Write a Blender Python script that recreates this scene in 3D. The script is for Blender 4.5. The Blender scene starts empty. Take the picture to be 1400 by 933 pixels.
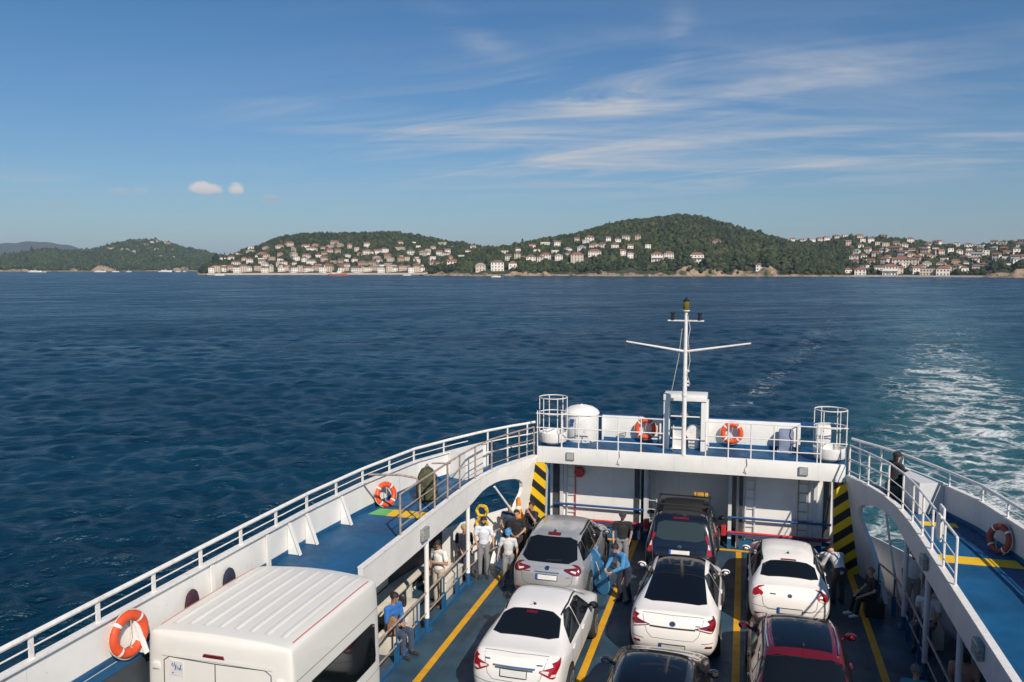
import bpy, bmesh, math, random
import numpy as np
from mathutils import Vector, Matrix
from mathutils.bvhtree import BVHTree
from mathutils.geometry import delaunay_2d_cdt

R = math.radians
PI = math.pi
rnd = random.Random(11)
scene = bpy.context.scene
COL = scene.collection

# ------------------------------------------------------------------ camera
CAM_H = 8.2                    # metres above the car deck
SEA = -1.9                     # sea level below the car deck
cam_d = bpy.data.cameras.new('camera')
cam = bpy.data.objects.new('camera', cam_d)
COL.objects.link(cam)
cam_d.sensor_width = 36.0
cam_d.lens = 36.0 * 1120.0 / 1400.0
cam_d.clip_start = 0.1
cam_d.clip_end = 40000.0
cam.location = (0, 0, CAM_H)
YAW, PITCH = R(15.884), R(5.178)
cam.rotation_euler = (PI / 2 - PITCH, 0, YAW)
scene.camera = cam
scene.render.resolution_x, scene.render.resolution_y = 1024, 682

# ------------------------------------------------------------------ sky, sun, exposure
SUN_D = Vector((-0.79, 1.0, -1.03)).normalized()        # the way the light travels
SUN_EL = math.asin(-SUN_D.z)
SUN_ROT = math.atan2(-SUN_D.x, -SUN_D.y)
world = bpy.data.worlds.new('World')
scene.world = world
world.use_nodes = True
scene.view_settings.view_transform = 'Standard'
scene.view_settings.look = 'None'
scene.view_settings.gamma = 1.0
scene.view_settings.exposure = 0.12
scene.view_settings.use_curve_mapping = False
scene.cycles.use_denoising = True
scene.cycles.max_bounces = 6
scene.cycles.volume_bounces = 0

class NT:
    """small helper for writing node trees"""
    def __init__(s, tree):
        s.t = tree; s.n = tree.nodes; s.l = tree.links
    def node(s, typ, **kw):
        n = s.n.new(typ)
        for k, v in kw.items():
            setattr(n, k, v)
        return n
    def put(s, sock, v):
        if isinstance(v, bpy.types.NodeSocket): s.l.new(v, sock)
        else: sock.default_value = v
    def math(s, op, a, b=None, c=None, clamp=False):
        n = s.node('ShaderNodeMath', operation=op, use_clamp=clamp)
        s.put(n.inputs[0], a)
        if b is not None: s.put(n.inputs[1], b)
        if c is not None: s.put(n.inputs[2], c)
        return n.outputs[0]
    def vmath(s, op, a, b=None):
        n = s.node('ShaderNodeVectorMath', operation=op)
        s.put(n.inputs[0], a)
        if b is not None: s.put(n.inputs[1], b)
        return n.outputs['Value'] if op in ('DOT_PRODUCT', 'LENGTH', 'DISTANCE') else n.outputs[0]
    def sep(s, v):
        n = s.node('ShaderNodeSeparateXYZ'); s.put(n.inputs[0], v); return n.outputs
    def comb(s, x, y, z):
        n = s.node('ShaderNodeCombineXYZ')
        for i, v in enumerate((x, y, z)): s.put(n.inputs[i], v)
        return n.outputs[0]
    def noise(s, vec, scale, detail=4.0, rough=0.5, dist=0.0):
        n = s.node('ShaderNodeTexNoise')
        s.put(n.inputs['Vector'], vec); s.put(n.inputs['Scale'], scale)
        n.inputs['Detail'].default_value = detail; n.inputs['Roughness'].default_value = rough
        n.inputs['Distortion'].default_value = dist
        return n.outputs['Fac']
    def ramp(s, v, a, b, lo=0.0, hi=1.0, smooth=True):
        n = s.node('ShaderNodeMapRange', interpolation_type='SMOOTHSTEP' if smooth else 'LINEAR')
        for i, q in enumerate((v, a, b, lo, hi)): s.put(n.inputs[i], q)
        return n.outputs[0]
    def mix(s, f, a, b):
        n = s.node('ShaderNodeMix', data_type='RGBA')
        s.put(n.inputs[0], f)
        for i, q in ((6, a), (7, b)):
            s.put(n.inputs[i], q if isinstance(q, bpy.types.NodeSocket) else (*q[:3], 1.0))
        return n.outputs[2]

def build_world():
    t = NT(world.node_tree)
    t.n.clear()
    out = t.node('ShaderNodeOutputWorld')
    bg = t.node('ShaderNodeBackground')
    bg.inputs['Strength'].default_value = 0.066
    sky = t.node('ShaderNodeTexSky', sky_type='NISHITA')
    sky.sun_disc = False
    sky.sun_elevation = SUN_EL
    sky.sun_rotation = SUN_ROT
    sky.altitude = 0.0
    sky.air_density = 1.15
    sky.dust_density = 0.55
    sky.ozone_density = 3.4
    d = t.node('ShaderNodeTexCoord').outputs['Generated']
    x, y, z = t.sep(d)
    zc = t.math('MAXIMUM', z, 0.02)
    # azimuth measured from the ferry's axis and elevation, both in degrees
    az = t.math('MULTIPLY', t.math('ARCTAN2', x, y), 57.2958)
    el = t.math('MULTIPLY', t.math('ARCSINE', z), 57.2958)
    # cirrus sheet on a plane high above
    px = t.math('DIVIDE', x, t.math('ADD', zc, 0.08)); py = t.math('DIVIDE', y, t.math('ADD', zc, 0.08))
    def rot(a, sx, sy, ox=0.0):
        c, s_ = math.cos(R(a)), math.sin(R(a))
        u = t.math('ADD', t.math('MULTIPLY', px, c), t.math('MULTIPLY', py, s_))
        v = t.math('SUBTRACT', t.math('MULTIPLY', py, c), t.math('MULTIPLY', px, s_))
        return t.comb(t.math('MULTIPLY', u, sx), t.math('MULTIPLY', v, sy), ox)
    n1 = t.noise(rot(14, 0.50, 1.7), 1.0, 9, 0.60, 1.1)
    n2 = t.noise(rot(-12, 0.62, 1.9, 4.0), 1.0, 9, 0.60, 1.3)
    n3 = t.noise(rot(30, 0.35, 0.6, 9.0), 1.0, 3, 0.5, 0.2)
    def blob(a0, e0, sa, se, tilt=0.0):
        da = t.math('SUBTRACT', az, a0); de = t.math('SUBTRACT', el, e0)
        de = t.math('SUBTRACT', de, t.math('MULTIPLY', da, tilt))
        q = t.math('ADD', t.math('POWER', t.math('ABSOLUTE', t.math('DIVIDE', da, sa)), 2.0), t.math('POWER', t.math('ABSOLUTE', t.math('DIVIDE', de, se)), 2.0))
        return t.math('EXPONENT', t.math('MULTIPLY', q, -1.0))
    wide = t.math('ADD', blob(-2, 10.8, 19, 4.2, -0.05), t.math('MULTIPLY', blob(-18, 8.4, 15, 1.7, -0.10), 1.25))
    wide = t.math('ADD', wide, t.math('MULTIPLY', blob(-10, 6.2, 20, 2.0), 0.62))
    wide = t.math('ADD', wide, t.math('MULTIPLY', blob(10, 7.0, 10, 2.0), 0.7))
    c1 = t.math('MULTIPLY', t.ramp(n1, 0.42, 0.72), wide)
    c2 = t.math('MULTIPLY', t.ramp(n2, 0.44, 0.72), wide)
    nf = t.noise(rot(-20, 1.6, 2.2, 2.0), 1.0, 9, 0.64, 1.6)
    hot = t.math('MULTIPLY', t.ramp(t.math('ADD', t.math('MULTIPLY', n1, 0.5), t.math('MULTIPLY', nf, 0.5)), 0.40, 0.60), blob(-10.0, 11.3, 4.6, 1.25, -0.05))
    hot2 = t.math('MULTIPLY', t.ramp(n2, 0.42, 0.62), blob(-18.5, 15.3, 2.6, 0.9, -0.4))
    hot3 = t.math('MULTIPLY', t.ramp(n2, 0.42, 0.62), blob(-4.6, 15.0, 0.9, 1.5, 0.0))
    hot4 = t.math('MULTIPLY', t.ramp(n1, 0.40, 0.66), blob(4.5, 12.2, 9.0, 1.0, 0.10))
    streak = t.math('MULTIPLY', t.ramp(n2, 0.38, 0.6), blob(-45, 5.2, 7, 0.35, 0.0))
    cir = t.math('ADD', t.math('MULTIPLY', t.math('ADD', c1, c2), 0.56), t.math('MULTIPLY', hot, 1.25))
    cir = t.math('ADD', cir, t.math('MULTIPLY', t.math('ADD', hot2, hot3), 0.45))
    cir = t.math('ADD', cir, t.math('MULTIPLY', hot4, 0.40))
    cir = t.math('ADD', cir, t.math('MULTIPLY', streak, 0.30))
    cir = t.math('MULTIPLY', cir, t.ramp(n3, 0.25, 0.6, 0.45, 1.0))
    cir = t.math('MULTIPLY', cir, 0.74, clamp=True)
    # a clear, deep blue autumn sky: the red end thinned out, most of all overhead
    tint = t.mix(t.ramp(el, 0.0, 24.0, smooth=False), (0.76, 0.95, 1.20), (0.33, 0.75, 1.05))
    base = t.node('ShaderNodeMix', data_type='RGBA', blend_type='MULTIPLY'); base.inputs[0].default_value = 1.0
    t.put(base.inputs[6], sky.outputs[0]); t.put(base.inputs[7], tint)
    col = t.mix(cir, base.outputs[2], (7.2, 7.6, 8.3))
    # small fair-weather cumulus low over the left island
    ndir = t.noise(d, 55.0, 6, 0.62)
    ndir2 = t.noise(d, 140.0, 4, 0.6)
    wob = t.math('ADD', t.math('MULTIPLY', t.math('SUBTRACT', ndir, 0.5), 1.7), t.math('MULTIPLY', t.math('SUBTRACT', ndir2, 0.5), 0.8))
    cum = None
    for a0, e0, sa, se, k in ((-36.2, 4.95, 1.30, .55, 1.0), (-34.25, 4.95, .62, .52, 1.0), (-32.1, 4.42, .78, .36, .55),
                              (-41.2, 4.6, .8, .35, .32), (-40.0, 4.65, .6, .35, .3), (-44.5, 3.6, .9, .3, .3), (-35.3, 4.35, .6, .25, .3),
                              (-27.0, 4.05, .8, .3, .3)):
        da = t.math('DIVIDE', t.math('SUBTRACT', az, a0), sa)
        de = t.math('SUBTRACT', el, e0)
        de = t.math('DIVIDE', de, t.math('ADD', se * 0.62, t.math('MULTIPLY', t.math('GREATER_THAN', de, 0.0), se * 0.5)))
        q = t.math('SUBTRACT', 1.0, t.math('ADD', t.math('MULTIPLY', da, da), t.math('MULTIPLY', de, de)))
        m = t.math('MULTIPLY', t.ramp(t.math('ADD', q, wob), 0.05, 0.75), k)
        cum = m if cum is None else t.math('MAXIMUM', cum, m)
    under = t.ramp(el, 4.4, 5.2)
    ccol = t.mix(under, (6.0, 6.2, 7.0), (10.0, 9.4, 9.1))
    col = t.mix(t.math('MULTIPLY', cum, 0.88), col, ccol)
    t.l.new(col, bg.inputs['Color'])
    t.l.new(bg.outputs[0], out.inputs['Surface'])
build_world()

sun_d = bpy.data.lights.new('sun', 'SUN')
sun_d.energy = 4.8
sun_d.angle = R(0.53)
sun_d.color = (1.0, 0.90, 0.775)
sun = bpy.data.objects.new('sun', sun_d)
COL.objects.link(sun)
sun.location = (30, -40, 60)
sun.rotation_euler = SUN_D.to_track_quat('-Z', 'Y').to_euler()

# ------------------------------------------------------------------ picture geometry used to place far things
_th, _yw = PITCH, YAW
FWD = np.array([-math.sin(_yw) * math.cos(_th), math.cos(_yw) * math.cos(_th), -math.sin(_th)])
RIGHT = np.array([math.cos(_yw), math.sin(_yw), 0.0])
UP = np.cross(RIGHT, FWD)
def ray(x, y): return FWD * 1120.0 + RIGHT * (x - 700.0) - UP * (y - 466.5)
def on_z(x, y, z):
    d = ray(x, y); k = (z - CAM_H) / d[2]
    return Vector((d[0] * k, d[1] * k, z))
def az_of(x):            # heading of a photo column at the horizon
    d = ray(x, 365.0); return math.atan2(d[0], d[1])

# ------------------------------------------------------------------ names, labels, groups
def tag(o, label=None, cat=None, group=None, kind=None):
    if label: o['label'] = label
    if cat: o['category'] = cat
    if group: o['group'] = group
    if kind: o['kind'] = kind
    return o
def empty(name, loc=(0, 0, 0), rz=0.0, parent=None):
    o = bpy.data.objects.new(name, None)
    COL.objects.link(o)
    o.empty_display_size = 0.2
    o.location = loc; o.rotation_euler = (0, 0, rz)
    if parent: o.parent = parent
    return o
def copy_tree(o, parent=None):
    c = o.copy(); COL.objects.link(c)
    if parent: c.parent = parent
    for ch in list(o.children): copy_tree(ch, c)
    return c

# ------------------------------------------------------------------ mesh builder
class MB:
    def __init__(s): s.v = []; s.f = []; s.m = []; s.sm = []
    def add(s, vs, fs, mi=0, smooth=False):
        b = len(s.v)
        s.v += [tuple(p) for p in vs]
        for f in fs:
            s.f.append(tuple(b + i for i in f)); s.m.append(mi); s.sm.append(smooth)
        return s
    def box(s, x0, x1, y0, y1, z0, z1, mi=0, M=None):
        vs = [Vector(p) for p in ((x0,y0,z0),(x1,y0,z0),(x1,y1,z0),(x0,y1,z0),(x0,y0,z1),(x1,y0,z1),(x1,y1,z1),(x0,y1,z1))]
        if M is not None: vs = [M @ p for p in vs]
        return s.add(vs, ((0,3,2,1),(4,5,6,7),(0,1,5,4),(1,2,6,5),(2,3,7,6),(3,0,4,7)), mi)
    def bbox(s, x0, x1, y0, y1, z0, z1, b=0.02, mi=0, M=None, seg=2, smooth=True):
        bm = bmesh.new()
        bmesh.ops.create_cube(bm, size=1.0)
        for v in bm.verts:
            v.co = Vector(((x0+x1)/2 + v.co.x*(x1-x0), (y0+y1)/2 + v.co.y*(y1-y0), (z0+z1)/2 + v.co.z*(z1-z0)))
        bmesh.ops.bevel(bm, geom=bm.edges[:], offset=b, segments=seg, profile=0.6, affect='EDGES')
        return s.bm(bm, mi, M, smooth)
    def bm(s, bm, mi=0, M=None, smooth=False):
        bm.verts.index_update()
        vs = [(M @ v.co) if M is not None else v.co.copy() for v in bm.verts]
        fs = [[v.index for v in f.verts] for f in bm.faces]
        bm.free()
        return s.add(vs, fs, mi, smooth)
    def tube(s, pts, r, seg=8, mi=0, caps=True, closed=False, smooth=True):
        pts = [Vector(p) for p in pts]
        n = len(pts)
        rr = r if isinstance(r, (list, tuple)) else [r] * n
        rings = []
        ref = None
        for i, p in enumerate(pts):
            if closed: t = (pts[(i+1) % n] - pts[i-1])
            else: t = pts[min(i+1, n-1)] - pts[max(i-1, 0)]
            t = t.normalized() if t.length > 1e-9 else Vector((0, 0, 1))
            if ref is None:
                ref = Vector((0, 0, 1)) if abs(t.z) < 0.9 else Vector((1, 0, 0))
            a = (ref - t * ref.dot(t))
            if a.length < 1e-5: a = t.orthogonal()
            a.normalize(); b = t.cross(a); ref = a
            rings.append([p + (a * math.cos(2*PI*k/seg) + b * math.sin(2*PI*k/seg)) * rr[i] for k in range(seg)])
        vs = [q for rg in rings for q in rg]
        fs = []
        m = n if closed else n - 1
        for i in range(m):
            j = (i + 1) % n
            for k in range(seg):
                k2 = (k + 1) % seg
                fs.append((i*seg+k, i*seg+k2, j*seg+k2, j*seg+k))
        s.add(vs, fs, mi, smooth)
        if caps and not closed:
            s.add(rings[0], [tuple(reversed(range(seg)))], mi)
            s.add(rings[-1], [tuple(range(seg))], mi)
        return s
    def lathe(s, prof, c=(0,0,0), seg=20, mi=0, axis='z', smooth=True, M=None):
        vs = []
        for (r, h) in prof:
            for k in range(seg):
                a = 2*PI*k/seg
                if axis == 'z': p = Vector((r*math.cos(a), r*math.sin(a), h))
                elif axis == 'x': p = Vector((h, r*math.cos(a), r*math.sin(a)))
                else: p = Vector((r*math.cos(a), h, -r*math.sin(a)))
                p = p + Vector(c)
                vs.append(M @ p if M is not None else p)
        fs = []
        for i in range(len(prof)-1):
            for k in range(seg):
                k2 = (k+1) % seg
                fs.append((i*seg+k, i*seg+k2, (i+1)*seg+k2, (i+1)*seg+k))
        fs.append(tuple(reversed(range(seg))))
        fs.append(tuple((len(prof)-1)*seg + k for k in range(seg)))
        return s.add(vs, fs, mi, smooth)
    def prism(s, poly, axis, a, b, mi=0):
        """closed outline (list of 2d points) pushed from a to b along an axis"""
        n = len(poly)
        def P(q, w):
            if axis == 'x': return (w, q[0], q[1])
            if axis == 'y': return (q[0], w, q[1])
            return (q[0], q[1], w)
        vs = [P(q, a) for q in poly] + [P(q, b) for q in poly]
        fs = [tuple(reversed(range(n))), tuple(range(n, 2*n))]
        for i in range(n):
            j = (i+1) % n
            fs.append((i, j, n+j, n+i))
        return s.add(vs, fs, mi)
    def blob(s, c, rx, ry, rz, seg=12, rings=8, mi=0, M=None, jitter=0.0):
        vs = []; fs = []
        for i in range(rings+1):
            th = PI*i/rings
            for k in range(seg):
                ph = 2*PI*k/seg
                j = 1.0 + (rnd.uniform(-jitter, jitter) if jitter else 0)
                p = Vector((c[0]+rx*j*math.sin(th)*math.cos(ph), c[1]+ry*j*math.sin(th)*math.sin(ph), c[2]+rz*j*math.cos(th)))
                vs.append(M @ p if M is not None else p)
        for i in range(rings):
            for k in range(seg):
                k2 = (k+1) % seg
                fs.append((i*seg+k, (i+1)*seg+k, (i+1)*seg+k2, i*seg+k2))
        return s.add(vs, fs, mi, True)
    def build(s, name, mats, parent=None, origin=None, fix=True):
        me = bpy.data.meshes.new(name)
        vs = s.v
        if origin is not None: vs = [(p[0]-origin[0], p[1]-origin[1], p[2]-origin[2]) for p in vs]
        me.from_pydata(vs, [], s.f)
        if not isinstance(mats, (list, tuple)): mats = [mats]
        for m in mats: me.materials.append(m)
        me.polygons.foreach_set('material_index', s.m)
        me.polygons.foreach_set('use_smooth', s.sm)
        if fix:
            bm = bmesh.new(); bm.from_mesh(me)
            bmesh.ops.remove_doubles(bm, verts=bm.verts[:], dist=1e-5)
            bmesh.ops.recalc_face_normals(bm, faces=bm.faces[:])
            bm.to_mesh(me); bm.free()
        me.update()
        if any(s.sm) and not all(s.sm):
            me.set_sharp_from_angle(angle=R(40))
        elif any(s.sm):
            me.set_sharp_from_angle(angle=R(50))
        o = bpy.data.objects.new(name, me)
        COL.objects.link(o)
        if parent: o.parent = parent
        elif origin is not None: o.location = origin
        return o

# ------------------------------------------------------------------ materials
def mat(name, col, rough=0.5, metal=0.0, var=0.0, vscale=3.0, bump=0.0, bscale=40.0, coat=0.0, spec=0.5, streak=None, dirt=None, sheen=0.0):
    m = bpy.data.materials.new(name); m.use_nodes = True
    t = NT(m.node_tree)
    b = m.node_tree.nodes['Principled BSDF']
    b.inputs['Roughness'].default_value = rough
    b.inputs['Metallic'].default_value = metal
    b.inputs['Coat Weight'].default_value = coat
    b.inputs['Coat Roughness'].default_value = 0.04
    b.inputs['Specular IOR Level'].default_value = spec
    if sheen: b.inputs['Sheen Weight'].default_value = sheen
    co = t.node('ShaderNodeTexCoord').outputs['Object']
    c = None
    if var:
        n = t.noise(co, vscale, 6, 0.6)
        f = t.ramp(n, 0.3, 0.7, 0.0, 1.0)
        c = t.mix(f, tuple(k * (1 - var) for k in col), tuple(min(1, k * (1 + var)) for k in col))
    if streak:                       # rust and dirt runs that hang from edges and welds
        sc, amt = streak
        x, y, z = t.sep(co)
        n = t.noise(t.comb(t.math('MULTIPLY', x, 9.0), t.math('MULTIPLY', y, 9.0), t.math('MULTIPLY', z, 0.8)), 1.0, 5, 0.65)
        n2 = t.noise(co, 0.9, 3, 0.6)
        f = t.math('MULTIPLY', t.ramp(n, 0.56, 0.78), t.ramp(n2, 0.45, 0.7, 0.15, 1.0))
        c = t.mix(t.math('MULTIPLY', f, amt), c if c is not None else col, sc)
        n3 = t.noise(co, 7.0, 8, 0.7)
        c = t.mix(t.ramp(n3, 0.66, 0.73, 0, 0.8), c, (0.30, 0.14, 0.06))
        wob = t.math('MULTIPLY', t.noise(co, 3.0, 2), 0.02)
        ln = t.math('LESS_THAN', t.math('FRACT', t.math('ADD', t.math('DIVIDE', t.math('ADD', y, wob), 1.62), 0.31)), 0.007)
        lx = t.math('LESS_THAN', t.math('FRACT', t.math('ADD', t.math('DIVIDE', t.math('ADD', x, wob), 1.9), 0.13)), 0.006)
        c = t.mix(t.math('MULTIPLY', t.math('MAXIMUM', ln, lx), 0.30), c, (0.36, 0.30, 0.25))
    if dirt:
        sc, amt, s1 = dirt
        n = t.noise(co, s1, 8, 0.68, 0.4)
        n2 = t.noise(co, s1 * 0.22, 4, 0.6)
        f = t.math('MULTIPLY', t.ramp(n, 0.48, 0.74), t.ramp(n2, 0.38, 0.66, 0.2, 1.0))
        c = t.mix(t.math('MULTIPLY', f, amt), c if c is not None else col, sc)
        t.put(b.inputs['Roughness'], t.ramp(n, 0.3, 0.7, max(0.05, rough - 0.12), min(1, rough + 0.2)))
    if c is None: b.inputs['Base Color'].default_value = (*col, 1)
    else: t.put(b.inputs['Base Color'], c)
    if bump:
        n = t.noise(co, bscale, 5, 0.6)
        bn = t.node('ShaderNodeBump'); bn.inputs['Strength'].default_value = bump; bn.inputs['Distance'].default_value = 0.02
        t.put(bn.inputs['Height'], n)
        t.put(b.inputs['Normal'], bn.outputs[0])
    return m

M = {}
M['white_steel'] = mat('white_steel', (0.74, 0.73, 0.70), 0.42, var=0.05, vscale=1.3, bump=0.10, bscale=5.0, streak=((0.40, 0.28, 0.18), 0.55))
M['white_rail'] = mat('white_rail', (0.74, 0.72, 0.69), 0.4, var=0.07, vscale=9, dirt=((0.35, 0.19, 0.10), 0.6, 7.0))
M['worn_rail'] = mat('worn_rail', (0.33, 0.25, 0.20), 0.45, var=0.3, vscale=8, dirt=((0.60, 0.56, 0.52), 0.6, 5.0))
M['grey_shaded_white'] = mat('grey_shaded_white', (0.55, 0.56, 0.57), 0.5, var=0.06, vscale=2, streak=((0.30, 0.22, 0.16), 0.5))  # darker copy of white_steel, shade of the right side put into its colour
M['deck_blue'] = mat('deck_blue', (0.007, 0.078, 0.185), 0.5, var=0.22, vscale=1.1, bump=0.12, bscale=7, spec=0.3, dirt=((0.045, 0.075, 0.11), 0.55, 2.2))
def car_deck_mat():
    m = mat('car_deck', (0.026, 0.066, 0.104), 0.42, var=0.28, vscale=0.9, bump=0.15, bscale=9, dirt=((0.085, 0.085, 0.085), 0.75, 1.6))
    t = NT(m.node_tree); b = m.node_tree.nodes['Principled BSDF']
    co = t.node('ShaderNodeTexCoord').outputs['Object']; x, y, z = t.sep(co)
    src = b.inputs['Base Color'].links[0].from_socket
    # tyre tracks along the lanes, oil spots, scuffed paint
    n = t.noise(t.comb(t.math('MULTIPLY', x, 5.0), t.math('MULTIPLY', y, 0.22), 0.0), 1.0, 6, 0.65)
    ph = t.math('ABSOLUTE', t.math('SUBTRACT', t.math('FRACT', t.math('DIVIDE', t.math('ADD', x, 0.72), 1.46)), 0.5))
    trk = t.math('MULTIPLY', t.ramp(ph, 0.30, 0.08), t.ramp(n, 0.42, 0.68))
    c = t.mix(t.math('MULTIPLY', trk, 0.62), src, (0.020, 0.023, 0.027))
    o = t.noise(co, 1.3, 3, 0.5)
    c = t.mix(t.ramp(o, 0.66, 0.72, 0, 0.75), c, (0.012, 0.013, 0.015))
    p = t.noise(co, 5.5, 8, 0.75)
    c = t.mix(t.ramp(p, 0.62, 0.70, 0, 0.6), c, (0.16, 0.15, 0.14))
    t.put(b.inputs['Base Color'], c)
    return m
M['car_deck'] = car_deck_mat()
M['blue_paint'] = mat('blue_paint', (0.012, 0.085, 0.20), 0.4, var=0.15, vscale=5, dirt=((0.05, 0.06, 0.08), 0.5, 6))
M['pipe_blue'] = mat('pipe_blue', (0.015, 0.07, 0.22), 0.4, var=0.2, vscale=6)
M['pipe_red'] = mat('pipe_red', (0.48, 0.03, 0.035), 0.4, var=0.2, vscale=6)
M['yellow_paint'] = mat('yellow_paint', (0.64, 0.33, 0.012), 0.55, var=0.12, vscale=4, dirt=((0.14, 0.10, 0.05), 0.55, 2.6))
M['bright_yellow'] = mat('bright_yellow', (0.74, 0.46, 0.01), 0.5, var=0.08, vscale=4, dirt=((0.30, 0.24, 0.10), 0.35, 4))
M['green_paint'] = mat('green_paint', (0.10, 0.42, 0.12), 0.5, var=0.1, vscale=4)
M['black'] = mat('black', (0.012, 0.012, 0.013), 0.5, var=0.2, vscale=8)
M['dark_steel'] = mat('dark_steel', (0.05, 0.055, 0.06), 0.5, var=0.3, vscale=6)
M['passage_shade'] = mat('passage_shade', (0.035, 0.045, 0.055), 0.6, var=0.3, vscale=2)  # shade of the covered left passage, put into a dark colour
M['rubber'] = mat('rubber', (0.015, 0.015, 0.016), 0.8, var=0.2, vscale=10)
M['grey_metal'] = mat('grey_metal', (0.36, 0.36, 0.35), 0.4, 0.6, var=0.2, vscale=10)
M['lamp_glass'] = mat('lamp_glass', (0.34, 0.37, 0.36), 0.15, var=0.2, vscale=40)
M['amber'] = mat('amber', (0.20, 0.15, 0.02), 0.15, 0.3, var=0.2, vscale=20)
M['orange'] = mat('orange', (0.66, 0.075, 0.018), 0.5, var=0.10, vscale=9, bump=0.1, bscale=30, dirt=((0.35, 0.10, 0.05), 0.4, 7))
M['reflect'] = mat('reflect', (0.76, 0.74, 0.71), 0.35, var=0.08, vscale=14)
M['rope'] = mat('rope', (0.55, 0.50, 0.42), 0.9, var=0.2, vscale=40)
M['cream'] = mat('cream', (0.62, 0.58, 0.50), 0.55, var=0.08, vscale=4, dirt=((0.34, 0.29, 0.22), 0.5, 4))
M['orange_cone'] = mat('orange_cone', (0.70, 0.22, 0.02), 0.5, var=0.1, vscale=12)

def stripe_mat(name, sgn, oz):
    m = bpy.data.materials.new(name); m.use_nodes = True
    t = NT(m.node_tree); b = m.node_tree.nodes['Principled BSDF']
    co = t.node('ShaderNodeTexCoord').outputs['Object']
    x, y, z = t.sep(co)
    s = t.math('ADD', t.math('MULTIPLY', x, sgn * 0.78), t.math('ADD', z, 20.0 + oz))
    w = t.noise(co, 5.0, 4, 0.6)
    s = t.math('ADD', s, t.math('MULTIPLY', w, 0.012))
    f = t.math('FRACT', t.math('DIVIDE', s, 0.50))
    k = t.math('GREATER_THAN', f, 0.5)
    n = t.noise(co, 6, 6, 0.7)
    yel = t.mix(t.ramp(n, 0.55, 0.8), (0.72, 0.46, 0.008), (0.34, 0.22, 0.03))
    c = t.mix(k, yel, (0.014, 0.013, 0.012))
    t.put(b.inputs['Base Color'], c)
    b.inputs['Roughness'].default_value = 0.5
    return m
M['stripes_down'] = stripe_mat('stripes_down', 1.0, 0.0)
M['stripes_up'] = stripe_mat('stripes_up', -1.0, 0.17)
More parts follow.
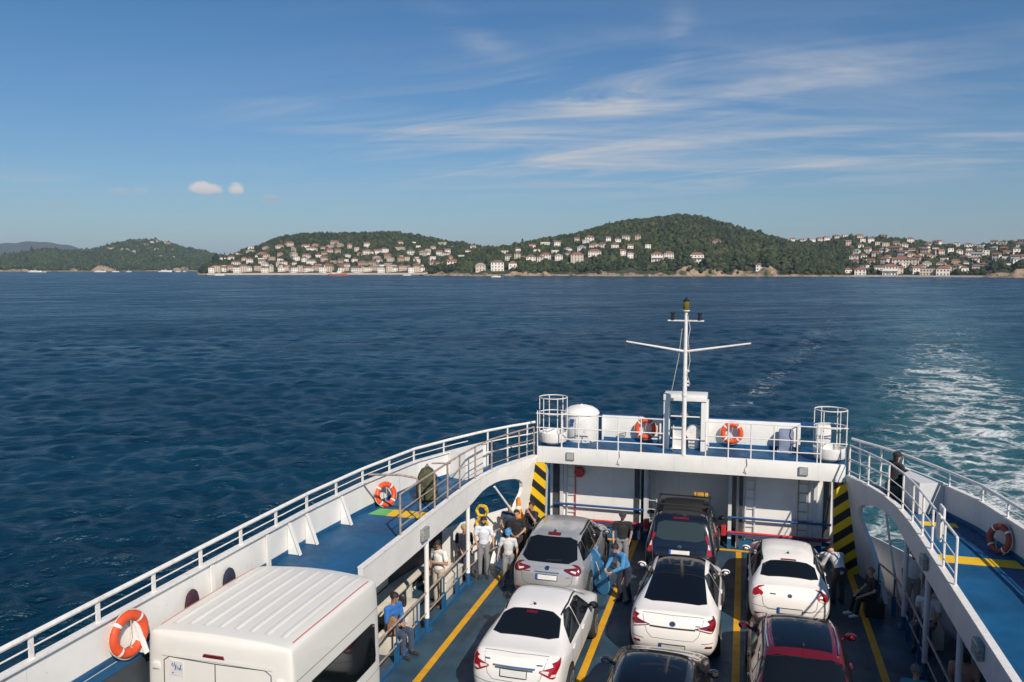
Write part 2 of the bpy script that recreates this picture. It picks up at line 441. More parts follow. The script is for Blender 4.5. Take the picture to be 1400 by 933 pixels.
# ================================================================== SEA
WAKE = [(8.0, 26), (10.4, 34), (11.7, 40), (12.7, 46), (13.6, 53), (15.6, 67), (20.2, 92), (33.5, 166), (61, 340), (88, 617), (92, 700)]
FAINT = [(-1.6, 52), (-1.2, 58), (2.0, 71.5), (4.6, 88), (12.9, 142), (29.5, 245), (57, 410), (85, 640)]
def build_sea():
    rs = list(np.geomspace(5.0, 900.0, 560)) + [1100, 1400, 2000, 3000, 5000, 8000, 12000]
    rs = np.array(rs)
    a = np.concatenate([np.arange(-180, -62, 4.0), np.arange(-62, 34, 0.14), np.arange(34, 180, 4.0)])
    az = np.radians(a)
    nr, na = len(rs), len(az)
    RR, AA = np.meshgrid(rs, az, indexing='ij')
    X = RR * np.sin(AA); Y = RR * np.cos(AA)
    rg = np.random.RandomState(5)
    Z = np.zeros_like(X); DX = np.zeros_like(X); DY = np.zeros_like(X)
    step = np.maximum(RR * np.radians(0.14), np.gradient(rs)[:, None] * 0.55)
    n = 96
    lam = np.geomspace(0.5, 6.0, n)
    base = math.pi / 2 + R(15.9) + R(16)         # crests run a little across the view
    for i in range(n):
        th = base + rg.normal(0, R(34))
        k = 2 * math.pi / lam[i]
        sl = 0.056 if lam[i] < 1.8 else (0.042 if lam[i] < 3.5 else 0.016)
        amp = sl / k
        w = np.clip((lam[i] / step - 2.2) / 2.5, 0, 1)
        ph = k * (X * math.cos(th) + Y * math.sin(th)) + rg.uniform(0, 6.283)
        Z += amp * w * np.sin(ph)
        q = 0.85 * amp * w * np.cos(ph)
        DX += q * math.cos(th); DY += q * math.sin(th)
    # wave groups: calmer and rougher patches
    grp = 0.95 + 0.22 * np.sin(X * 0.051 + Y * 0.021 + 1.3) * np.sin(Y * 0.043 - X * 0.017)
    Z *= grp
    def band(pts, halfw):
        P = np.array(pts, float)
        yy = np.clip(Y, P[0, 1], P[-1, 1])
        cx = np.interp(yy, P[:, 1], P[:, 0])
        # divide by slope so that the width is measured across the track
        sl = np.gradient(P[:, 0], P[:, 1]); s = np.interp(yy, P[:, 1], sl)
        dist = (X - cx) / np.sqrt(1 + s * s)
        return dist / np.interp(yy, [30, 60, 100, 200, 700], halfw)
    d1 = band(WAKE, [8.5, 6.2, 6.6, 10.0, 24.0])
    m = np.exp(-(np.abs(d1) ** 2.6)) * (Y > 26) * (Y < 720)
    fade = np.interp(Y, [26, 28, 75, 110, 180, 360, 720], [0.5, 1, 1.0, 0.70, 0.46, 0.32, 0.15])
    foam = m * fade
    rim = np.exp(-((np.abs(d1) - 0.85) / 0.28) ** 2) * np.interp(Y, [26, 60, 120, 360, 720], [0.25, 0.30, 0.22, 0.10, 0]) * (Y > 26)
    foam = np.maximum(foam, rim)
    aer = np.exp(-(np.abs(d1 * 0.9) ** 3)) * np.interp(Y, [26, 28, 65, 110, 240], [0.6, 1, 0.95, 0.42, 0]) * (Y > 26)
    d2 = band(FAINT, [1.6, 2.0, 2.4, 3.0, 6.0])
    f2 = np.exp(-d2 ** 2) * np.interp(Y, [50, 60, 90, 250, 640], [0.0, 0.66, 0.58, 0.42, 0.15]) * (Y > 50)
    foam = np.clip(np.maximum(foam, f2), 0, 1)
    smooth_trail = np.exp(-np.abs(d1 * 0.75) ** 3) * np.interp(Y, [60, 120, 400, 900], [0, 0.7, 1.0, 0.6]) * (Y > 60)
    Z *= (1 - 0.45 * aer) * (1 - 0.5 * smooth_trail)
    Z += SEA
    co = np.stack([X - DX, Y - DY, Z], -1).reshape(-1, 3).astype(np.float32)
    idx = np.arange(nr * na).reshape(nr, na)
    i0 = idx[:-1]; i1 = idx[1:]
    q = np.stack([i0, np.roll(i0, -1, 1), np.roll(i1, -1, 1), i1], -1).reshape(-1, 4)[:, ::-1]
    me = bpy.data.meshes.new('sea')
    me.vertices.add(len(co)); me.vertices.foreach_set('co', co.ravel())
    me.loops.add(q.size); me.loops.foreach_set('vertex_index', q.ravel().astype(np.int32))
    me.polygons.add(len(q)); me.polygons.foreach_set('loop_start', np.arange(0, q.size, 4, dtype=np.int32))
    me.polygons.foreach_set('use_smooth', np.ones(len(q), bool))
    me.update(calc_edges=True)
    for nm, arr in (('foam', foam), ('aer', aer), ('calm', smooth_trail)):
        at = me.attributes.new(nm, 'FLOAT', 'POINT')
        at.data.foreach_set('value', arr.ravel().astype(np.float32))
    m_ = bpy.data.materials.new('sea_water'); m_.use_nodes = True
    t = NT(m_.node_tree); b = m_.node_tree.nodes['Principled BSDF']
    co_ = t.node('ShaderNodeTexCoord').outputs['Object']
    x, y, z = t.sep(co_)
    def attr(nm):
        a_ = t.node('ShaderNodeAttribute'); a_.attribute_name = nm; return a_.outputs['Fac']
    foam_, aer_, calm_ = attr('foam'), attr('aer'), attr('calm')
    # ripples: a stretched field along the crests
    c, s_ = math.cos(R(32)), math.sin(R(32))
    u = t.math('ADD', t.math('MULTIPLY', x, c), t.math('MULTIPLY', y, s_))
    v = t.math('SUBTRACT', t.math('MULTIPLY', y, c), t.math('MULTIPLY', x, s_))
    r1 = t.noise(t.comb(t.math('MULTIPLY', u, 0.55), v, z), 1.1, 5, 0.62, 0.3)
    r2 = t.noise(t.comb(t.math('MULTIPLY', u, 0.6), v, z), 4.2, 4, 0.6, 0.2)
    r3 = t.noise(t.comb(t.math('MULTIPLY', u, 0.45), v, z), 0.22, 4, 0.6, 0.2)
    h = t.math('ADD', t.math('MULTIPLY', r1, 0.44), t.math('MULTIPLY', r2, 0.15))
    h = t.math('ADD', h, t.math('MULTIPLY', r3, 0.30))
    gust = t.noise(t.comb(t.math('MULTIPLY', u, 0.30), v, 7.0), 0.075, 8, 0.68, 0.4)
    gust2 = t.noise(t.comb(t.math('MULTIPLY', u, 0.30), v, 2.0), 0.33, 5, 0.65, 0.3)
    gs = t.math('ADD', t.math('MULTIPLY', gust, 0.55), t.math('MULTIPLY', gust2, 0.45))
    h = t.math('MULTIPLY', h, t.ramp(gs, 0.36, 0.64, 0.45, 1.45))
    h = t.math('MULTIPLY', h, t.math('SUBTRACT', 1.0, t.math('MULTIPLY', calm_, 0.55)))
    bn = t.node('ShaderNodeBump'); bn.inputs['Strength'].default_value = 1.0; bn.inputs['Distance'].default_value = 0.85
    t.put(bn.inputs['Height'], h)
    t.put(b.inputs['Normal'], bn.outputs[0])
    patch = t.noise(t.comb(t.math('MULTIPLY', u, 0.35), v, 0.0), 0.02, 5, 0.6)
    deep = t.mix(t.ramp(patch, 0.35, 0.65), (0.0016, 0.0225, 0.0470), (0.0030, 0.0355, 0.0710))
    stk = t.noise(t.comb(t.math('MULTIPLY', x, 0.9), t.math('MULTIPLY', y, 0.10), 0.0), 0.55, 6, 0.65, 0.3)
    deep = t.mix(t.math('MULTIPLY', calm_, t.ramp(stk, 0.30, 0.70, 0.25, 1.0)), deep, (0.034, 0.090, 0.120))
    deep = t.mix(aer_, deep, (0.020, 0.095, 0.112))
    # foam: torn lace, finer inside broad patches
    wv = t.node('ShaderNodeVectorMath', operation='MULTIPLY_ADD')
    nz = t.node('ShaderNodeTexNoise'); t.put(nz.inputs['Vector'], co_); nz.inputs['Scale'].default_value = 0.5; nz.inputs['Detail'].default_value = 4
    t.put(wv.inputs[0], nz.outputs['Color']); wv.inputs[1].default_value = (2.4, 2.4, 0); t.put(wv.inputs[2], co_)
    vor = t.node('ShaderNodeTexVoronoi', feature='DISTANCE_TO_EDGE'); t.put(vor.inputs['Vector'], wv.outputs[0]); vor.inputs['Scale'].default_value = 0.42
    vor2 = t.node('ShaderNodeTexVoronoi', feature='DISTANCE_TO_EDGE'); t.put(vor2.inputs['Vector'], wv.outputs[0]); vor2.inputs['Scale'].default_value = 1.7
    lace = t.math('SUBTRACT', 1.0, t.ramp(vor.outputs['Distance'], 0.0, 0.30))
    lace2 = t.math('SUBTRACT', 1.0, t.ramp(vor2.outputs['Distance'], 0.0, 0.28))
    big = t.noise(wv.outputs[0], 0.20, 6, 0.62, 0.5)
    fine = t.noise(wv.outputs[0], 2.8, 9, 0.78, 0.2)
    f = t.math('ADD', t.math('MULTIPLY', lace, 0.42), t.math('MULTIPLY', lace2, 0.24))
    f = t.math('ADD', f, t.math('MULTIPLY', big, 0.9))
    f = t.math('ADD', f, t.math('MULTIPLY', t.math('ADD', t.math('MULTIPLY', t.math('SUBTRACT', fine, 0.5), 1.6), 0.5), 0.55))
    thr = t.math('SUBTRACT', 1.66, t.math('MULTIPLY', foam_, 0.70))
    fm = t.ramp(t.math('SUBTRACT', f, thr), -0.06, 0.50)
    fm = t.math('MULTIPLY', fm, t.ramp(foam_, 0.02, 0.25))
    # rare whitecaps far from the wake
    cap = t.math('MULTIPLY', t.ramp(t.noise(t.comb(t.math('MULTIPLY', u, 0.5), v, 3.0), 0.45, 6, 0.65), 0.74, 0.80), 0.25)
    fm = t.math('MAXIMUM', fm, cap)
    col = t.mix(t.math('MULTIPLY', fm, 0.88), deep, (0.62, 0.66, 0.66))
    t.put(b.inputs['Base Color'], col)
    rough = t.math('ADD', t.ramp(gs, 0.36, 0.64, 0.17, 0.38), t.math('MULTIPLY', fm, 0.5))
    t.put(b.inputs['Roughness'], rough)
    b.inputs['IOR'].default_value = 1.333
    b.inputs['Specular IOR Level'].default_value = 0.34
    me.materials.append(m_)
    o = bpy.data.objects.new('sea', me); COL.objects.link(o)
    tag(o, 'dark blue choppy sea with white wake trailing off at right', 'sea', kind='structure')
build_sea()
# ================================================================== HILLS
def fbm2(X, Y, scale, seed, octv=5):
    rg = np.random.RandomState(seed)
    out = np.zeros_like(X); a = 1.0
    for o in range(octv):
        f = (2.0 ** o) / scale
        for _ in range(4):
            th = rg.uniform(0, 6.283); ph = rg.uniform(0, 6.283)
            out += a * np.sin((X * math.cos(th) + Y * math.sin(th)) * f * 6.283 + ph) * 0.35
        a *= 0.5
    return out

class Hill:
    def __init__(s, name, sky, shore_r, ridge_r, back_r, tree_h, seed, cliffs=(), label='', power=0.9, rough=2.2):
        s.name = name; s.px = np.array([p[0] for p in sky], float); s.py = np.array([p[1] for p in sky], float)
        s.az = np.array([az_of(p) for p in s.px]); s.shore = shore_r; s.ridge = ridge_r; s.back = back_r
        s.tree_h = tree_h; s.seed = seed; s.cliffs = cliffs; s.label = label; s.power = power; s.rough = rough
    def params(s, A):
        y = np.interp(A, s.az, s.py)
        px = np.interp(A, s.az, s.px)
        rs = np.interp(px, *zip(*s.shore)); rr = np.interp(px, *zip(*s.ridge))
        off = np.hypot(1120.0, 101.5)
        # height of the skyline at the ridge's distance
        k = rr / np.hypot(off, px - 700.0)
        top = CAM_H + (365.0 - y) * k - s.tree_h
        return px, rs, rr, top
    def height(s, A, Rr):
        px, rs, rr, top = s.params(A)
        X = Rr * np.sin(A); Y = Rr * np.cos(A)
        rs = rs + 9.0 * fbm2(X, Y, 160.0, s.seed + 3, 3)
        t = np.clip((Rr - rs) / np.maximum(rr - rs, 1.0), -1, 1)
        cl = np.zeros_like(t)
        for (x0, x1, hc) in s.cliffs:
            w = np.clip((px - x0) / 14.0, 0, 1) * np.clip((x1 - px) / 14.0, 0, 1)
            cl = np.maximum(cl, w * hc)
        cl = cl * np.clip(0.70 + 0.45 * np.sin(px * 0.055 + s.seed) * np.sin(px * 0.11 + 2.0) + 0.14 * np.sin(px * 0.31 + s.seed), 0.22, 1.1)
        hill_h = np.maximum(top - SEA, 0.0)
        up = np.where(t > 0, np.power(np.clip(t, 0, 1), s.power), 0.0)
        step = cl * np.clip((Rr - rs) / 9.0, 0, 1)
        shelf = np.clip((Rr - rs) / 5.0, 0, 1) * 1.8
        h = np.maximum(up * hill_h, np.minimum(step + up * hill_h * 0.75, np.maximum(hill_h, 3.0)))
        h = np.maximum(h, np.minimum(shelf, hill_h))
        amp = s.rough * np.clip(t * 3.0, 0, 1) * np.clip(hill_h / 14.0, 0, 1) * np.clip((1.0 - t) * 4 + 0.25, 0, 1)
        h = h + amp * fbm2(X, Y, 120.0, s.seed, 4) + cl * 0.18 * fbm2(X, Y, 14.0, s.seed + 9, 3) * np.clip((Rr - rs) / 6.0, 0, 1) * np.clip(1.6 - t * 6, 0, 1)
        back = np.clip((Rr - rr) / s.back, 0, 1)
        h = h * (1 - 0.85 * back * back)
        h = np.where(t <= 0, -4.0 * np.clip(-(Rr - rs) / 20.0, 0, 1), h)
        edge = np.where((A < s.az[0]) | (A > s.az[-1]), 0.0, 1.0)
        return SEA + np.where(edge > 0, h, -4.0)
    def find(s, x, y):
        """the spot on the slope that a photo pixel looks at"""
        d = ray(x, y); hd = math.hypot(d[0], d[1]); A = math.atan2(d[0], d[1]); k = d[2] / hd
        r = np.arange(s.params(np.array([A]))[1][0] - 25, s.params(np.array([A]))[2][0] + 60, 1.5)
        hh = s.height(np.full_like(r, A), r)
        zz = CAM_H + k * r
        hit = np.nonzero((hh + 0.5 >= zz) & (hh > SEA + 0.7))[0]
        if len(hit) == 0: return None
        i = hit[0]
        return (r[i] * math.sin(A), r[i] * math.cos(A), float(hh[i]), float(r[i]))
    def build(s, mat_, na, nr):
        A = np.linspace(s.az[0] - 0.004, s.az[-1] + 0.004, na)
        px, rs, rr, top = s.params(A)
        u = np.concatenate([np.linspace(-30, 0, 4), np.linspace(2, 26, 13)])
        near = rs[None, :] + u[:, None]
        v = np.linspace(0.06, 1.0, nr)
        mid = rs[None, :] + 26 + (rr - rs - 26)[None, :] * v[:, None]
        w = np.linspace(0.08, 1.0, 14)
        far = rr[None, :] + s.back * w[:, None]
        Rr = np.concatenate([near, mid, far]); AA = np.repeat(A[None, :], len(Rr), 0)
        H = s.height(AA, Rr)
        co = np.stack([Rr * np.sin(AA), Rr * np.cos(AA), H], -1)
        n0, n1 = Rr.shape
        idx = np.arange(n0 * n1).reshape(n0, n1)
        q = np.stack([idx[:-1, :-1], idx[:-1, 1:], idx[1:, 1:], idx[1:, :-1]], -1).reshape(-1, 4)
        me = bpy.data.meshes.new(s.name)
        me.from_pydata(co.reshape(-1, 3).tolist(), [], q.tolist())
        me.polygons.foreach_set('use_smooth', np.ones(len(q), bool))
        pxs = np.repeat(px[None, :], n0, 0); rsh = np.repeat(rs[None, :], n0, 0)
        hgt = H - SEA
        rock = np.zeros_like(H)
        for (x0, x1, hc) in s.cliffs:
            wgt = np.clip((pxs - x0) / 10.0, 0, 1) * np.clip((x1 - pxs) / 10.0, 0, 1)
            mod = np.clip(0.70 + 0.45 * np.sin(pxs * 0.055 + s.seed) * np.sin(pxs * 0.11 + 2.0) + 0.14 * np.sin(pxs * 0.31 + s.seed), 0.22, 1.1)
            rock = np.maximum(rock, wgt * np.clip((hc * mod * 1.25 - hgt) / 3.0, 0, 1))
        rock = np.maximum(rock, np.clip((2.0 - hgt) / 0.6, 0, 1))
        at = me.attributes.new('rock', 'FLOAT', 'POINT')
        at.data.foreach_set('value', rock.ravel().astype(np.float32))
        me.materials.append(mat_)
        o = bpy.data.objects.new(s.name, me); COL.objects.link(o)
        tag(o, s.label, 'hill', kind='structure')
        return o

def land_mat(name, rock_c, soil_c, green_c):
    m = bpy.data.materials.new(name); m.use_nodes = True
    t = NT(m.node_tree); b = m.node_tree.nodes['Principled BSDF']
    co = t.node('ShaderNodeTexCoord').outputs['Object']
    a = t.node('ShaderNodeAttribute'); a.attribute_name = 'rock'
    n = t.noise(co, 0.09, 7, 0.65); n2 = t.noise(co, 0.35, 6, 0.7); n3 = t.noise(co, 0.02, 4, 0.6)
    rk = t.mix(t.ramp(n2, 0.3, 0.7), tuple(k * 0.55 for k in rock_c), tuple(min(1, k * 1.2) for k in rock_c))
    rk = t.mix(t.ramp(n2, 0.55, 0.75, 0, 0.7), rk, (0.10, 0.075, 0.05))
    rk = t.mix(t.ramp(n, 0.47, 0.62), rk, (0.040, 0.054, 0.026))
    gr = t.mix(t.ramp(n, 0.35, 0.65), green_c, tuple(k * 0.6 for k in green_c))
    gr = t.mix(t.ramp(n3, 0.58, 0.75, 0, 0.55), gr, soil_c)
    c = t.mix(t.ramp(t.math('ADD', a.outputs['Fac'], t.math('MULTIPLY', t.math('SUBTRACT', n2, 0.5), 0.8)), 0.35, 0.6), gr, rk)
    t.put(b.inputs['Base Color'], c); b.inputs['Roughness'].default_value = 0.95
    bn = t.node('ShaderNodeBump'); bn.inputs['Strength'].default_value = 1.0; bn.inputs['Distance'].default_value = 1.5
    t.put(bn.inputs['Height'], n2); t.put(b.inputs['Normal'], bn.outputs[0])
    return m
M['land'] = land_mat('land', (0.36, 0.255, 0.165), (0.16, 0.11, 0.07), (0.040, 0.052, 0.022))
M['land_far'] = land_mat('land_far', (0.36, 0.25, 0.16), (0.14, 0.11, 0.07), (0.036, 0.050, 0.026))

far_sky = [(-260,352),(-200,350),(-120,351),(-60,353),(0,351),(25,346.5),(50,341.5),(65,340.5),(82,341.5),(100,343),(117,343.5),(135,339.5),(155,334),(175,329.5),(195,327.5),(212,328.5),(232,332.5),(250,338),(275,343.5),(300,348.5),(330,354),(360,360),(385,366)]
mid_sky = [(268,371),(282,361),(300,354),(312,350),(332,342),(352,335),(375,326),(395,321),(420,318),(445,318),(482,317.5),(520,316.5),(540,316),(557,318.5),(575,321.5),(595,325),(620,330),(640,332.5),(657,336),(690,338),(720,340),(760,344),(800,350),(840,360)]
main_sky = [(572,373.5),(588,368),(606,360),(620,354),(640,349),(657,341),(676,338),(700,334.5),(721,329.5),(743,324.5),(764,321.5),(786,318),(807,311.5),(821,307.5),(843,302),(864,299),(886,297),(907,294),(926,291.5),(950,293.5),(971,298.5),(993,305),(1014,311),(1036,316.5),(1057,322),(1070,326),(1090,333),(1112,341),(1135,351),(1152,361),(1166,371)]
right_sky = [(1000,345),(1030,334),(1060,329),(1075,327.5),(1100,328),(1125,326),(1150,322.5),(1162,321),(1187,323),(1205,322.5),(1225,324.5),(1250,327),(1275,331),(1300,333),(1325,334),(1350,331.5),(1375,329.5),(1400,327),(1450,323),(1520,326),(1600,338),(1680,356),(1730,372)]
H_FAR = Hill('hill', far_sky, [(-300,2000),(400,2050)], [(-300,2350),(100,2400),(200,2600),(400,2500)], 500, 5, 3, [(-100,50,5),(92,112,8),(122,160,11),(232,262,9)], 'hazy wooded island at the far left with low tan cliffs', 0.8)
H_MID = Hill('hill', mid_sky, [(250,1090),(600,1080),(850,1150)], [(250,1170),(330,1330),(450,1480),(560,1480),(700,1330),(850,1250)], 420, 5, 17, [(570,600,5)], 'wooded hill in the middle with white houses up its lower slopes', 0.85)
H_MAIN = Hill('hill', main_sky, [(560,950),(650,905),(800,890),(1000,888),(1170,900)], [(560,985),(620,1000),(680,1090),(760,1140),(930,1300),(1060,1200),(1170,960)], 420, 5, 29, [(590,680,5),(680,790,5),(790,925,5.5),(920,1068,9.5),(1068,1140,3)], 'dark green wooded hill rising highest in the picture above tan cliffs', 0.85)
H_RIGHT = Hill('hill', right_sky, [(980,1000),(1150,925),(1400,910),(1750,900)], [(980,1330),(1150,1300),(1300,1210),(1400,1180),(1750,1000)], 420, 5, 41, [(1345,1420,7),(1420,1700,6)], 'low wooded ridge at the right edge crowded with houses', 0.9)
H_FAR.build(M['land_far'], 320, 46)
H_MID.build(M['land'], 300, 60)
H_MAIN.build(M['land'], 420, 64)
H_RIGHT.build(M['land'], 380, 60)

def build_far_ridge():
    pts = [(-300,338),(-160,332),(-80,336),(0,340.5),(25,338.5),(50,335.5),(75,338),(100,341),(130,346),(170,352),(230,360),(300,364)]
    r = 6500.0; k = r / 1124.0
    vs = []; fs = []
    xs = np.linspace(-300, 300, 90)
    for i, x in enumerate(xs):
        y = np.interp(x, *zip(*pts)); A = az_of(x)
        h = CAM_H + (365 - y) * k * math.cos(math.atan((x-700)/1124)) ** -1 * 0.9 + 4 * math.sin(x * 0.21) + 3 * math.sin(x * 0.09)
        for rr, hh in ((r - 900, SEA - 3), (r - 450, SEA + (h - SEA) * 0.62), (r, h), (r + 700, SEA + (h - SEA) * 0.4), (r + 1200, SEA - 3)):
            vs.append((rr * math.sin(A), rr * math.cos(A), hh))
    for i in range(len(xs) - 1):
        for j in range(4):
            a = i * 5 + j
            fs.append((a, a + 5, a + 6, a + 1))
    b = MB(); b.add(vs, fs, 0, True)
    o = b.build('mountains', M['land_far'])
    tag(o, 'pale blue mountains on the horizon behind the far left island', 'mountains', kind='structure')
build_far_ridge()

# ------------------------------------------------------------------ woods
def leaf_mat(name, cols):
    m = bpy.data.materials.new(name); m.use_nodes = True
    t = NT(m.node_tree); b = m.node_tree.nodes['Principled BSDF']
    a = t.node('ShaderNodeAttribute'); a.attribute_name = 'shade'
    co = t.node('ShaderNodeTexCoord').outputs['Object']
    n = t.noise(co, 0.9, 4, 0.7)
    n2 = t.noise(co, 0.012, 4, 0.6)
    v = t.math('ADD', t.math('MULTIPLY', a.outputs['Fac'], 0.75), t.math('MULTIPLY', t.math('SUBTRACT', n, 0.5), 0.7))
    v = t.math('ADD', v, t.math('MULTIPLY', t.math('SUBTRACT', n2, 0.5), 0.8))
    r = t.node('ShaderNodeValToRGB')
    els = r.color_ramp.elements
    els[0].position = 0.0; els[0].color = (*cols[0], 1)
    els[1].position = 0.95; els[1].color = (*cols[-1], 1)
    for i, c in enumerate(cols[1:-1]):
        e = els.new((i + 1) / (len(cols) - 1)); e.color = (*c, 1)
    t.put(r.inputs[0], v)
    t.put(b.inputs['Base Color'], r.outputs[0]); b.inputs['Roughness'].default_value = 0.85
    b.inputs['Specular IOR Level'].default_value = 0.2
    return m
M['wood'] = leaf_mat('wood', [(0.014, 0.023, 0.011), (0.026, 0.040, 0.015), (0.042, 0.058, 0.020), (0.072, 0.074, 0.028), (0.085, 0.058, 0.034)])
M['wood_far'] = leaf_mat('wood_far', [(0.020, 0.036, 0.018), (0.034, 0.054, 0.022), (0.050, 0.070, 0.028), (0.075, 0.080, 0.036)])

def ico(sub):
    bm = bmesh.new(); bmesh.ops.create_icosphere(bm, subdivisions=sub, radius=1.0)
    v = np.array([p.co[:] for p in bm.verts]); f = np.array([[q.index for q in p.verts] for p in bm.faces]); bm.free()
    return v, f
ICO1, ICO2 = ico(1), ico(2)
HOUSE_SPOTS = []          # x, y, radius kept free of trees

def woods(hill, n, sub, size, mat_, label, x0, x1, seed, keep=None, sparse=None):
    rg = np.random.RandomState(seed)
    bv, bf = ICO2 if sub == 2 else ICO1
    A0, A1 = az_of(x0), az_of(x1)
    A = rg.uniform(A0, A1, n * 3)
    px, rs, rr, top = hill.params(A)
    r = np.sqrt(rg.uniform(0, 1, n * 3)) * 0 + rs + 3 + (rr + 45 - rs) * rg.uniform(0, 1, n * 3)
    h = hill.height(A, r) - SEA
    X = r * np.sin(A); Y = r * np.cos(A)
    ok = h > 2.3
    clear = fbm2(X, Y, 90.0, seed + 2, 4)
    ok &= clear < 1.15
    for (c0, c1, hc) in hill.cliffs:
        on = (px > c0) & (px < c1) & (h < hc * 1.05)
        ok &= ~(on & (rg.uniform(0, 1, n * 3) > 0.16))
    if len(HOUSE_SPOTS):
        hs = np.array(HOUSE_SPOTS)
        for hx, hy, hr in hs:
            cr = math.hypot(hx, hy)
            # free the house itself and a strip on its seaward side
            ux, uy = hx / cr, hy / cr
            du = (X - hx) * ux + (Y - hy) * uy; dv = (X - hx) * uy - (Y - hy) * ux
            ok &= ~((np.abs(dv) < hr * 0.72) & (du > -13) & (du < hr * 0.8))
    if sparse is not None: ok &= sparse(px, r, h, rg)
    I = np.nonzero(ok)[0][:n]
    X, Y, h, A = X[I], Y[I], h[I], A[I]
    N = len(I)
    sc = size * np.exp(rg.normal(0, 0.28, N))
    tall = sc * rg.uniform(0.75, 1.35, N)
    cyp = rg.uniform(0, 1, N) < 0.025
    tall[cyp] *= 1.5; sc[cyp] *= 0.55
    V = np.repeat(bv[None], N, 0).copy()
    V *= (1 + rg.uniform(-0.30, 0.26, (N, len(bv), 1)))
    V[:, :, 0] *= sc[:, None]; V[:, :, 1] *= sc[:, None]; V[:, :, 2] *= tall[:, None]
    V[:, :, 0] += X[:, None]; V[:, :, 1] += Y[:, None]; V[:, :, 2] += (SEA + h + tall * 0.55)[:, None]
    F = (bf[None] + (np.arange(N) * len(bv))[:, None, None]).reshape(-1, 3)
    me = bpy.data.meshes.new('woodland')
    V = V.reshape(-1, 3).astype(np.float32)
    me.vertices.add(len(V)); me.vertices.foreach_set('co', V.ravel())
    me.loops.add(F.size); me.loops.foreach_set('vertex_index', F.ravel().astype(np.int32))
    me.polygons.add(len(F)); me.polygons.foreach_set('loop_start', np.arange(0, F.size, 3, dtype=np.int32))
    me.update(calc_edges=True)
    sh = np.clip(rg.normal(0.40, 0.30, N) + 0.16 * fbm2(X, Y, 70.0, seed + 5, 3), 0, 1.1)
    at = me.attributes.new('shade', 'FLOAT', 'POINT')
    at.data.foreach_set('value', np.repeat(sh, len(bv)).astype(np.float32))
    me.materials.append(mat_)
    o = bpy.data.objects.new('woodland', me); COL.objects.link(o)
    tag(o, label, 'woods', kind='stuff')
    return o

# ------------------------------------------------------------------ houses
M['wall_white'] = mat('wall_white', (0.74, 0.69, 0.62), 0.8, var=0.06, vscale=0.6)
M['wall_cream'] = mat('wall_cream', (0.56, 0.48, 0.38), 0.8, var=0.08, vscale=0.6)
M['wall_tan'] = mat('wall_tan', (0.40, 0.31, 0.23), 0.8, var=0.1, vscale=0.6)
M['wall_pink'] = mat('wall_pink', (0.52, 0.40, 0.33), 0.8, var=0.1, vscale=0.6)
M['roof_red'] = mat('roof_red', (0.25, 0.105, 0.070), 0.8, var=0.25, vscale=0.9)
M['roof_brown'] = mat('roof_brown', (0.18, 0.10, 0.075), 0.8, var=0.25, vscale=0.9)
M['roof_grey'] = mat('roof_grey', (0.30, 0.27, 0.25), 0.8, var=0.15, vscale=0.9)
M['pane'] = mat('pane', (0.03, 0.035, 0.045), 0.2)
M['frame_white'] = mat('frame_white', (0.75, 0.73, 0.70), 0.6)
M['stone'] = mat('stone', (0.34, 0.27, 0.20), 0.9, var=0.3, vscale=0.8)

def house_wall(w, d, h, wall, windows=True):
    b = MB()
    b.box(-w/2, w/2, 0, d, -4.0, h)
    if windows:
        fl = max(1, round(h / 3.0)); nc = max(2, int(w / 2.6))
        for f in range(fl):
            z0 = f * h / fl + 0.9
            for c in range(nc):
                x = -w/2 + (c + 0.5) * w / nc
                b.box(x - 0.55, x + 0.55, -0.05, 0.0 - 0.002, z0, z0 + 1.45, 1)
            for c in range(max(1, int(d / 3.4))):
                y = (c + 0.5) * d / max(1, int(d / 3.4))
                b.box(-w/2 - 0.05, -w/2 - 0.002, y - 0.5, y + 0.5, z0, z0 + 1.4, 1)
                b.box(w/2 + 0.002, w/2 + 0.05, y - 0.5, y + 0.5, z0, z0 + 1.4, 1)
    return b
def house_roof(w, d, h, kind, rise, ov=0.55):
    b = MB()
    x0, x1, y0, y1 = -w/2 - ov, w/2 + ov, -ov, d + ov
    z0 = h + 0.02
    if kind == 'flat':
        b.box(x0 + 0.35, x1 - 0.35, y0 + 0.35, y1 - 0.35, z0, z0 + 0.5)
        return b
    if kind == 'hip':
        if w >= d:
            q = (x1 - x0) / 2 - (y1 - y0) / 2 * 0.9
            r0, r1 = (-q, (y0+y1)/2), (q, (y0+y1)/2)
        else:
            q = (y1 - y0) / 2 - (x1 - x0) / 2 * 0.9
            r0, r1 = (0, (y0+y1)/2 - q), (0, (y0+y1)/2 + q)
        vs = [(x0,y0,z0),(x1,y0,z0),(x1,y1,z0),(x0,y1,z0),(r0[0],r0[1],z0+rise),(r1[0],r1[1],z0+rise)]
        if w >= d: fs = [(0,1,5,4),(1,2,5),(2,3,4,5),(3,0,4),(3,2,1,0)]
        else: fs = [(0,1,4),(1,2,5,4),(2,3,5),(3,0,4,5),(3,2,1,0)]
    else:
        ym = (y0+y1)/2
        vs = [(x0,y0,z0),(x1,y0,z0),(x1,y1,z0),(x0,y1,z0),(x0,ym,z0+rise),(x1,ym,z0+rise)]
        fs = [(0,1,5,4),(1,2,5),(2,3,4,5),(3,0,4),(3,2,1,0)]
    b.add(vs, fs)
    return b
PROTO = {}
def proto(w, d, h, wall, roof, kind, rise):
    key = (w, d, h, wall, roof, kind)
    if key not in PROTO:
        r = empty('house', (0, -500, 0))
        house_wall(w, d, h, wall).build('wall', [M[wall], M['pane']], r, fix=False)
        house_roof(w, d, h, kind, rise).build('roof', M[roof], r)
        PROTO[key] = [r, False]
    p = PROTO[key]
    if not p[1]:
        p[1] = True; return p[0]
    return copy_tree(p[0])

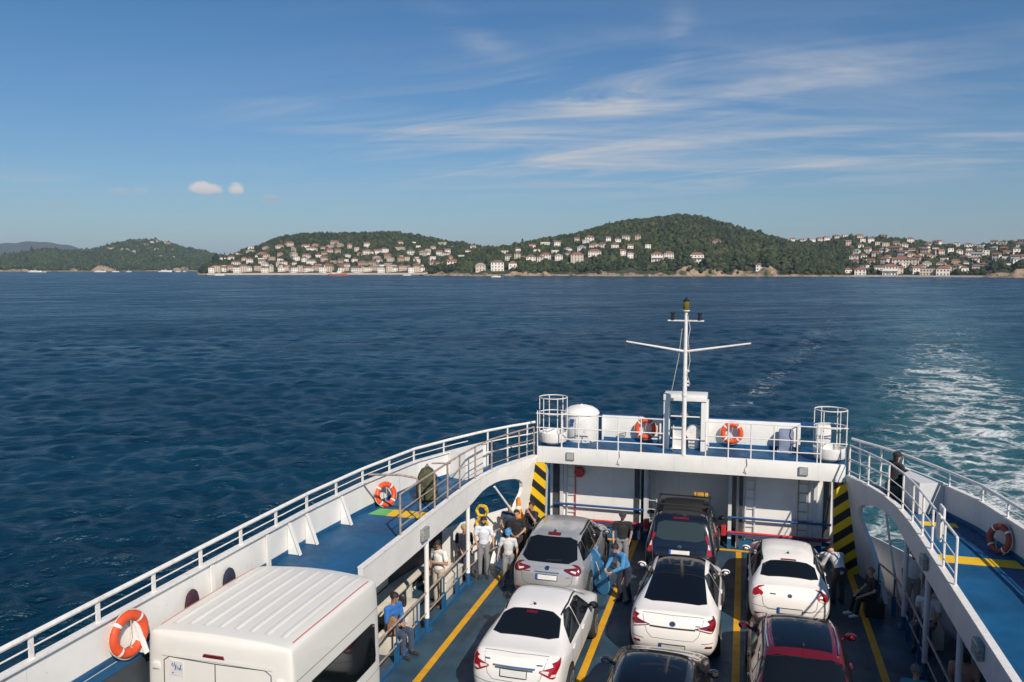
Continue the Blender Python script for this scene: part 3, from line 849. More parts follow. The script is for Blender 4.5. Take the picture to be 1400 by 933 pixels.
def small_house(hill, x, y, wpx, label, group, k, hh=None, wall=None, roof=None, kind=None):
    p = None
    for dy in (0, .7, 1.4, 2.1, 2.8, 3.5, 4.5, 5.5, 7.0):
        p = hill.find(x, y + dy)
        if p is not None: break
    if p is None: return None
    X, Y, Z, r = p
    w = max(6.0, wpx * 1.0 * r / 1150.0)
    rg = random.Random(int(x * 31 + y * 77))
    size = min((7.0, 9.0, 11.5, 14.0, 18.0), key=lambda q: abs(q - w))
    wall = wall or rg.choice(['wall_white'] * 7 + ['wall_cream'] * 3 + ['wall_pink', 'wall_tan'])
    roof = roof or rg.choice(['roof_red'] * 5 + ['roof_brown'] * 3 + ['roof_grey'])
    kind = kind or rg.choice(['hip', 'hip', 'gable', 'flat'] if size < 16 else ['hip', 'gable'])
    h = hh or rg.choice([4.0, 6.2, 6.2])
    d = {7.0: 6.0, 9.0: 7.5, 11.5: 8.5, 14.0: 9.0, 18.0: 10.0}[size]
    o = proto(size, d, h, wall, roof, kind, 1.9 if size < 12 else 2.4)
    o.location = (X, Y, Z - 0.3)
    o.rotation_euler = (0, 0, -math.atan2(X, Y) + R(rg.uniform(-32, 32)))
    tag(o, label, 'house', group)
    HOUSE_SPOTS.append((X, Y, size))
    return o

def villa(hill, x, y, w, d, h, wall, roof, kind, label, cols, floors, group=None, balcony=False, terrace=0.0, rz=0.0):
    """a larger house whose windows can be told apart in the photo: each is a part of its own"""
    p = hill.find(x, y)
    if p is None: p = (*on_z(x, y, SEA)[:2], SEA + 2.0, 900)
    X, Y, Z, r = p
    root = empty('villa', (X, Y, Z - 0.3), -math.atan2(X, Y) + R(rz))
    tag(root, label, 'house', group)
    house_wall(w, d, h, wall, False).build('wall', M[wall], root)
    house_roof(w, d, h, kind, 2.5).build('roof', M[roof], root)
    for f in range(floors):
        z0 = f * h / floors + 0.8
        for c in range(cols):
            xx = -w/2 + (c + 0.5) * w / cols
            b = MB(); b.box(xx - 0.75, xx + 0.75, -0.10, -0.003, z0, z0 + 1.75)
            wn = b.build('window', M['frame_white'], root)
            b = MB(); b.box(xx - 0.62, xx + 0.62, -0.14, -0.102, z0 + 0.12, z0 + 1.63)
            b.build('pane', M['pane'], wn)
    if balcony:
        b = MB(); b.box(-w/2 - 0.2, w/2 + 0.2, -1.8, -0.15, h * 0.5 - 0.2, h * 0.5 + 0.05)
        b.box(-w/2 - 0.2, w/2 + 0.2, -1.8, -1.7, h * 0.5 + 0.05, h * 0.5 + 0.9)
        for xx in (-w/2, 0, w/2): b.box(xx - 0.15, xx + 0.15, -1.7, -1.4, -3.0, h * 0.5 - 0.2)
        b.build('balcony', M['wall_white'], root)
    if terrace:
        b = MB(); b.box(-w/2 - terrace, w/2 + terrace, -5.0, -1.9, -7.0, -0.4)
        b.build('terrace', M['stone'], root)
    HOUSE_SPOTS.append((X, Y, w + 1))
    return root

def build_houses():
    V = villa
    V(H_MAIN, 898.6, 357, 13, 9, 8.4, 'wall_white', 'roof_red', 'hip', 'three-storey white villa with red hip roof above the cliffs, left of a smaller twin', 4, 3, balcony=True)
    V(H_MAIN, 914.5, 353.5, 11, 8, 6.4, 'wall_white', 'roof_red', 'hip', 'white red-roofed villa just right of the three-storey villa above the cliffs', 4, 2)
    V(H_MAIN, 953, 357, 14.5, 8, 7.4, 'wall_white', 'roof_red', 'hip', 'wide white villa with a columned balcony standing alone above the tan cliff', 4, 2, balcony=True, terrace=4)
    V(H_MAIN, 680, 370.5, 14.5, 9, 10.0, 'wall_white', 'roof_brown', 'hip', 'tall white seaside house with two rows of dark windows', 4, 3)
    V(H_MAIN, 657, 370.5, 11, 8, 7.0, 'wall_cream', 'roof_grey', 'hip', 'cream house on the shore left of the tall white seaside house', 3, 2)
    V(H_MAIN, 617.5, 363.5, 11, 8, 5.6, 'wall_white', 'roof_red', 'gable', 'white gabled house by itself on the low left end of the cliffs', 3, 2)
    V(H_MAIN, 789, 358, 14.5, 9, 9.0, 'wall_cream', 'roof_red', 'hip', 'large cream mansion with tall windows over the long pale terrace wall', 4, 3, terrace=3)
    V(H_MAIN, 726, 358, 11, 8, 6.5, 'wall_white', 'roof_brown', 'hip', 'white house with brown roof behind the terrace wall', 3, 2)
    V(H_MAIN, 701, 365.5, 9, 7, 4.5, 'wall_white', 'roof_red', 'hip', 'low white cottage at the left end of the terrace wall', 2, 1)
    V(H_MAIN, 746, 354.5, 12, 8, 5.8, 'wall_white', 'roof_red', 'hip', 'white house with red roof right of the brown-roofed one above the terrace wall', 4, 2)
    V(H_MAIN, 813, 350.5, 15, 8, 6.2, 'wall_white', 'roof_red', 'hip', 'broad white house with the brightest red roof on the left slope', 5, 2)
    V(H_MAIN, 806, 330, 11.5, 8, 5.6, 'wall_white', 'roof_red', 'hip', 'topmost white house under the skyline of the main hill', 3, 2)
    V(H_RIGHT, 1217, 376.5, 14.5, 9, 9.5, 'wall_white', 'roof_red', 'hip', 'three-storey white waterfront building with balconies and red roof', 5, 3, balcony=True)
    V(H_RIGHT, 1176, 376.5, 11, 8, 6.0, 'wall_white', 'roof_red', 'hip', 'white waterfront house with red roof at the left end of the quay', 3, 2)
    V(H_RIGHT, 1289, 376.5, 12, 8, 7.2, 'wall_white', 'roof_red', 'hip', 'white house with red roof at the right end of the waterfront row', 4, 2)
    V(H_RIGHT, 1268, 376, 14, 9, 6.5, 'wall_cream', 'roof_grey', 'flat', 'cream flat-roofed waterfront building with a long row of windows', 5, 2)
    V(H_RIGHT, 1229, 364.5, 14, 9, 8.0, 'wall_white', 'roof_red', 'gable', 'tall white gabled house behind the waterfront on the right ridge', 4, 3)
    V(H_RIGHT, 1247, 364.5, 13, 9, 8.0, 'wall_cream', 'roof_brown', 'hip', 'tall cream house next to the tall gabled one behind the waterfront', 4, 3)
    V(H_RIGHT, 1092, 376.5, 11, 6, 3.2, 'wall_white', 'roof_grey', 'flat', 'low flat white boathouse at the foot of the wooded slope', 3, 1)
    g = 'houses among the trees on the left slope of the main hill'
    lab = 'small pale house among trees on the left slope of the main hill'
    for i, (x, y, w) in enumerate(((707,353,8),(764,356,12),(794,344,10),(810,340,10),(778,344,9),(762,337,11),(745,335,12),(728,339,10),(708.5,344,7),(689,349,10),
                   (734,345,9),(759,346,10),(789,330,7),(832,331,8),(855,329,10),(872,328,7),(841,339,10),(852,350,6),(862,340,6),(886,341,9),(694,356,8),(716,356,8),
                   (738,358,9),(776,350,8),(800,334,7),(822,340,8),(845,333,6),(862,353,6))):
        small_house(H_MAIN, x, y, w, lab, g, i)
    small_house(H_MAIN, 979, 333, 9, 'lone pale house high in the woods right of the main summit', None, 0)
    small_house(H_MAIN, 1038, 370, 8, 'small pale house low on the cliff at the right end of the tan rocks', None, 0, kind='hip', wall='wall_white')
    g = 'houses crowded on the right ridge'
    lab = 'small pale house crowded among trees on the right ridge'
    L = [(1072,327,9),(1084,328,7),(1097,328.5,7),(1111,327.5,9),(1122,326.5,8),(1131,326.5,9),(1145,325.5,9),(1156,325,7),(1176,327,9),(1191,332,9),(1209,328,8),(1245,332,9),(1262,341,11),(1279,336,9),(1300,338,11),(1324,340,9),
         (1177,341,6),(1185,346,8),(1207,347,10),(1222,345,14),(1232,351,10),(1214,355,8),(1267,364,11),(1286,364,11),(1190,363,9),(1200,370,12),(1230,374,9),(1254,374,10),
         (1307,371,9),(1160,373,6),(1285,349,11),(1317,355,10),(1335,354,12),(1307,361,10),(1361,355,8),(1375,349,10),(1387,355,8),(1355,361,9),(1395,340,9),(1340,341,8),
         (1334,369,8),(1320,363,8),(1380,365,9),(1300,346,8),(1246,354,9),(1259,354,8),(1273,356,9),(1246,345,8),(1196,352,7),(1181,356,7),(1170,349,6),(1348,349,7),(1325,347,7),
         (1160,336,7),(1225,335,7),(1236,340,8),(1312,349,7),(1290,357,8),(1344,366,7),(1398,358,9),(1390,347,7),(1296,372,8),(1208,361,8),(1279,345,8)]
    rg = random.Random(8)
    for k in range(90):
        x, y = rg.uniform(1165, 1398), rg.uniform(332, 372)
        if any(abs(x - a) < 8 and abs(y - c) < 4 for a, c, _ in L): continue
        L.append((x, y, rg.uniform(6, 10)))
    for i, (x, y, w) in enumerate(L): small_house(H_RIGHT, x, y, w, lab, g, i, hh=(6.2 if x < 1160 and y < 330 else None))
    # village of the middle hill: a waterfront row and houses thinning out up the slope
    g = 'waterfront row of the middle village'
    lab = 'pale building in the waterfront row below the middle hill'
    for i, (x, w) in enumerate(((289,7),(296,9),(305,8),(314,10),(324,9),(333,10),(341,8),(353,12),(362,10),(370,8),(385,9),(393,8),(403,10),(410,8),(421,9),(432,12),(441,9),(449,10),(466,7),(474,8),(485,11),(493,9),(502,12),(513,8),(521,10),(533,9),(540,8),(551,11),(562,8),(570,9),(577,7))):
        small_house(H_MID, x, 373.0 - (i * 5 % 4) * 0.9, w, lab, g, i, hh=(7.0, 8.4, 5.6, 6.6)[i % 4], kind=('hip', 'flat', 'gable')[(i * 7) % 3],
                    wall=('wall_white', 'wall_cream', 'wall_white', 'wall_pink')[(i * 5) % 4])
    g = 'houses scattered up the middle hill'
    lab = 'small pale house scattered among trees on the middle hill'
    rg = random.Random(4)
    pts = [(343,347,12),(341,360,9),(362,342,8),(382,341,11),(397,337,11),(418,339,11),(447,333,12),(456,335,9),(450,340,8),(462,347,9),(425,344,13),(403,352,9),(383,350,9),(360,350,12),(322,362,11),(305,358,9),
           (345,362,8),(358,362,9),(388,364,10),(425,362,12),(501,348,10),(517,348,12),(515,355,11),(548,336,8),(546,343,12),(565,334,8),(585,333,8),(603,336,10),(617,340,9),(592,342,8),(584,350,9),(560,348,9),
           (533,358,9),(495,364,12),(508,364,11),(548,358,9),(570,360,9),(600,349,8),(622,343,9),(640,346,8),(630,352,8),(435,352,8),(443,358,8),(472,358,9),(485,358,8),(430,337,8),(372,357,8)]
    for k in range(150):
        pts.append((rg.uniform(300, 650), 371 - abs(rg.gauss(0, 1)) * 17, rg.uniform(6, 10)))
    done = []
    for i, (x, y, w) in enumerate(pts):
        if y < 334 or any(abs(x - a) < 6.5 and abs(y - c) < 3.6 for a, c in done): continue
        done.append((x, y)); small_house(H_MID, x, y, w, lab, g, i)
    g = 'houses on the far left island'
    lab = 'tiny pale house on the crown of the hazy far left island'
    for i, (x, y, w) in enumerate(((172,344,8),(176,345,5),(180,338,5),(187,339,7),(200,337,7),(207,333,5),(212,331,6),(222,334,8),(229,334,6),(205,342,6),(214,343,5),(220,353,4),(237,354,4),(148,342,6),(154,342,5),(190,331,5),(183,346,5),(237,344,4))):
        small_house(H_FAR, x, y, w, lab, g, i, hh=6.2)
build_houses()
# unused prototypes do not exist: the first house of every kind is the prototype itself

woods(H_MAIN, 20000, 2, 1.70, M['wood'], 'dark green pine wood covering the main hill', 580, 1160, 1)
woods(H_RIGHT, 16000, 1, 1.8, M['wood'], 'dark tree cover between the houses of the right ridge', 1010, 1560, 2)
woods(H_MID, 17000, 1, 2.05, M['wood'], 'dark tree cover between the houses of the middle hill', 272, 800, 3)
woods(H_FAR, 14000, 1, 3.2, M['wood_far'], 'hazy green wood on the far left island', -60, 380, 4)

# trees one can tell apart: along the shore and between the villas
def build_trees():
    protos = []
    for kind in range(3):
        r = empty('tree', (0, -600, 0))
        b = MB()
        b.tube([(0,0,-1.0),(0.1,0,1.2),(0.0,0.15,2.6)], [0.30, 0.24, 0.14], 7)
        for a in range(4):
            th = a * 1.57 + 0.4 + kind
            b.tube([(0,0.08,1.5 + 0.2*a),(math.cos(th)*0.8, math.sin(th)*0.8, 2.6+0.2*a)], [0.12, 0.05], 5)
        b.build('trunk', M['trunk'], r)
        b = MB(); lr = random.Random(kind)
        for c in range(26 if kind < 2 else 20):
            th = lr.uniform(0, 6.28); rad = lr.uniform(0.2, 1.9) if kind < 2 else lr.uniform(0.1, 0.9)
            zc = (lr.uniform(2.0, 4.6) if kind == 0 else (lr.uniform(2.8, 4.2) if kind == 1 else lr.uniform(1.4, 6.6)))
            if kind == 2: rad *= max(0.15, 1 - (zc - 1.4) / 6.0)
            s = lr.uniform(0.45, 0.95) * (0.8 if kind == 2 else 1.0)
            v, f = ICO1
            b.add([(p[0]*s*lr.uniform(.7,1.25) + math.cos(th)*rad, p[1]*s*lr.uniform(.7,1.25) + math.sin(th)*rad, p[2]*s*0.8*lr.uniform(.7,1.25) + zc) for p in v], [tuple(q) for q in f])
        b.build('crown', M['crown%d' % kind], r, fix=False)
        protos.append([r, False])
    labels = ['rounded dark tree standing near the shore houses', 'spreading olive green tree standing near the shore', 'slim dark cypress standing between the shore houses']
    rg = random.Random(9)
    n = 0
    for k in range(210):
        hill = (H_MAIN, H_RIGHT, H_MID)[k % 3]
        x = (rg.uniform(600, 1130), rg.uniform(1170, 1395), rg.uniform(300, 600))[k % 3]
        y = (rg.uniform(354, 374), rg.uniform(350, 376), rg.uniform(358, 373))[k % 3]
        p = hill.find(x, y)
        if p is None or p[2] < SEA + 1.5: continue
        if any(math.hypot(p[0]-a, p[1]-c) < q * 0.8 for a, c, q in HOUSE_SPOTS): continue
        kd = rg.choice([0, 0, 1, 1, 2])
        pr = protos[kd]
        if not pr[1]: pr[1] = True; o = pr[0]
        else: o = copy_tree(pr[0])
        s = rg.uniform(0.9, 1.7)
        o.location = (p[0], p[1], p[2] - 0.2); o.scale = (s, s, s * rg.uniform(0.85, 1.15)); o.rotation_euler = (0, 0, rg.uniform(0, 6.28))
        tag(o, labels[kd], 'tree', ('round trees by the shore', 'spreading trees by the shore', 'cypresses by the shore')[kd])
        n += 1
        if n >= 84: break
M['trunk'] = mat('trunk', (0.10, 0.07, 0.05), 0.9, var=0.3, vscale=6)
M['crown0'] = mat('crown0', (0.030, 0.046, 0.018), 0.85, var=0.45, vscale=1.2, spec=0.2)
M['crown1'] = mat('crown1', (0.058, 0.072, 0.024), 0.85, var=0.45, vscale=1.2, spec=0.2)
M['crown2'] = mat('crown2', (0.018, 0.032, 0.016), 0.85, var=0.45, vscale=1.2, spec=0.2)
build_trees()

# quays, terrace wall
def shore_wall(hill, x0, x1, n, name, label, z0, z1, th, m, off=0.0, yoff=None):
    b = MB(); pts = []
    for x in np.linspace(x0, x1, n):
        A = az_of(x)
        if yoff is None: r = float(hill.params(np.array([A]))[1][0]) + off + 9.0 * 0
        else:
            p = hill.find(x, yoff(x)); r = p[3]
        pts.append((A, r))
    for (A0, r0), (A1, r1) in zip(pts[:-1], pts[1:]):
        P = lambda A, r, z: (r * math.sin(A), r * math.cos(A), z)
        za = zb = 0
        if yoff is not None:
            za = float(hill.height(np.array([A0]), np.array([r0]))[0]); zb = float(hill.height(np.array([A1]), np.array([r1]))[0])
        b.add([P(A0,r0,z0+za),P(A1,r1,z0+zb),P(A1,r1+th,z0+zb),P(A0,r0+th,z0+za),P(A0,r0,z1+za),P(A1,r1,z1+zb),P(A1,r1+th,z1+zb),P(A0,r0+th,z1+za)],
              [(0,1,5,4),(4,5,6,7),(2,3,7,6),(1,2,6,5),(3,0,4,7)])
    o = b.build(name, M[m])
    tag(o, label, 'wall')
    return o
M['quay'] = mat('quay', (0.42, 0.37, 0.31), 0.85, var=0.15, vscale=0.4)
shore_wall(H_MID, 283, 596, 60, 'quay_wall', 'long pale quay wall at the water below the middle village', SEA - 2, SEA + 2.2, 6, 'quay', -10)
shore_wall(H_RIGHT, 1150, 1344, 50, 'quay_wall', 'pale quay wall at the water below the right ridge', SEA - 2, SEA + 1.6, 6, 'quay', -10)
shore_wall(H_MAIN, 694, 735, 14, 'terrace_wall', 'long pale terrace wall under the houses left of the cliffs', -2.0, 1.6, 1.0, 'quay', 0, lambda x: 367 - (x - 694) * 0.045)
shore_wall(H_MAIN, 752, 792, 14, 'terrace_wall', 'pale terrace wall in front of the large cream mansion', -2.0, 1.4, 1.0, 'quay', 0, lambda x: 361.5 - (x - 752) * 0.03)
shore_wall(H_MAIN, 905, 968, 16, 'terrace_wall', 'pale terrace wall on the cliff top under the wide villa', -2.0, 0.8, 1.0, 'quay', 0, lambda x: 358.0 + (x - 905) * 0.02)

# ------------------------------------------------------------------ boats under way and at moorings
M['boat_white'] = mat('boat_white', (0.75, 0.74, 0.72), 0.4, var=0.05, vscale=1)
M['boat_red'] = mat('boat_red', (0.42, 0.11, 0.06), 0.5, var=0.1, vscale=1)
def boat(x, y, L, label, name='motor_boat', cat='boat', style=0, rz=0.0, group=None, r=None):
    p = on_z(x, y, SEA)
    if r:
        A = math.atan2(p.x, p.y); p = Vector((r * math.sin(A), r * math.cos(A), SEA))
    root = empty(name, p, -math.atan2(p.x, p.y) + R(rz))
    tag(root, label, cat, group)
    hw = L * 0.14; hh = L * 0.09
    vs = []; fs = []; n = 9
    for i in range(n):
        u = i / (n - 1); w = hw * math.sin(min(1.0, (1 - u) * 1.6 + 0.02) * PI / 2) ** 0.8
        xx = -L/2 + L * u; sh = hh * (1 + 0.5 * u * u)
        vs += [(xx, -w * 0.7, -0.6), (xx, w * 0.7, -0.6), (xx, w, sh), (xx, -w, sh)]
    for i in range(n - 1):
        a = i * 4; c = a + 4
        for j in range(4): fs.append((a + j, a + (j+1) % 4, c + (j+1) % 4, c + j))
    fs += [(3,2,1,0), ((n-1)*4, (n-1)*4+1, (n-1)*4+2, (n-1)*4+3)]
    b = MB(); b.add(vs, fs); b.build('hull', M['boat_red'] if style == 1 else M['boat_white'], root)
    b = MB(); b.box(-L*.30, L*.18, -hw*.62, hw*.62, hh*1.02, hh*1.02 + L*.07)
    if style == 1: b.box(-L*.36, L*.22, -hw*.7, hw*.7, hh*1.02 + L*.07 + .02, hh*1.02 + L*.085); b.box(-L*.05, L*.16, -hw*.5, hw*.5, hh + L*.09, hh + L*.14)
    b.build('cabin', M['boat_white'], root)
    b = MB(); b.box(-L*.26, L*.183, -hw*.63, hw*.63, hh*1.02 + L*.03, hh*1.02 + L*.052); b.build('window', M['pane'], root)
    b = MB(); b.tube([(0,0,hh),(0,0,hh + L*(.5 if style == 2 else .22))], L*.008 + .03, 6); b.build('mast', M['boat_white'], root)
boat(462, 377.3, 21, 'red and white passenger boat crossing in front of the middle village', 'passenger_boat', 'boat', 1, 8)
for i, (x, L, st, lab) in enumerate(((48, 22, 0, 'long white boat moored off the far left island, leftmost in view'), (60, 9, 0, 'small white boat just right of the leftmost moored boat'),
        (137, 20, 0, 'white boat moored alone off the bay of the far left island'), (158, 13, 2, 'white sailing yacht with bare mast right of the lone moored boat'),
        (176, 10, 2, 'small bare-masted yacht off the middle of the far left island'), (226, 24, 0, 'large white boat moored below the crown of the far left island'),
        (243, 10, 2, 'bare-masted yacht right of the large moored white boat'), (252, 7, 0, 'tiny white boat near the right end of the far left island'))):
    boat(x, 373, L, lab, 'sailing_yacht' if st == 2 else 'moored_boat', 'boat', st, (i * 37) % 30 - 15, r=1750)
boat(300, 375, 11, 'white motor boat moored at the left end of the village quay', 'motor_boat', 'boat', 0, 5, r=1010)
boat(556, 376, 9, 'small white motor boat near the right end of the village quay', 'motor_boat', 'boat', 0, -10, r=960)
boat(678, 379.2, 9, 'white motor boat running below the tall white seaside house', 'motor_boat', 'boat', 0, 4, r=800)

# ------------------------------------------------------------------ air
def build_haze():
    b = MB(); b.box(-14000, 14000, -14000, 14000, SEA - 5.0, 260.0)
    m = bpy.data.materials.new('haze'); m.use_nodes = True
    nt = m.node_tree; nt.nodes.clear()
    o = nt.nodes.new('ShaderNodeOutputMaterial'); v = nt.nodes.new('ShaderNodeVolumePrincipled')
    v.inputs['Color'].default_value = (0.62, 0.78, 1.0, 1)
    v.inputs['Density'].default_value = 0.00008
    v.inputs['Anisotropy'].default_value = 0.0
    nt.links.new(v.outputs[0], o.inputs['Volume'])
    h = b.build('haze', m)
    tag(h, 'thin blue sea haze over the water and islands', 'haze', kind='stuff')
build_haze()
# ================================================================== FERRY
XC = -1.55
FO = (XC, 10.0, SEA)
ferry = empty('ferry', FO)
tag(ferry, 'white car ferry with blue decks, raised stern ramp and signal mast', 'ferry')
def fp(b, name, m, parent=None, **kw):
    """a part of the ferry, written in deck coordinates"""
    par = parent or ferry
    if parent is None: return b.build(name, m, ferry, origin=FO, **kw)
    # sub-part: parent mesh objects sit at the ferry's origin
    return b.build(name, m, par, origin=FO, **kw)

# plan of the hull side, mirrored about the centre line
OUT = [(-8.62,-8.0),(-8.62,9.2),(-8.60,12.5),(-8.56,14.8),(-8.40,17.0),(-8.06,19.2),(-7.50,20.75),(-7.05,21.8),(-6.50,22.8),(-6.02,23.5),(-5.80,24.2)]
INN = [(-6.74,-8.0),(-6.74,18.6),(-6.72,19.4),(-6.64,20.4),(-6.48,21.3),(-6.20,22.1),(-5.80,23.05)]
def out_x(y): return float(np.interp(y, [p[1] for p in OUT], [p[0] for p in OUT]))
def inn_x(y): return float(np.interp(y, [p[1] for p in INN], [p[0] for p in INN]))
def side(x, s): return x if s < 0 else 2 * XC - x       # s = -1 left, +1 right
def path(fn, y0, y1, n): return [(fn(y), y) for y in np.linspace(y0, y1, n)]
ZD = 2.53     # side deck
ZG = 3.20     # gunwale top
ZR = 3.55     # top rail

# ---- car deck
b = MB(); b.prism([(-8.5,-8),(side(-8.5,1),-8),(side(-8.5,1),14),(side(-7.9,1),19),(side(-5.8,1),24.4),(side(-5.8,1),25.4),(-5.8,25.4),(-5.8,24.4),(-7.9,19),(-8.5,14)], 'z', -0.25, 0.0)
fp(b, 'car_deck', M['car_deck'])
for x in (-6.09, -2.98, 0.0, 2.88):
    b = MB(); b.box(x - 0.075, x + 0.075, -8, 23.9, 0.001, 0.006)
    fp(b, 'lane_line', M['yellow_paint'])
b = MB(); b.box(-0.75, 2.4, 23.92, 24.06, 0.007, 0.011); fp(b, 'stop_line', M['yellow_paint'])
b = MB(); b.box(-5.4, -2.9, 23.92, 24.06, 0.007, 0.011); fp(b, 'stop_line', M['yellow_paint'])

# ---- outer hull plating, port and starboard
def strip(b, pts, z0, z1, mi=0, th=0.04, s=-1):
    """a bent plate following a plan path, given real thickness"""
    P = [Vector((side(x, s), y, 0)) for x, y in pts]
    N = []
    for i in range(len(P)):
        t = (P[min(i+1, len(P)-1)] - P[max(i-1, 0)]).normalized(); N.append(Vector((-t.y, t.x, 0)) * (-s))
    vs = []
    for p, n in zip(P, N):
        z0v = z0(p.y) if callable(z0) else z0; z1v = z1(p.y) if callable(z1) else z1
        q = p + n * th
        vs += [(p.x, p.y, z0v), (p.x, p.y, z1v), (q.x, q.y, z1v), (q.x, q.y, z0v)]
    fs = [(0,1,2,3)]
    for i in range(len(P) - 1):
        a = i * 4; c = a + 4
        for j in range(4): fs.append((a + j, c + j, c + (j+1) % 4, a + (j+1) % 4))
    L = (len(P) - 1) * 4; fs.append((L+3, L+2, L+1, L))
    b.add(vs, fs, mi)
for s in (-1, 1):
    b = MB()
    strip(b, path(out_x, -8, 20.3, 60), SEA - 1.0, ZD - 0.125, s=s)
    strip(b, path(out_x, 20.3, 24.2, 24), SEA - 1.0, 1.12, s=s)
    strip(b, path(out_x, 20.3, 23.6, 20), ZD - 0.22, ZD - 0.125, s=s)
    strip(b, [(out_x(20.3), 20.3), (inn_x(20.3) - 0.35, 20.3)], 0.0, ZD - 0.1, s=s, th=0.05) if False else None
    fp(b, 'hull_side', M['grey_shaded_white'] if s > 0 else M['white_steel'])  # right side takes the copy with shade in its colour
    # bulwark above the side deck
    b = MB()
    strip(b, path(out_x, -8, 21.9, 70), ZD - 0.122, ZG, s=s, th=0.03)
    gw = fp(b, 'gunwale', M['white_steel'] if s < 0 else M['grey_shaded_white'])
    b = MB()
    pts = [(out_x(y) - 0.01, y) for y in np.linspace(-8, 21.9, 70)]
    strip(b, [(x + 0.065, y) for x, y in pts], ZG + 0.002, ZG + 0.035, s=s, th=0.115)
    fp(b, 'gunwale_cap', M['white_rail'], gw)
    b = MB()
    strip(b, [(out_x(y) + 0.010, y) for y in np.linspace(-8, 21.0, 60)], ZD + 0.001, ZD + 0.10, s=s, th=0.008)
    fp(b, 'kick_strip', M['blue_paint'], gw)
    # gusset brackets that stiffen the bulwark
    k = 0
    for y in list(np.arange(-6.0, 10.0, 2.24)) + [11.55, 13.2, 13.95, 14.6, 15.95]:
        if s > 0 and y > 12: continue
        x = out_x(y)
        b = MB(); x0 = side(x + 0.012, s); x1 = side(x + (0.075 if 10 < y < 13.4 and s < 0 else 0.27), s); xt = side(x + 0.04, s)
        b.add([(x0,y-.012,ZD+.014),(x1,y-.012,ZD+.014),(xt,y-.012,ZG-.03),(x0,y-.012,ZG-.03),(x0,y+.012,ZD+.014),(x1,y+.012,ZD+.014),(xt,y+.012,ZG-.03),(x0,y+.012,ZG-.03)],
              [(0,1,2,3),(7,6,5,4),(0,4,5,1),(1,5,6,2),(2,6,7,3),(3,7,4,0)])
        xm = (x1 + xt) / 2
        b.add([(x1,y-.045,ZD+.014),(x1,y+.045,ZD+.014),(xt,y+.045,ZG-.03),(xt,y-.045,ZG-.03),(side(x+(.085 if 10 < y < 13.4 and s < 0 else .285),s),y-.045,ZD+.014),(side(x+(.085 if 10 < y < 13.4 and s < 0 else .285),s),y+.045,ZD+.014),(side(x+.055,s),y+.045,ZG-.03),(side(x+.055,s),y-.045,ZG-.03)],
              [(0,1,2,3),(7,6,5,4),(0,4,5,1),(1,5,6,2),(2,6,7,3),(3,7,4,0)])
        fp(b, 'bracket', M['white_steel'], gw)
    # top railing along the bulwark
    b = MB()
    b.tube([(side(out_x(y), s), y, ZR) for y in np.linspace(-8, 23.6, 80)] + ([] ), 0.038, 8)
    rl = fp(b, 'hull_railing', M['white_rail'])
    b = MB()
    b.tube([(side(out_x(y), s), y, 3.385) for y in np.linspace(-8, 21.2, 60)], 0.012, 6); fp(b, 'wire', M['white_rail'], rl)
    b = MB()
    for zz in (3.22, 2.92):
        b.tube([(side(out_x(y), s), y, zz) for y in np.linspace(21.9, 23.7, 14)], 0.018, 6)
    fp(b, 'lower_rail', M['white_rail'], rl)
    for y in list(np.arange(-4.36, 20.5, 1.12)):
        x = side(out_x(y), s)
        b = MB(); b.box(x - 0.012, x + 0.012, y - 0.035, y + 0.035, ZG + 0.03, ZR - 0.01); fp(b, 'post', M['white_rail'], rl)
    for y in (21.95, 22.65, 23.3):
        x = side(out_x(y), s)
        b = MB(); b.tube([(x, y, ZD), (x, y, ZR)], 0.026, 8); fp(b, 'post', M['white_rail'], rl)

# ---- upper side decks
for s in (-1, 1):
    b = MB()
    y0 = 13.4 if s < 0 else -8
    o_ = path(out_x, y0, 23.5, 40); i_ = path(inn_x, y0, 23.0, 40)
    poly = [(side(x + 0.006, s), y) for x, y in o_] + [(side(x - 0.065, s), y) for x, y in reversed(i_)]
    b.prism(poly, 'z', ZD - 0.12, ZD)
    if s < 0: b.prism([(-8.612, -8), (-8.54, -8), (-8.54, 13.4), (-8.575, 13.4)], 'z', ZD - 0.121, ZD - 0.001)
    sd = fp(b, 'side_deck', M['deck_blue'])
    b = MB()
    if s < 0:
        b.prism([(-7.78, 16.80), (-6.83, 16.80), (-6.83, 17.28), (-7.78, 17.28)], 'z', ZD + 0.003, ZD + 0.008)
        fp(b, 'painted_strip', M['bright_yellow'], sd)
        b = MB(); b.prism([(-8.22, 16.80), (-7.785, 16.80), (-7.785, 17.28), (-8.15, 17.28)], 'z', ZD + 0.003, ZD + 0.008); fp(b, 'painted_strip', M['green_paint'], sd)
    else:
        b.prism([(3.72, 17.02), (5.20, 17.02), (5.16, 17.46), (3.72, 17.46)], 'z', ZD + 0.003, ZD + 0.008)
        fp(b, 'painted_strip', M['bright_yellow'], sd)
        b = MB(); b.prism([(3.85, 19.4), (4.6, 19.4), (4.6, 19.7), (3.85, 19.7)], 'z', ZD + 0.003, ZD + 0.008); fp(b, 'painted_strip', M['bright_yellow'], sd)

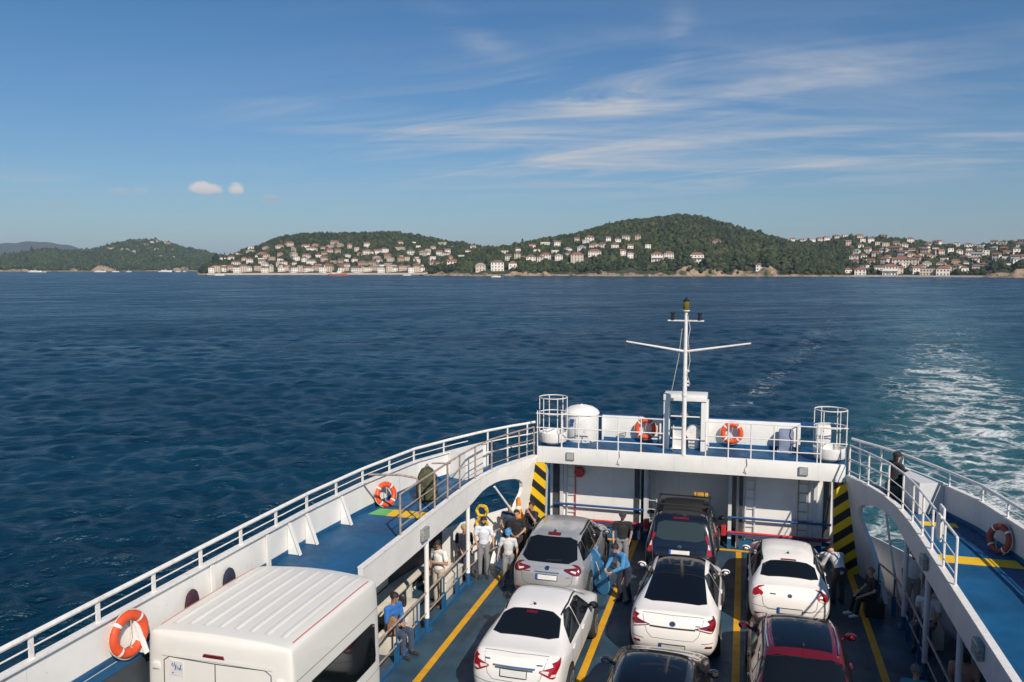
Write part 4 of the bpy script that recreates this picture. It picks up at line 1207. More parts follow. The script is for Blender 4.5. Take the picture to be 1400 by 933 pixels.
# ---- inner girders with the arch openings and their legs
def girder(s):
    y0 = 13.42 if s < 0 else -8.0
    top = [(y0, 2.62), (12.0 if s > 0 else 15, 2.62), (19, 2.625), (21, 2.64), (23.05, 2.68)]
    under = [(23.05, 0.0), (21.1, 0.0), (21.55, 0.55), (21.90, 0.96), (22.29, 1.38), (22.47, 1.66), (22.50, 1.82), (22.44, 1.98), (22.28, 2.10), (22.05, 2.18), (21.78, 2.23),
             (21.4, 2.28), (21.03, 2.295), (20.66, 2.285), (20.33, 2.25), (20.0, 2.19), (19.66, 2.12), (19.3, 2.07), (18.9, 2.05), (y0, 2.05)]
    bm = bmesh.new()
    vs = [bm.verts.new((0, y, z)) for y, z in top + under]
    f = bm.faces.new(vs); bm.normal_update()
    bmesh.ops.triangulate(bm, faces=[f])
    for y in list(np.arange(18.5, 23.0, 0.3)) + [0, 6, 12, 15]:
        bmesh.ops.bisect_plane(bm, geom=bm.verts[:] + bm.edges[:] + bm.faces[:], plane_co=(0, y, 0), plane_no=(0, 1, 0))
    ret = bmesh.ops.extrude_face_region(bm, geom=bm.faces[:])
    for e in ret['geom']:
        if isinstance(e, bmesh.types.BMVert): e.co.x = -0.10
    for v in bm.verts:
        fl = min(1, max(0, (v.co.y - 20.8) / 2.0)) * min(1, max(0, 1 - v.co.z / 2.4)) * 0.42     # the legs splay outward towards the deck
        v.co.x = side(inn_x(v.co.y) + 0.045 + v.co.x - fl, s)
    b = MB(); b.bm(bm)
    g = fp(b, 'side_girder', M['white_steel'] if s < 0 else M['grey_shaded_white'])
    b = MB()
    strip(b, [(inn_x(y) + 0.06, y) for y in np.linspace(y0, 22.9, 50)], lambda y: 2.622 + max(0, y - 19) * 0.0135 + 0.003, lambda y: 2.65 + max(0, y - 19) * 0.0135, s=s, th=0.125)
    fp(b, 'edge_lip', M['white_rail'], g)
    return g
gl, gr = girder(-1), girder(1)
# rust streak line where the deck plate meets the arch
# ---- pillars under the girders
for s in (-1, 1):
    for y in ((16.67, 19.52) if s < 0 else (14.9, 17.45, 19.72)):
        x = side(-6.74, s)
        b = MB(); b.tube([(x, y, 0.30), (x, y, 2.06)], 0.055, 12)
        pl = fp(b, 'pillar', M['white_steel'] if s < 0 else M['grey_shaded_white'])
        b = MB(); b.tube([(x, y, 0.0), (x, y, 0.30)], 0.060, 12); b.bbox(x-.11, x+.11, y-.11, y+.11, 0.0, 0.05, .01); fp(b, 'pillar_foot', M['blue_paint'], pl)
# ---- low coaming and handrails that close off the side passages
for s in (-1, 1):
    x = side(-6.74, s)
    ys = (13.5, 15.0, 16.1, 17.75, 18.7, 20.4, 21.3) if s < 0 else (13.0, 14.4, 15.8, 17.9, 19.1, 20.4, 21.4)
    b = MB()
    for zz, rr in ((0.90, 0.026), (0.42, 0.018)):
        b.tube([(x, 13.4 if s < 0 else 6, zz), (x, 19.6, zz), (side(-6.66, s), 20.6, zz), (side(-6.45, s), 21.4, zz)], rr, 8)
    hr = fp(b, 'handrail', M['worn_rail'])
    for y in ys:
        xx = side(inn_x(y), s)
        b = MB(); b.tube([(xx, y, 0.45), (xx, y, 0.90)], 0.020, 8); b.box(xx - 0.05, xx + 0.05, y - 0.03, y + 0.03, 0.0, 0.46); fp(b, 'post', M['blue_paint'], hr)
    b = MB(); b.box(x - 0.03 * (1 if s < 0 else -1) - 0.02, x + 0.02, 13.4 if s < 0 else -8, 19.3, 0.0, 0.07); fp(b, 'coaming', M['blue_paint'])
# ---- covered side passages: inner lining, the left one coloured dark for shade
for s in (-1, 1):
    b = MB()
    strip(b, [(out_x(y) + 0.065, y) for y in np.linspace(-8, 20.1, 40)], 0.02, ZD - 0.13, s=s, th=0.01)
    fp(b, 'passage_lining', M['passage_shade'] if s < 0 else M['grey_shaded_white'])
    b = MB(); x0, x1 = sorted((side(-8.40, s), side(-6.85, s)))
    b.box(x0, x1, 13.45 if s < 0 else -8, 18.5, ZD - 0.17, ZD - 0.125); fp(b, 'passage_ceiling', M['grey_shaded_white'])

# ---- portal at the stern: striped legs, cross beam and walkway
for s, mt in ((-1, 'stripes_down'), (1, 'stripes_up')):
    b = MB()
    q = [(-5.86, 2.46), (-5.50, 2.46), (-5.55, 0.0), (-6.30, 0.0)]
    b.prism([(side(x, s), z) for x, z in q], 'y', 22.96, 23.02)
    fp(b, 'striped_leg', M[mt])
    b = MB()
    b.prism([(side(x, s), z) for x, z in [(-5.80, 2.46), (-5.50, 2.46), (-5.56, 0.0), (-6.1, 0.0)]], 'y', 23.03, 23.30)
    fp(b, 'leg_box', M['grey_shaded_white'])
BY = 23.0
b = MB(); b.bbox(-5.78, side(-5.78, 1), BY, BY + 0.10, 2.47, 2.945, 0.012)
bm_ = fp(b, 'cross_beam', M['white_steel'])
for x in (-4.78, 1.62):
    b = MB(); b.bbox(x - 0.12, x + 0.12, BY - 0.05, BY - 0.002, 2.60, 2.83, 0.01); fl = fp(b, 'floodlight', M['grey_metal'], bm_)
    b = MB(); b.box(x - 0.095, x + 0.095, BY - 0.056, BY - 0.051, 2.625, 2.805); fp(b, 'lamp_glass', M['lamp_glass'], bm_)
b = MB()
for x in (-3.35, 0.15):
    b.tube([(x, BY - 0.02, 2.96), (x + 0.02, BY - 0.03, 2.78), (x - 0.05, BY - 0.02, 2.66), (x + 0.01, BY - 0.03, 2.56), (x - 0.08, BY - 0.02, 2.60)], 0.010, 6)
fp(b, 'rope_end', M['rope'], bm_)
b = MB(); b.box(-5.78, side(-5.78, 1), BY + 0.102, 25.15, 2.84, 2.925); fp(b, 'stern_walkway', M['deck_blue'])
# the beam's underside stiffeners
b = MB()
for x in np.linspace(-5.2, 2.1, 8): b.box(x - .03, x + .03, BY + .12, 24.15, 2.68, 2.838)
fp(b, 'beam_rib', M['grey_shaded_white'])

# ---- raised stern ramp behind the portal
WY = 24.20
b = MB()
b.box(-5.65, -2.95, WY, WY + 0.08, 0.0, 2.83); b.box(-0.02, side(-5.65, 1), WY, WY + 0.08, 0.0, 2.83)
b.box(-2.95, -2.87, WY, WY + 0.9, 0.0, 2.83); b.box(-0.10, -0.02, WY + 0.082, WY + 0.9, 0.0, 2.83); b.box(-2.87, -0.10, WY + 0.85, WY + 0.92, 0.0, 2.83)
rp = fp(b, 'stern_ramp', M['white_steel'])
b = MB()
b.box(-5.64, -2.96, WY - 0.02, WY - 0.003, 0.0, 0.30); b.box(-0.01, side(-5.64, 1), WY - 0.02, WY - 0.003, 0.0, 0.30); b.box(-2.86, -0.11, WY + 0.83, WY + 0.847, 0, .35)
fp(b, 'kick_plate', M['blue_paint'], rp)
for x in (-5.28, -2.72, -0.28, 2.05):
    b = MB(); y0 = WY - 0.10 if x in (-5.28, 2.05) else WY - 0.08
    b.box(x - 0.05, x + 0.05, y0, WY - 0.004 if abs(x + 1.5) > 2 else WY + 0.8, 0.302, 2.80); fp(b, 'frame_post', M['grey_shaded_white'], rp)
    b = MB(); b.box(x - 0.055, x + 0.055, y0 - 0.005, WY - 0.022, 0.0, 0.30); fp(b, 'post_foot', M['blue_paint'], rp)
for x0, x1 in ((-3.05, -2.9), (-0.03, 0.08)):
    b = MB(); b.box(x0, x1, WY - 0.05, WY - 0.003, 0.302, 2.8); fp(b, 'gap_shade_strip', M['dark_steel'], rp)  # dark strip painted in for the shade at the recess edge
for x0, x1 in ((-5.56, -5.36), (2.26, 2.46)):
    b = MB(); b.box(x0, x1, WY - 0.03, WY - 0.003, 0.302, 2.8); fp(b, 'gap_shade_strip', M['dark_steel'], rp)  # dark panel in place of a recess, its shade put into the colour
for (z, m_) in ((0.97, 'pipe_blue'), (0.53, 'pipe_red')):
    b = MB(); b.tube([(-5.5, WY - 0.16, z), (-2.75, WY - 0.16, z)], 0.036, 10); fp(b, 'barrier_pipe', M[m_], rp)
    b = MB(); b.tube([(-0.35, WY - 0.16, z), (2.48, WY - 0.16, z)], 0.036, 10); fp(b, 'barrier_pipe', M[m_], rp)
b = MB(); b.tube([(-5.5, WY - 0.155, 0.47), (-2.75, WY - 0.155, 0.47)], 0.028, 8); b.tube([(-0.35, WY - 0.155, 0.47), (2.48, WY - 0.155, 0.47)], 0.028, 8); fp(b, 'barrier_pipe', M['pipe_blue'], rp)
for x, red in ((-4.98, True), (-2.52, False), (-0.02 + 0.30, False), (1.72, False)):
    b = MB()
    b.tube([(x - 0.13, WY - 0.06, 0.32), (x - 0.13, WY - 0.06, 2.75)], 0.018, 6)
    for z in np.arange(0.45, 2.7, 0.27): b.tube([(x - 0.13, WY - 0.06, z), (x + 0.13, WY - 0.06, z)], 0.012, 6)
    ld = fp(b, 'ladder', M['grey_shaded_white'] if x < 1 else M['worn_rail'], rp)
    b = MB(); b.tube([(x + 0.13, WY - 0.06, 0.32), (x + 0.13, WY - 0.06, 2.75)], 0.018, 6); fp(b, 'ladder_rail', M['pipe_red'] if red else M['grey_shaded_white'], rp)
b = MB(); b.lathe([(0.02, 0), (0.14, 0), (0.16, 0.03), (0.16, 0.12), (0.14, 0.15), (0.02, 0.15)], (-4.72, WY - 0.18, 1.98), 16, axis='y'); fp(b, 'hose_reel', M['pipe_red'], rp)
for x in (-0.44, -2.66):
    b = MB(); b.bbox(x - 0.07, x + 0.07, WY - 0.22, WY - 0.11, 0.42, 0.72, 0.02); fp(b, 'red_box', M['pipe_red'], rp)

# ---- walkway railing
def guard(x0, x1, xs, y, name='guard_rail', zt=3.92):
    b = MB()
    for z in (zt, 3.52, 3.20): b.tube([(x0, y, z), (x1, y, z)], 0.016, 6)
    g = fp(b, name, M['white_rail'])
    for x in xs:
        b = MB(); b.tube([(x, y, 2.93), (x, y, zt)], 0.018, 6); fp(b, 'post', M['white_rail'], g)
    return g
guard(-5.05, -2.12, (-5.05, -4.55, -4.0, -3.4, -2.75, -2.12), BY + 0.05)
guard(-0.96, 2.05, (-0.96, -0.35, 0.25, 0.85, 1.45, 2.05), BY + 0.05)
# ---- stern windbreak panels
for x0, x1, z1 in ((-4.12, -2.32, 3.68), (-0.98, 1.62, 3.72)):
    b = MB(); b.bbox(x0, x1, 24.58, 24.66, 2.99, z1, 0.02)
    b.bbox(x0, x0 + 0.06, 24.50, 24.575, 2.93, z1 - .03, 0.01); b.bbox(x1 - 0.06, x1, 24.50, 24.575, 2.93, z1 - .03, .01)
    wp = fp(b, 'windbreak', M['white_steel'])
    b = MB(); b.box(x0 - 0.05, x1 + 0.4, 24.68, 24.74, z1 - 0.06, z1 + 0.02); fp(b, 'blue_edge', M['pipe_blue'], wp)
    b = MB(); b.box(x0, x1, 24.52, 24.578, 2.926, 3.02); fp(b, 'kick_strip', M['blue_paint'], wp)
    b = MB(); b.tube([(x0 + 0.5, 24.5, 3.12), (x0 + 0.75, 24.46, 3.2), (x0 + 0.7, 24.5, 3.06)], 0.02, 6); fp(b, 'cleat', M['grey_metal'], wp)
# ---- vent tank and deck lockers
b = MB(); b.lathe([(0.0, 2.93), (0.50, 2.93), (0.52, 2.98), (0.52, 3.74), (0.545, 3.745), (0.545, 3.79), (0.50, 3.86), (0.36, 3.95), (0.18, 4.0), (0.03, 4.02), (0.0, 4.05)], (-4.72, 24.35, 0), 28)
tk = fp(b, 'vent_tank', M['white_steel'])
b = MB(); b.bbox(-4.80, -4.42, 23.80, 23.835, 3.05, 3.68, 0.012); fp(b, 'hatch', M['white_rail'], tk)
b = MB(); b.box(-4.98, -4.82, 23.85, 23.872, 3.52, 3.64); b.box(-5.0, -4.86, 23.855, 23.877, 3.42, 3.50); fp(b, 'blue_plate', M['pipe_blue'], tk)
b = MB(); b.box(-4.86, -4.80, 23.846, 23.873, 3.58, 3.66); fp(b, 'red_plate', M['pipe_red'], tk)
M['locker_blue'] = mat('locker_blue', (0.22, 0.26, 0.36), 0.5, var=0.15, vscale=5)
b = MB(); b.bbox(1.02, 1.42, 24.16, 24.48, 2.95, 3.58, 0.06); b.bbox(0.98, 1.46, 24.10, 24.50, 2.927, 3.0, 0.01); fp(b, 'deck_locker', M['locker_blue'])
# ---- round railed lookouts at both ends
def lookout(s):
    cx = side(-5.42, s); cy = 23.55; r = 0.42
    b = MB()
    b.lathe([(0.0, 3.02), (0.40, 3.02), (0.43, 3.06), (0.43, 3.30), (0.39, 3.31), (0.38, 3.10), (0.0, 3.10)], (cx, cy, 0), 20); b.tube([(cx, cy, 2.92), (cx, cy, 3.03)], 0.2, 12)
    lk = fp(b, 'lookout', M['white_steel'])
    b = MB()
    for z in (4.34, 3.88):
        b.tube([(cx + r*math.cos(a), cy + r*math.sin(a), z) for a in np.linspace(0, 2*PI, 25)[:-1]], 0.015, 6, closed=True)
    fp(b, 'hoop', M['white_rail'], lk)
    for a in np.linspace(0, 2*PI, 7)[:-1]:
        b = MB(); b.tube([(cx + r*math.cos(a), cy + r*math.sin(a), 3.3), (cx + r*math.cos(a), cy + r*math.sin(a), 4.34)], 0.013, 6); fp(b, 'post', M['white_rail'], lk)
    if s > 0:
        b = MB(); b.bbox(cx - 0.38, cx + 0.02, cy - 0.15, cy + 0.2, 3.42, 3.92, 0.08); fp(b, 'cabinet', M['white_steel'], lk)
    b = MB()
    for z in (3.92, 3.5): b.tube([(cx - 0.40, cy - 0.5, z), (cx + 0.40, cy - 0.5, z)], 0.015, 6)
    for dx in (-0.36, 0.36): b.tube([(cx + dx, cy - 0.5, 2.93), (cx + dx, cy - 0.5, 4.0)], 0.016, 6)
    fp(b, 'gate_rail', M['white_rail'], lk)
lookout(-1); lookout(1)
# ---- mast house and signal mast
b = MB()
for x in (-2.12, -1.06):
    b.box(x - 0.07, x + 0.07, 23.72, 23.86, 2.925, 4.36); b.box(x - 0.06, x + 0.06, 24.32, 24.44, 2.925, 4.36)
b.bbox(-2.20, -0.98, 23.68, 24.48, 4.362, 4.54, 0.015)
b.box(-1.0, -0.94, 23.865, 24.315, 2.93, 4.35)
mh = fp(b, 'mast_house', M['white_steel'])
for z in (3.9, 3.25):
    b = MB(); b.tube([(-1.99, 23.79, z), (-1.13, 23.79, z)], 0.02, 6); fp(b, 'tie_bar', M['white_rail'], mh)
b = MB(); b.bbox(-1.92, -1.62, 23.95, 23.8, 2.95, 3.55, .06); b.lathe([(0, 0), (0.2, 0), (0.22, .05), (0.22, .32), (0.2, .36), (0, .36)], (-1.35, 23.9, 3.40), 18, axis='y'); b.bbox(-1.5, -1.2, 23.95, 24.2, 2.93, 3.3, .05)
fp(b, 'winch', M['white_rail'], mh)
b = MB(); b.blob((-1.62, 24.0, 3.9), .12, .1, .09); fp(b, 'junction_box', M['grey_metal'], mh)
MX, MY = -1.56, 23.05
b = MB(); b.tube([(MX, MY, 2.93), (MX, MY, 4.9), (MX, MY, 6.98)], [0.065, 0.06, 0.045], 14); b.lathe([(0.07, 0), (0.07, .03), (0.085, .03), (.085, .06), (.05, .06)], (MX, MY, 4.6), 12)
ms = fp(b, 'signal_mast', M['white_rail'])
b = MB(); b.tube([(MX - 1.64, MY, 6.10), (MX, MY, 5.86)], [0.022, 0.036], 8); b.tube([(MX, MY, 5.86), (MX + 1.74, MY, 6.13)], [0.036, 0.022], 8); fp(b, 'yard', M['white_rail'], ms)
b = MB(); b.box(MX - 1.67, MX - 1.60, MY - .03, MY + .03, 5.98, 6.09); b.box(MX + 1.66, MX + 1.70, MY - .02, MY + .02, 6.02, 6.10); fp(b, 'pulley', M['dark_steel'], ms)
b = MB(); b.box(MX - 0.49, MX + 0.49, MY - 0.03, MY + 0.03, 6.70, 6.735); fp(b, 'spreader', M['white_rail'], ms)
for dx in (-0.36, 0.37):
    b = MB(); b.lathe([(0.0, 6.74), (0.06, 6.74), (0.06, 6.79), (0.045, 6.80), (0.045, 6.89), (0.062, 6.90), (0.062, 6.94), (0.0, 6.95)], (MX + dx, MY, 0), 12); fp(b, 'signal_lamp', M['black'], ms)
b = MB(); b.lathe([(0.0, 6.98), (0.10, 6.98), (0.10, 7.01), (0.0, 7.012)], (MX, MY, 0), 14); fp(b, 'lamp_base', M['white_rail'], ms)
b = MB(); b.lathe([(0.0, 7.014), (0.075, 7.014), (0.088, 7.10), (0.088, 7.22), (0.075, 7.26), (0.0, 7.262)], (MX, MY, 0), 14); fp(b, 'top_lamp', M['amber'], ms)
b = MB(); b.lathe([(0.0, 7.264), (0.10, 7.264), (0.10, 7.285), (0.03, 7.31), (0.03, 7.36), (0.0, 7.362)], (MX, MY, 0), 14); fp(b, 'lamp_cap', M['black'], ms)
b = MB(); b.tube([(MX - .10, MY, 6.5), (MX - 0.18, MY + .02, 5.7), (MX - 0.38, MY + .1, 4.64)], 0.008, 5); b.tube([(MX + .04, MY - .05, 6.9), (MX + .12, MY, 6.5), (MX + .07, MY - .04, 6.2), (MX + .13, MY, 5.6), (MX + .06, MY - .05, 5.2), (MX + .14, MY - .02, 4.95)], 0.009, 5)
fp(b, 'halyard', M['rope'], ms)
for z in (5.3, 5.0, 4.9): 
    b = MB(); b.box(MX + .05, MX + .12, MY - .04, MY + .04, z, z + .05); fp(b, 'mast_step', M['white_rail'], ms)
# ---- inner railings at the ends of the side decks
def deck_rail(s, ys, zt):
    b = MB()
    P = [(side(inn_x(y) - 0.02, s), y) for y in ys]
    for z, rr in ((zt, 0.024), (zt - 0.36, 0.012), (zt - 0.68, 0.012)): b.tube([(x, y, z) for x, y in P], rr, 8)
    g = fp(b, 'deck_railing', M['worn_rail'] if s < 0 else M['white_rail'])
    for x, y in P:
        b = MB(); b.tube([(x, y, 2.63), (x, y, zt)], 0.024, 8); fp(b, 'post', M['worn_rail'] if s < 0 else M['white_rail'], g)
deck_rail(-1, (15.3, 17.25, 18.1, 18.95, 20.0, 21.0, 22.3, 22.95), 3.52)
deck_rail(1, (15.5, 16.4, 17.4, 18.3, 19.25, 20.1, 21.1, 22.1, 22.95), 3.50)
b = MB(); b.tube([(-8.1, 16.6, 3.52), (-7.3, 16.55, 3.58), (-6.9, 16.5, 3.55), (-6.82, 16.5, 3.42), (-6.80, 16.5, 2.6)], 0.026, 8); fp(b, 'grab_bar', M['worn_rail'])
b = MB(); b.tube([(-7.75, 19.6, 3.10), (-7.2, 19.5, 3.16)], 0.022, 6); fp(b, 'grab_bar', M['worn_rail'])
b = MB(); b.bbox(3.62, 3.66, 16.60, 16.95, 3.05, 3.55, 0.01); b.bbox(3.70, 3.74, 16.75, 17.1, 3.15, 3.66, 0.01); fp(b, 'white_board', M['white_rail'])
# ---- white lockers at the bulwark
for s in (-1, 1):
    b = MB()
    b.prism([(side(x, s), y) for x, y in [(-7.60, 20.45), (-7.05, 20.25), (-6.85, 21.15), (-7.10, 21.55)]], 'z', ZD + 0.005, ZG + 0.06)
    fp(b, 'rail_locker', M['white_steel'] if s < 0 else M['grey_shaded_white'])
# ---- floodlights on the girders
M['worn_lamp'] = mat('worn_lamp', (0.30, 0.30, 0.29), 0.4, 0.3, var=0.4, vscale=22)
for x, y, z, s in ((-6.69, 16.35, 2.36, -1), (3.59, 17.45, 2.36, 1), (3.59, 13.5, 2.40, 1)):
    b = MB(); xs = x - 0.002 if s > 0 else x + 0.002
    x0, x1 = (x, x + 0.10) if s < 0 else (x - 0.10, x)
    b.bbox(x0, x1, y - 0.17, y + 0.17, z - 0.13, z + 0.13, 0.02); fl = fp(b, 'floodlight', M['worn_lamp'])
    xa = x1 + 0.003 if s < 0 else x0 - 0.003
    b = MB(); b.box(min(xa, xa + .006 * -s), max(xa, xa + .006 * -s), y - 0.13, y + 0.13, z - 0.09, z + 0.09); fp(b, 'lamp_glass', M['lamp_glass'], fl)
# ---- benches in the side passages (fixed)
for s in (-1, 1):
    b = MB()
    x0, x1 = sorted((side(-8.20, s), side(-7.75, s)))
    b.bbox(x0, x1, 14.8, 20.0, 0.40, 0.47, 0.02)
    xb0, xb1 = sorted((side(-8.28, s), side(-8.21, s)))
    b.bbox(xb0, xb1, 14.8, 20.0, 0.48, 0.92, 0.02)
    for y in (15.0, 16.7, 18.3, 19.8): b.box(x0 + .05, x1 - .05, y - .03, y + .03, 0.0, 0.40)
    fp(b, 'bench', M['cream'])
# ---- stanchion in the arch openings
for s in (-1, 1):
    b = MB(); b.tube([(side(-6.9, s), 21.2, 0.0), (side(-6.62, s), 20.9, 1.4), (side(-6.48, s), 21.0, 2.30)] if s > 0 else [(-6.02, 21.8, 0.0), (-6.05, 21.7, 1.2), (-6.40, 20.75, 2.28)], 0.028, 8)
    fp(b, 'stanchion', M['white_rail'])
# outer hull waterline band
for s in (-1, 1):
    b = MB(); strip(b, [(out_x(y) - 0.05, y) for y in np.linspace(-8, 24.1, 60)], SEA - 1.0, SEA + 0.35, s=s, th=0.012); fp(b, 'waterline_band', M['blue_paint'])
# stern plate that closes the hull under the ramp
b = MB(); b.box(-5.9, side(-5.9, 1), 25.35, 25.42, SEA - 1, -0.26); b.box(-8.62, 5.5, -8.05, -8.0, SEA - 1, -0.26); fp(b, 'hull_end', M['white_steel'])

M['shaded_orange'] = mat('shaded_orange', (0.26, 0.040, 0.025), 0.6, var=0.2, vscale=9, dirt=((0.16, 0.06, 0.04), 0.5, 7))  # life-ring orange darkened: the ring's shade is put into its colour
# ================================================================== loose things on the ferry
def life_ring(c, nrm, r, label, m='orange'):
    root = empty('life_ring', c)
    n = Vector(nrm).normalized(); q = n.to_track_quat('Z', 'Y')
    Mx = q.to_matrix().to_4x4()
    tr = r * 0.215; R0 = r - tr
    b = MB(); segs = 40; tb = 12; vs = []; fs = []; mi = []
    for i in range(segs):
        a = 2*PI*i/segs
        for j in range(tb):
            p = 2*PI*j/tb
            vs.append(Mx @ Vector(((R0 + tr*math.cos(p))*math.cos(a), (R0 + tr*math.cos(p))*math.sin(a), tr*math.sin(p)*0.85)))
    for i in range(segs):
        for j in range(tb):
            fs.append((i*tb+j, ((i+1)%segs)*tb+j, ((i+1)%segs)*tb+(j+1)%tb, i*tb+(j+1)%tb))
    b.add(vs, fs, 0, True)
    b.build('ring', M[m], root)
    for k in range(4):
        a0 = PI/4 + k*PI/2; b = MB(); vs = []; fs = []
        for i in range(5):
            a = a0 + (i-2)*0.036
            for j in range(tb):
                p = 2*PI*j/tb; t2 = tr*1.05
                vs.append(Mx @ Vector(((R0 + t2*math.cos(p))*math.cos(a), (R0 + t2*math.cos(p))*math.sin(a), t2*math.sin(p)*0.86)))
        for i in range(4):
            for j in range(tb): fs.append((i*tb+j, (i+1)*tb+j, (i+1)*tb+(j+1)%tb, i*tb+(j+1)%tb))
        b.add(vs, fs, 0, True); b.build('band', M['reflect'], root)
    b = MB(); pts = []
    for i in range(48):
        a = 2*PI*i/48; w = abs(math.sin(2*(a - PI/4)))
        rr = R0 + tr*1.02 + 0.035*w*r
        pts.append(Mx @ Vector((rr*math.cos(a), rr*math.sin(a), 0)))
    b.tube(pts, 0.008, 6, closed=True)
    b.tube([Mx @ Vector((0.1*r, R0*0.8, 0.02)), Mx @ Vector((0.0, 0.1*r, 0.05)), Mx @ Vector((-0.15*r, -R0*0.5, 0.02)), Mx @ Vector((0.05*r, -R0*0.8, 0.03))], 0.007, 5)
    b.build('rope', M['rope'], root)
    tag(root, label, 'life ring', None)
    return root
life_ring((-8.50, 9.52, 2.88), (1, -0.12, 0.06), 0.34, 'orange life ring hanging on the left gunwale beside the white van')
life_ring((-8.12, 17.55, 2.80), (0.85, -0.5, 0.25), 0.30, 'weathered orange life ring leaning at the green end of the painted strip')
life_ring((-2.78, 24.42, 3.36), (0.05, -1, 0.06), 0.32, 'orange life ring on the stern windbreak between tank and mast')
life_ring((-0.28, 24.42, 3.37), (0.0, -1, 0.05), 0.32, 'orange life ring on the stern windbreak right of the mast')
life_ring((4.99, 17.95, 2.80), (-0.9, -0.45, 0.2), 0.31, 'life ring coloured dull red for shade, leaning on the shaded right gunwale', 'shaded_orange')

def backpack(c, h, m, label, name='backpack', rz=0.0, straps=True, thin=0.42):
    root = empty(name, c, rz)
    b = MB(); w = h * 0.75 if thin < .4 else h * 0.62; d = h * thin
    prof = [(0.0, .78), (.12, .95), (.35, 1.0), (.6, .95), (.8, .78), (.93, .5), (1.0, .1)]
    vs = []; fs = []; n = 16
    for (u, k) in prof:
        for i in range(n):
            a = 2*PI*i/n
            sx = abs(math.cos(a))**0.7 * (1 if math.cos(a) > 0 else -1); sy = abs(math.sin(a))**0.7 * (1 if math.sin(a) > 0 else -1)
            vs.append((w/2*k*sx*rnd.uniform(.95,1.05), d/2*k*sy*rnd.uniform(.93,1.05), u*h))
    for j in range(len(prof)-1):
        for i in range(n): fs.append((j*n+i, j*n+(i+1)%n, (j+1)*n+(i+1)%n, (j+1)*n+i))
    fs.append(tuple(reversed(range(n)))); fs.append(tuple((len(prof)-1)*n+i for i in range(n)))
    b.add(vs, fs, 0, True); b.build('bag_body', m, root)
    b = MB(); b.bbox(-w*.33, w*.33, -d*.68, -d*.40, h*.10, h*.48, d*.10); b.build('front_pocket', m, root)
    if straps:
        b = MB()
        for sx in (-1, 1): b.tube([(sx*w*.22, d*.34, h*.85), (sx*w*.28, d*.68, h*.6), (sx*w*.26, d*.52, h*.2)], h*.03, 6)
        b.tube([(-.06*h, 0, h*.96), (0, 0, h*1.07), (.06*h, 0, h*.96)], h*.02, 6); b.build('strap', M['black'], root)
    tag(root, label, 'bag')
    return root
M['olive'] = mat('olive', (0.055, 0.058, 0.030), 0.9, var=0.5, vscale=9, bump=0.3, bscale=14)
M['plum'] = mat('plum', (0.040, 0.014, 0.026), 0.9, var=0.4, vscale=9, bump=0.3, bscale=14)
M['navy'] = mat('navy', (0.016, 0.020, 0.040), 0.9, var=0.4, vscale=9, bump=0.3, bscale=14)
M['tan_bag'] = mat('tan_bag', (0.22, 0.12, 0.06), 0.8, var=0.4, vscale=8)
M['pale_bag'] = mat('pale_bag', (0.55, 0.50, 0.42), 0.8, var=0.15, vscale=8)
backpack((-7.30, 18.15, ZD + .003), 0.86, M['olive'], 'big olive green rucksack standing behind the railing on the left side deck', rz=0.5)
backpack((-8.555, 11.0, ZD), 0.44, M['plum'], 'dark plum bag squeezed between the gunwale and the white van, nearer of two', rz=PI/2, straps=False, thin=0.22)
backpack((-8.555, 12.0, ZD), 0.44, M['navy'], 'dark navy bag squeezed between the gunwale and the white van, farther of two', rz=PI/2, straps=False, thin=0.22)
backpack((-7.15, 19.0, 0.44), 0.46, M['pale_bag'], 'pale rucksack with black straps standing on the white crate in the left passage', rz=0.8)
def crate(c, w, d, h, m, label, name, rz=0.0, lid=True):
    root = empty(name, c, rz)
    b = MB(); b.bbox(-w/2, w/2, -d/2, d/2, 0, h, 0.03); b.build('body', m, root)
    if lid:
        b = MB(); b.bbox(-w/2-.02, w/2+.02, -d/2-.02, d/2+.02, h + .002, h+.07, 0.025); b.build('lid', m, root)
        b = MB(); b.tube([(-w*.2, -d/2-.02, h*.7), (-w*.2, -d/2-.06, h*.65), (w*.2, -d/2-.06, h*.65), (w*.2, -d/2-.02, h*.7)], .012, 6); b.build('handle', M['dark_steel'], root)
    tag(root, label, 'box'); return root
crate((-7.20, 16.35, 0.0), 0.55, 0.75, 0.62, M['cream'], 'cream storage chest with lid by the first pillar of the left passage', 'storage_chest')
crate((-7.15, 18.95, 0.0), 0.5, 1.2, 0.44, M['cream'], 'long low white crate behind the handrail between the two left pillars', 'storage_crate')
backpack((-7.15, 16.25, 0.695), 0.30, M['black'], 'small black bag lying on the cream storage chest', name='shoulder_bag', rz=0.3)
backpack((-6.98, 15.35, 0.45), 0.42, M['tan_bag'], 'brown leather bag on the lap of the passenger in blue', name='leather_bag', rz=0.3)
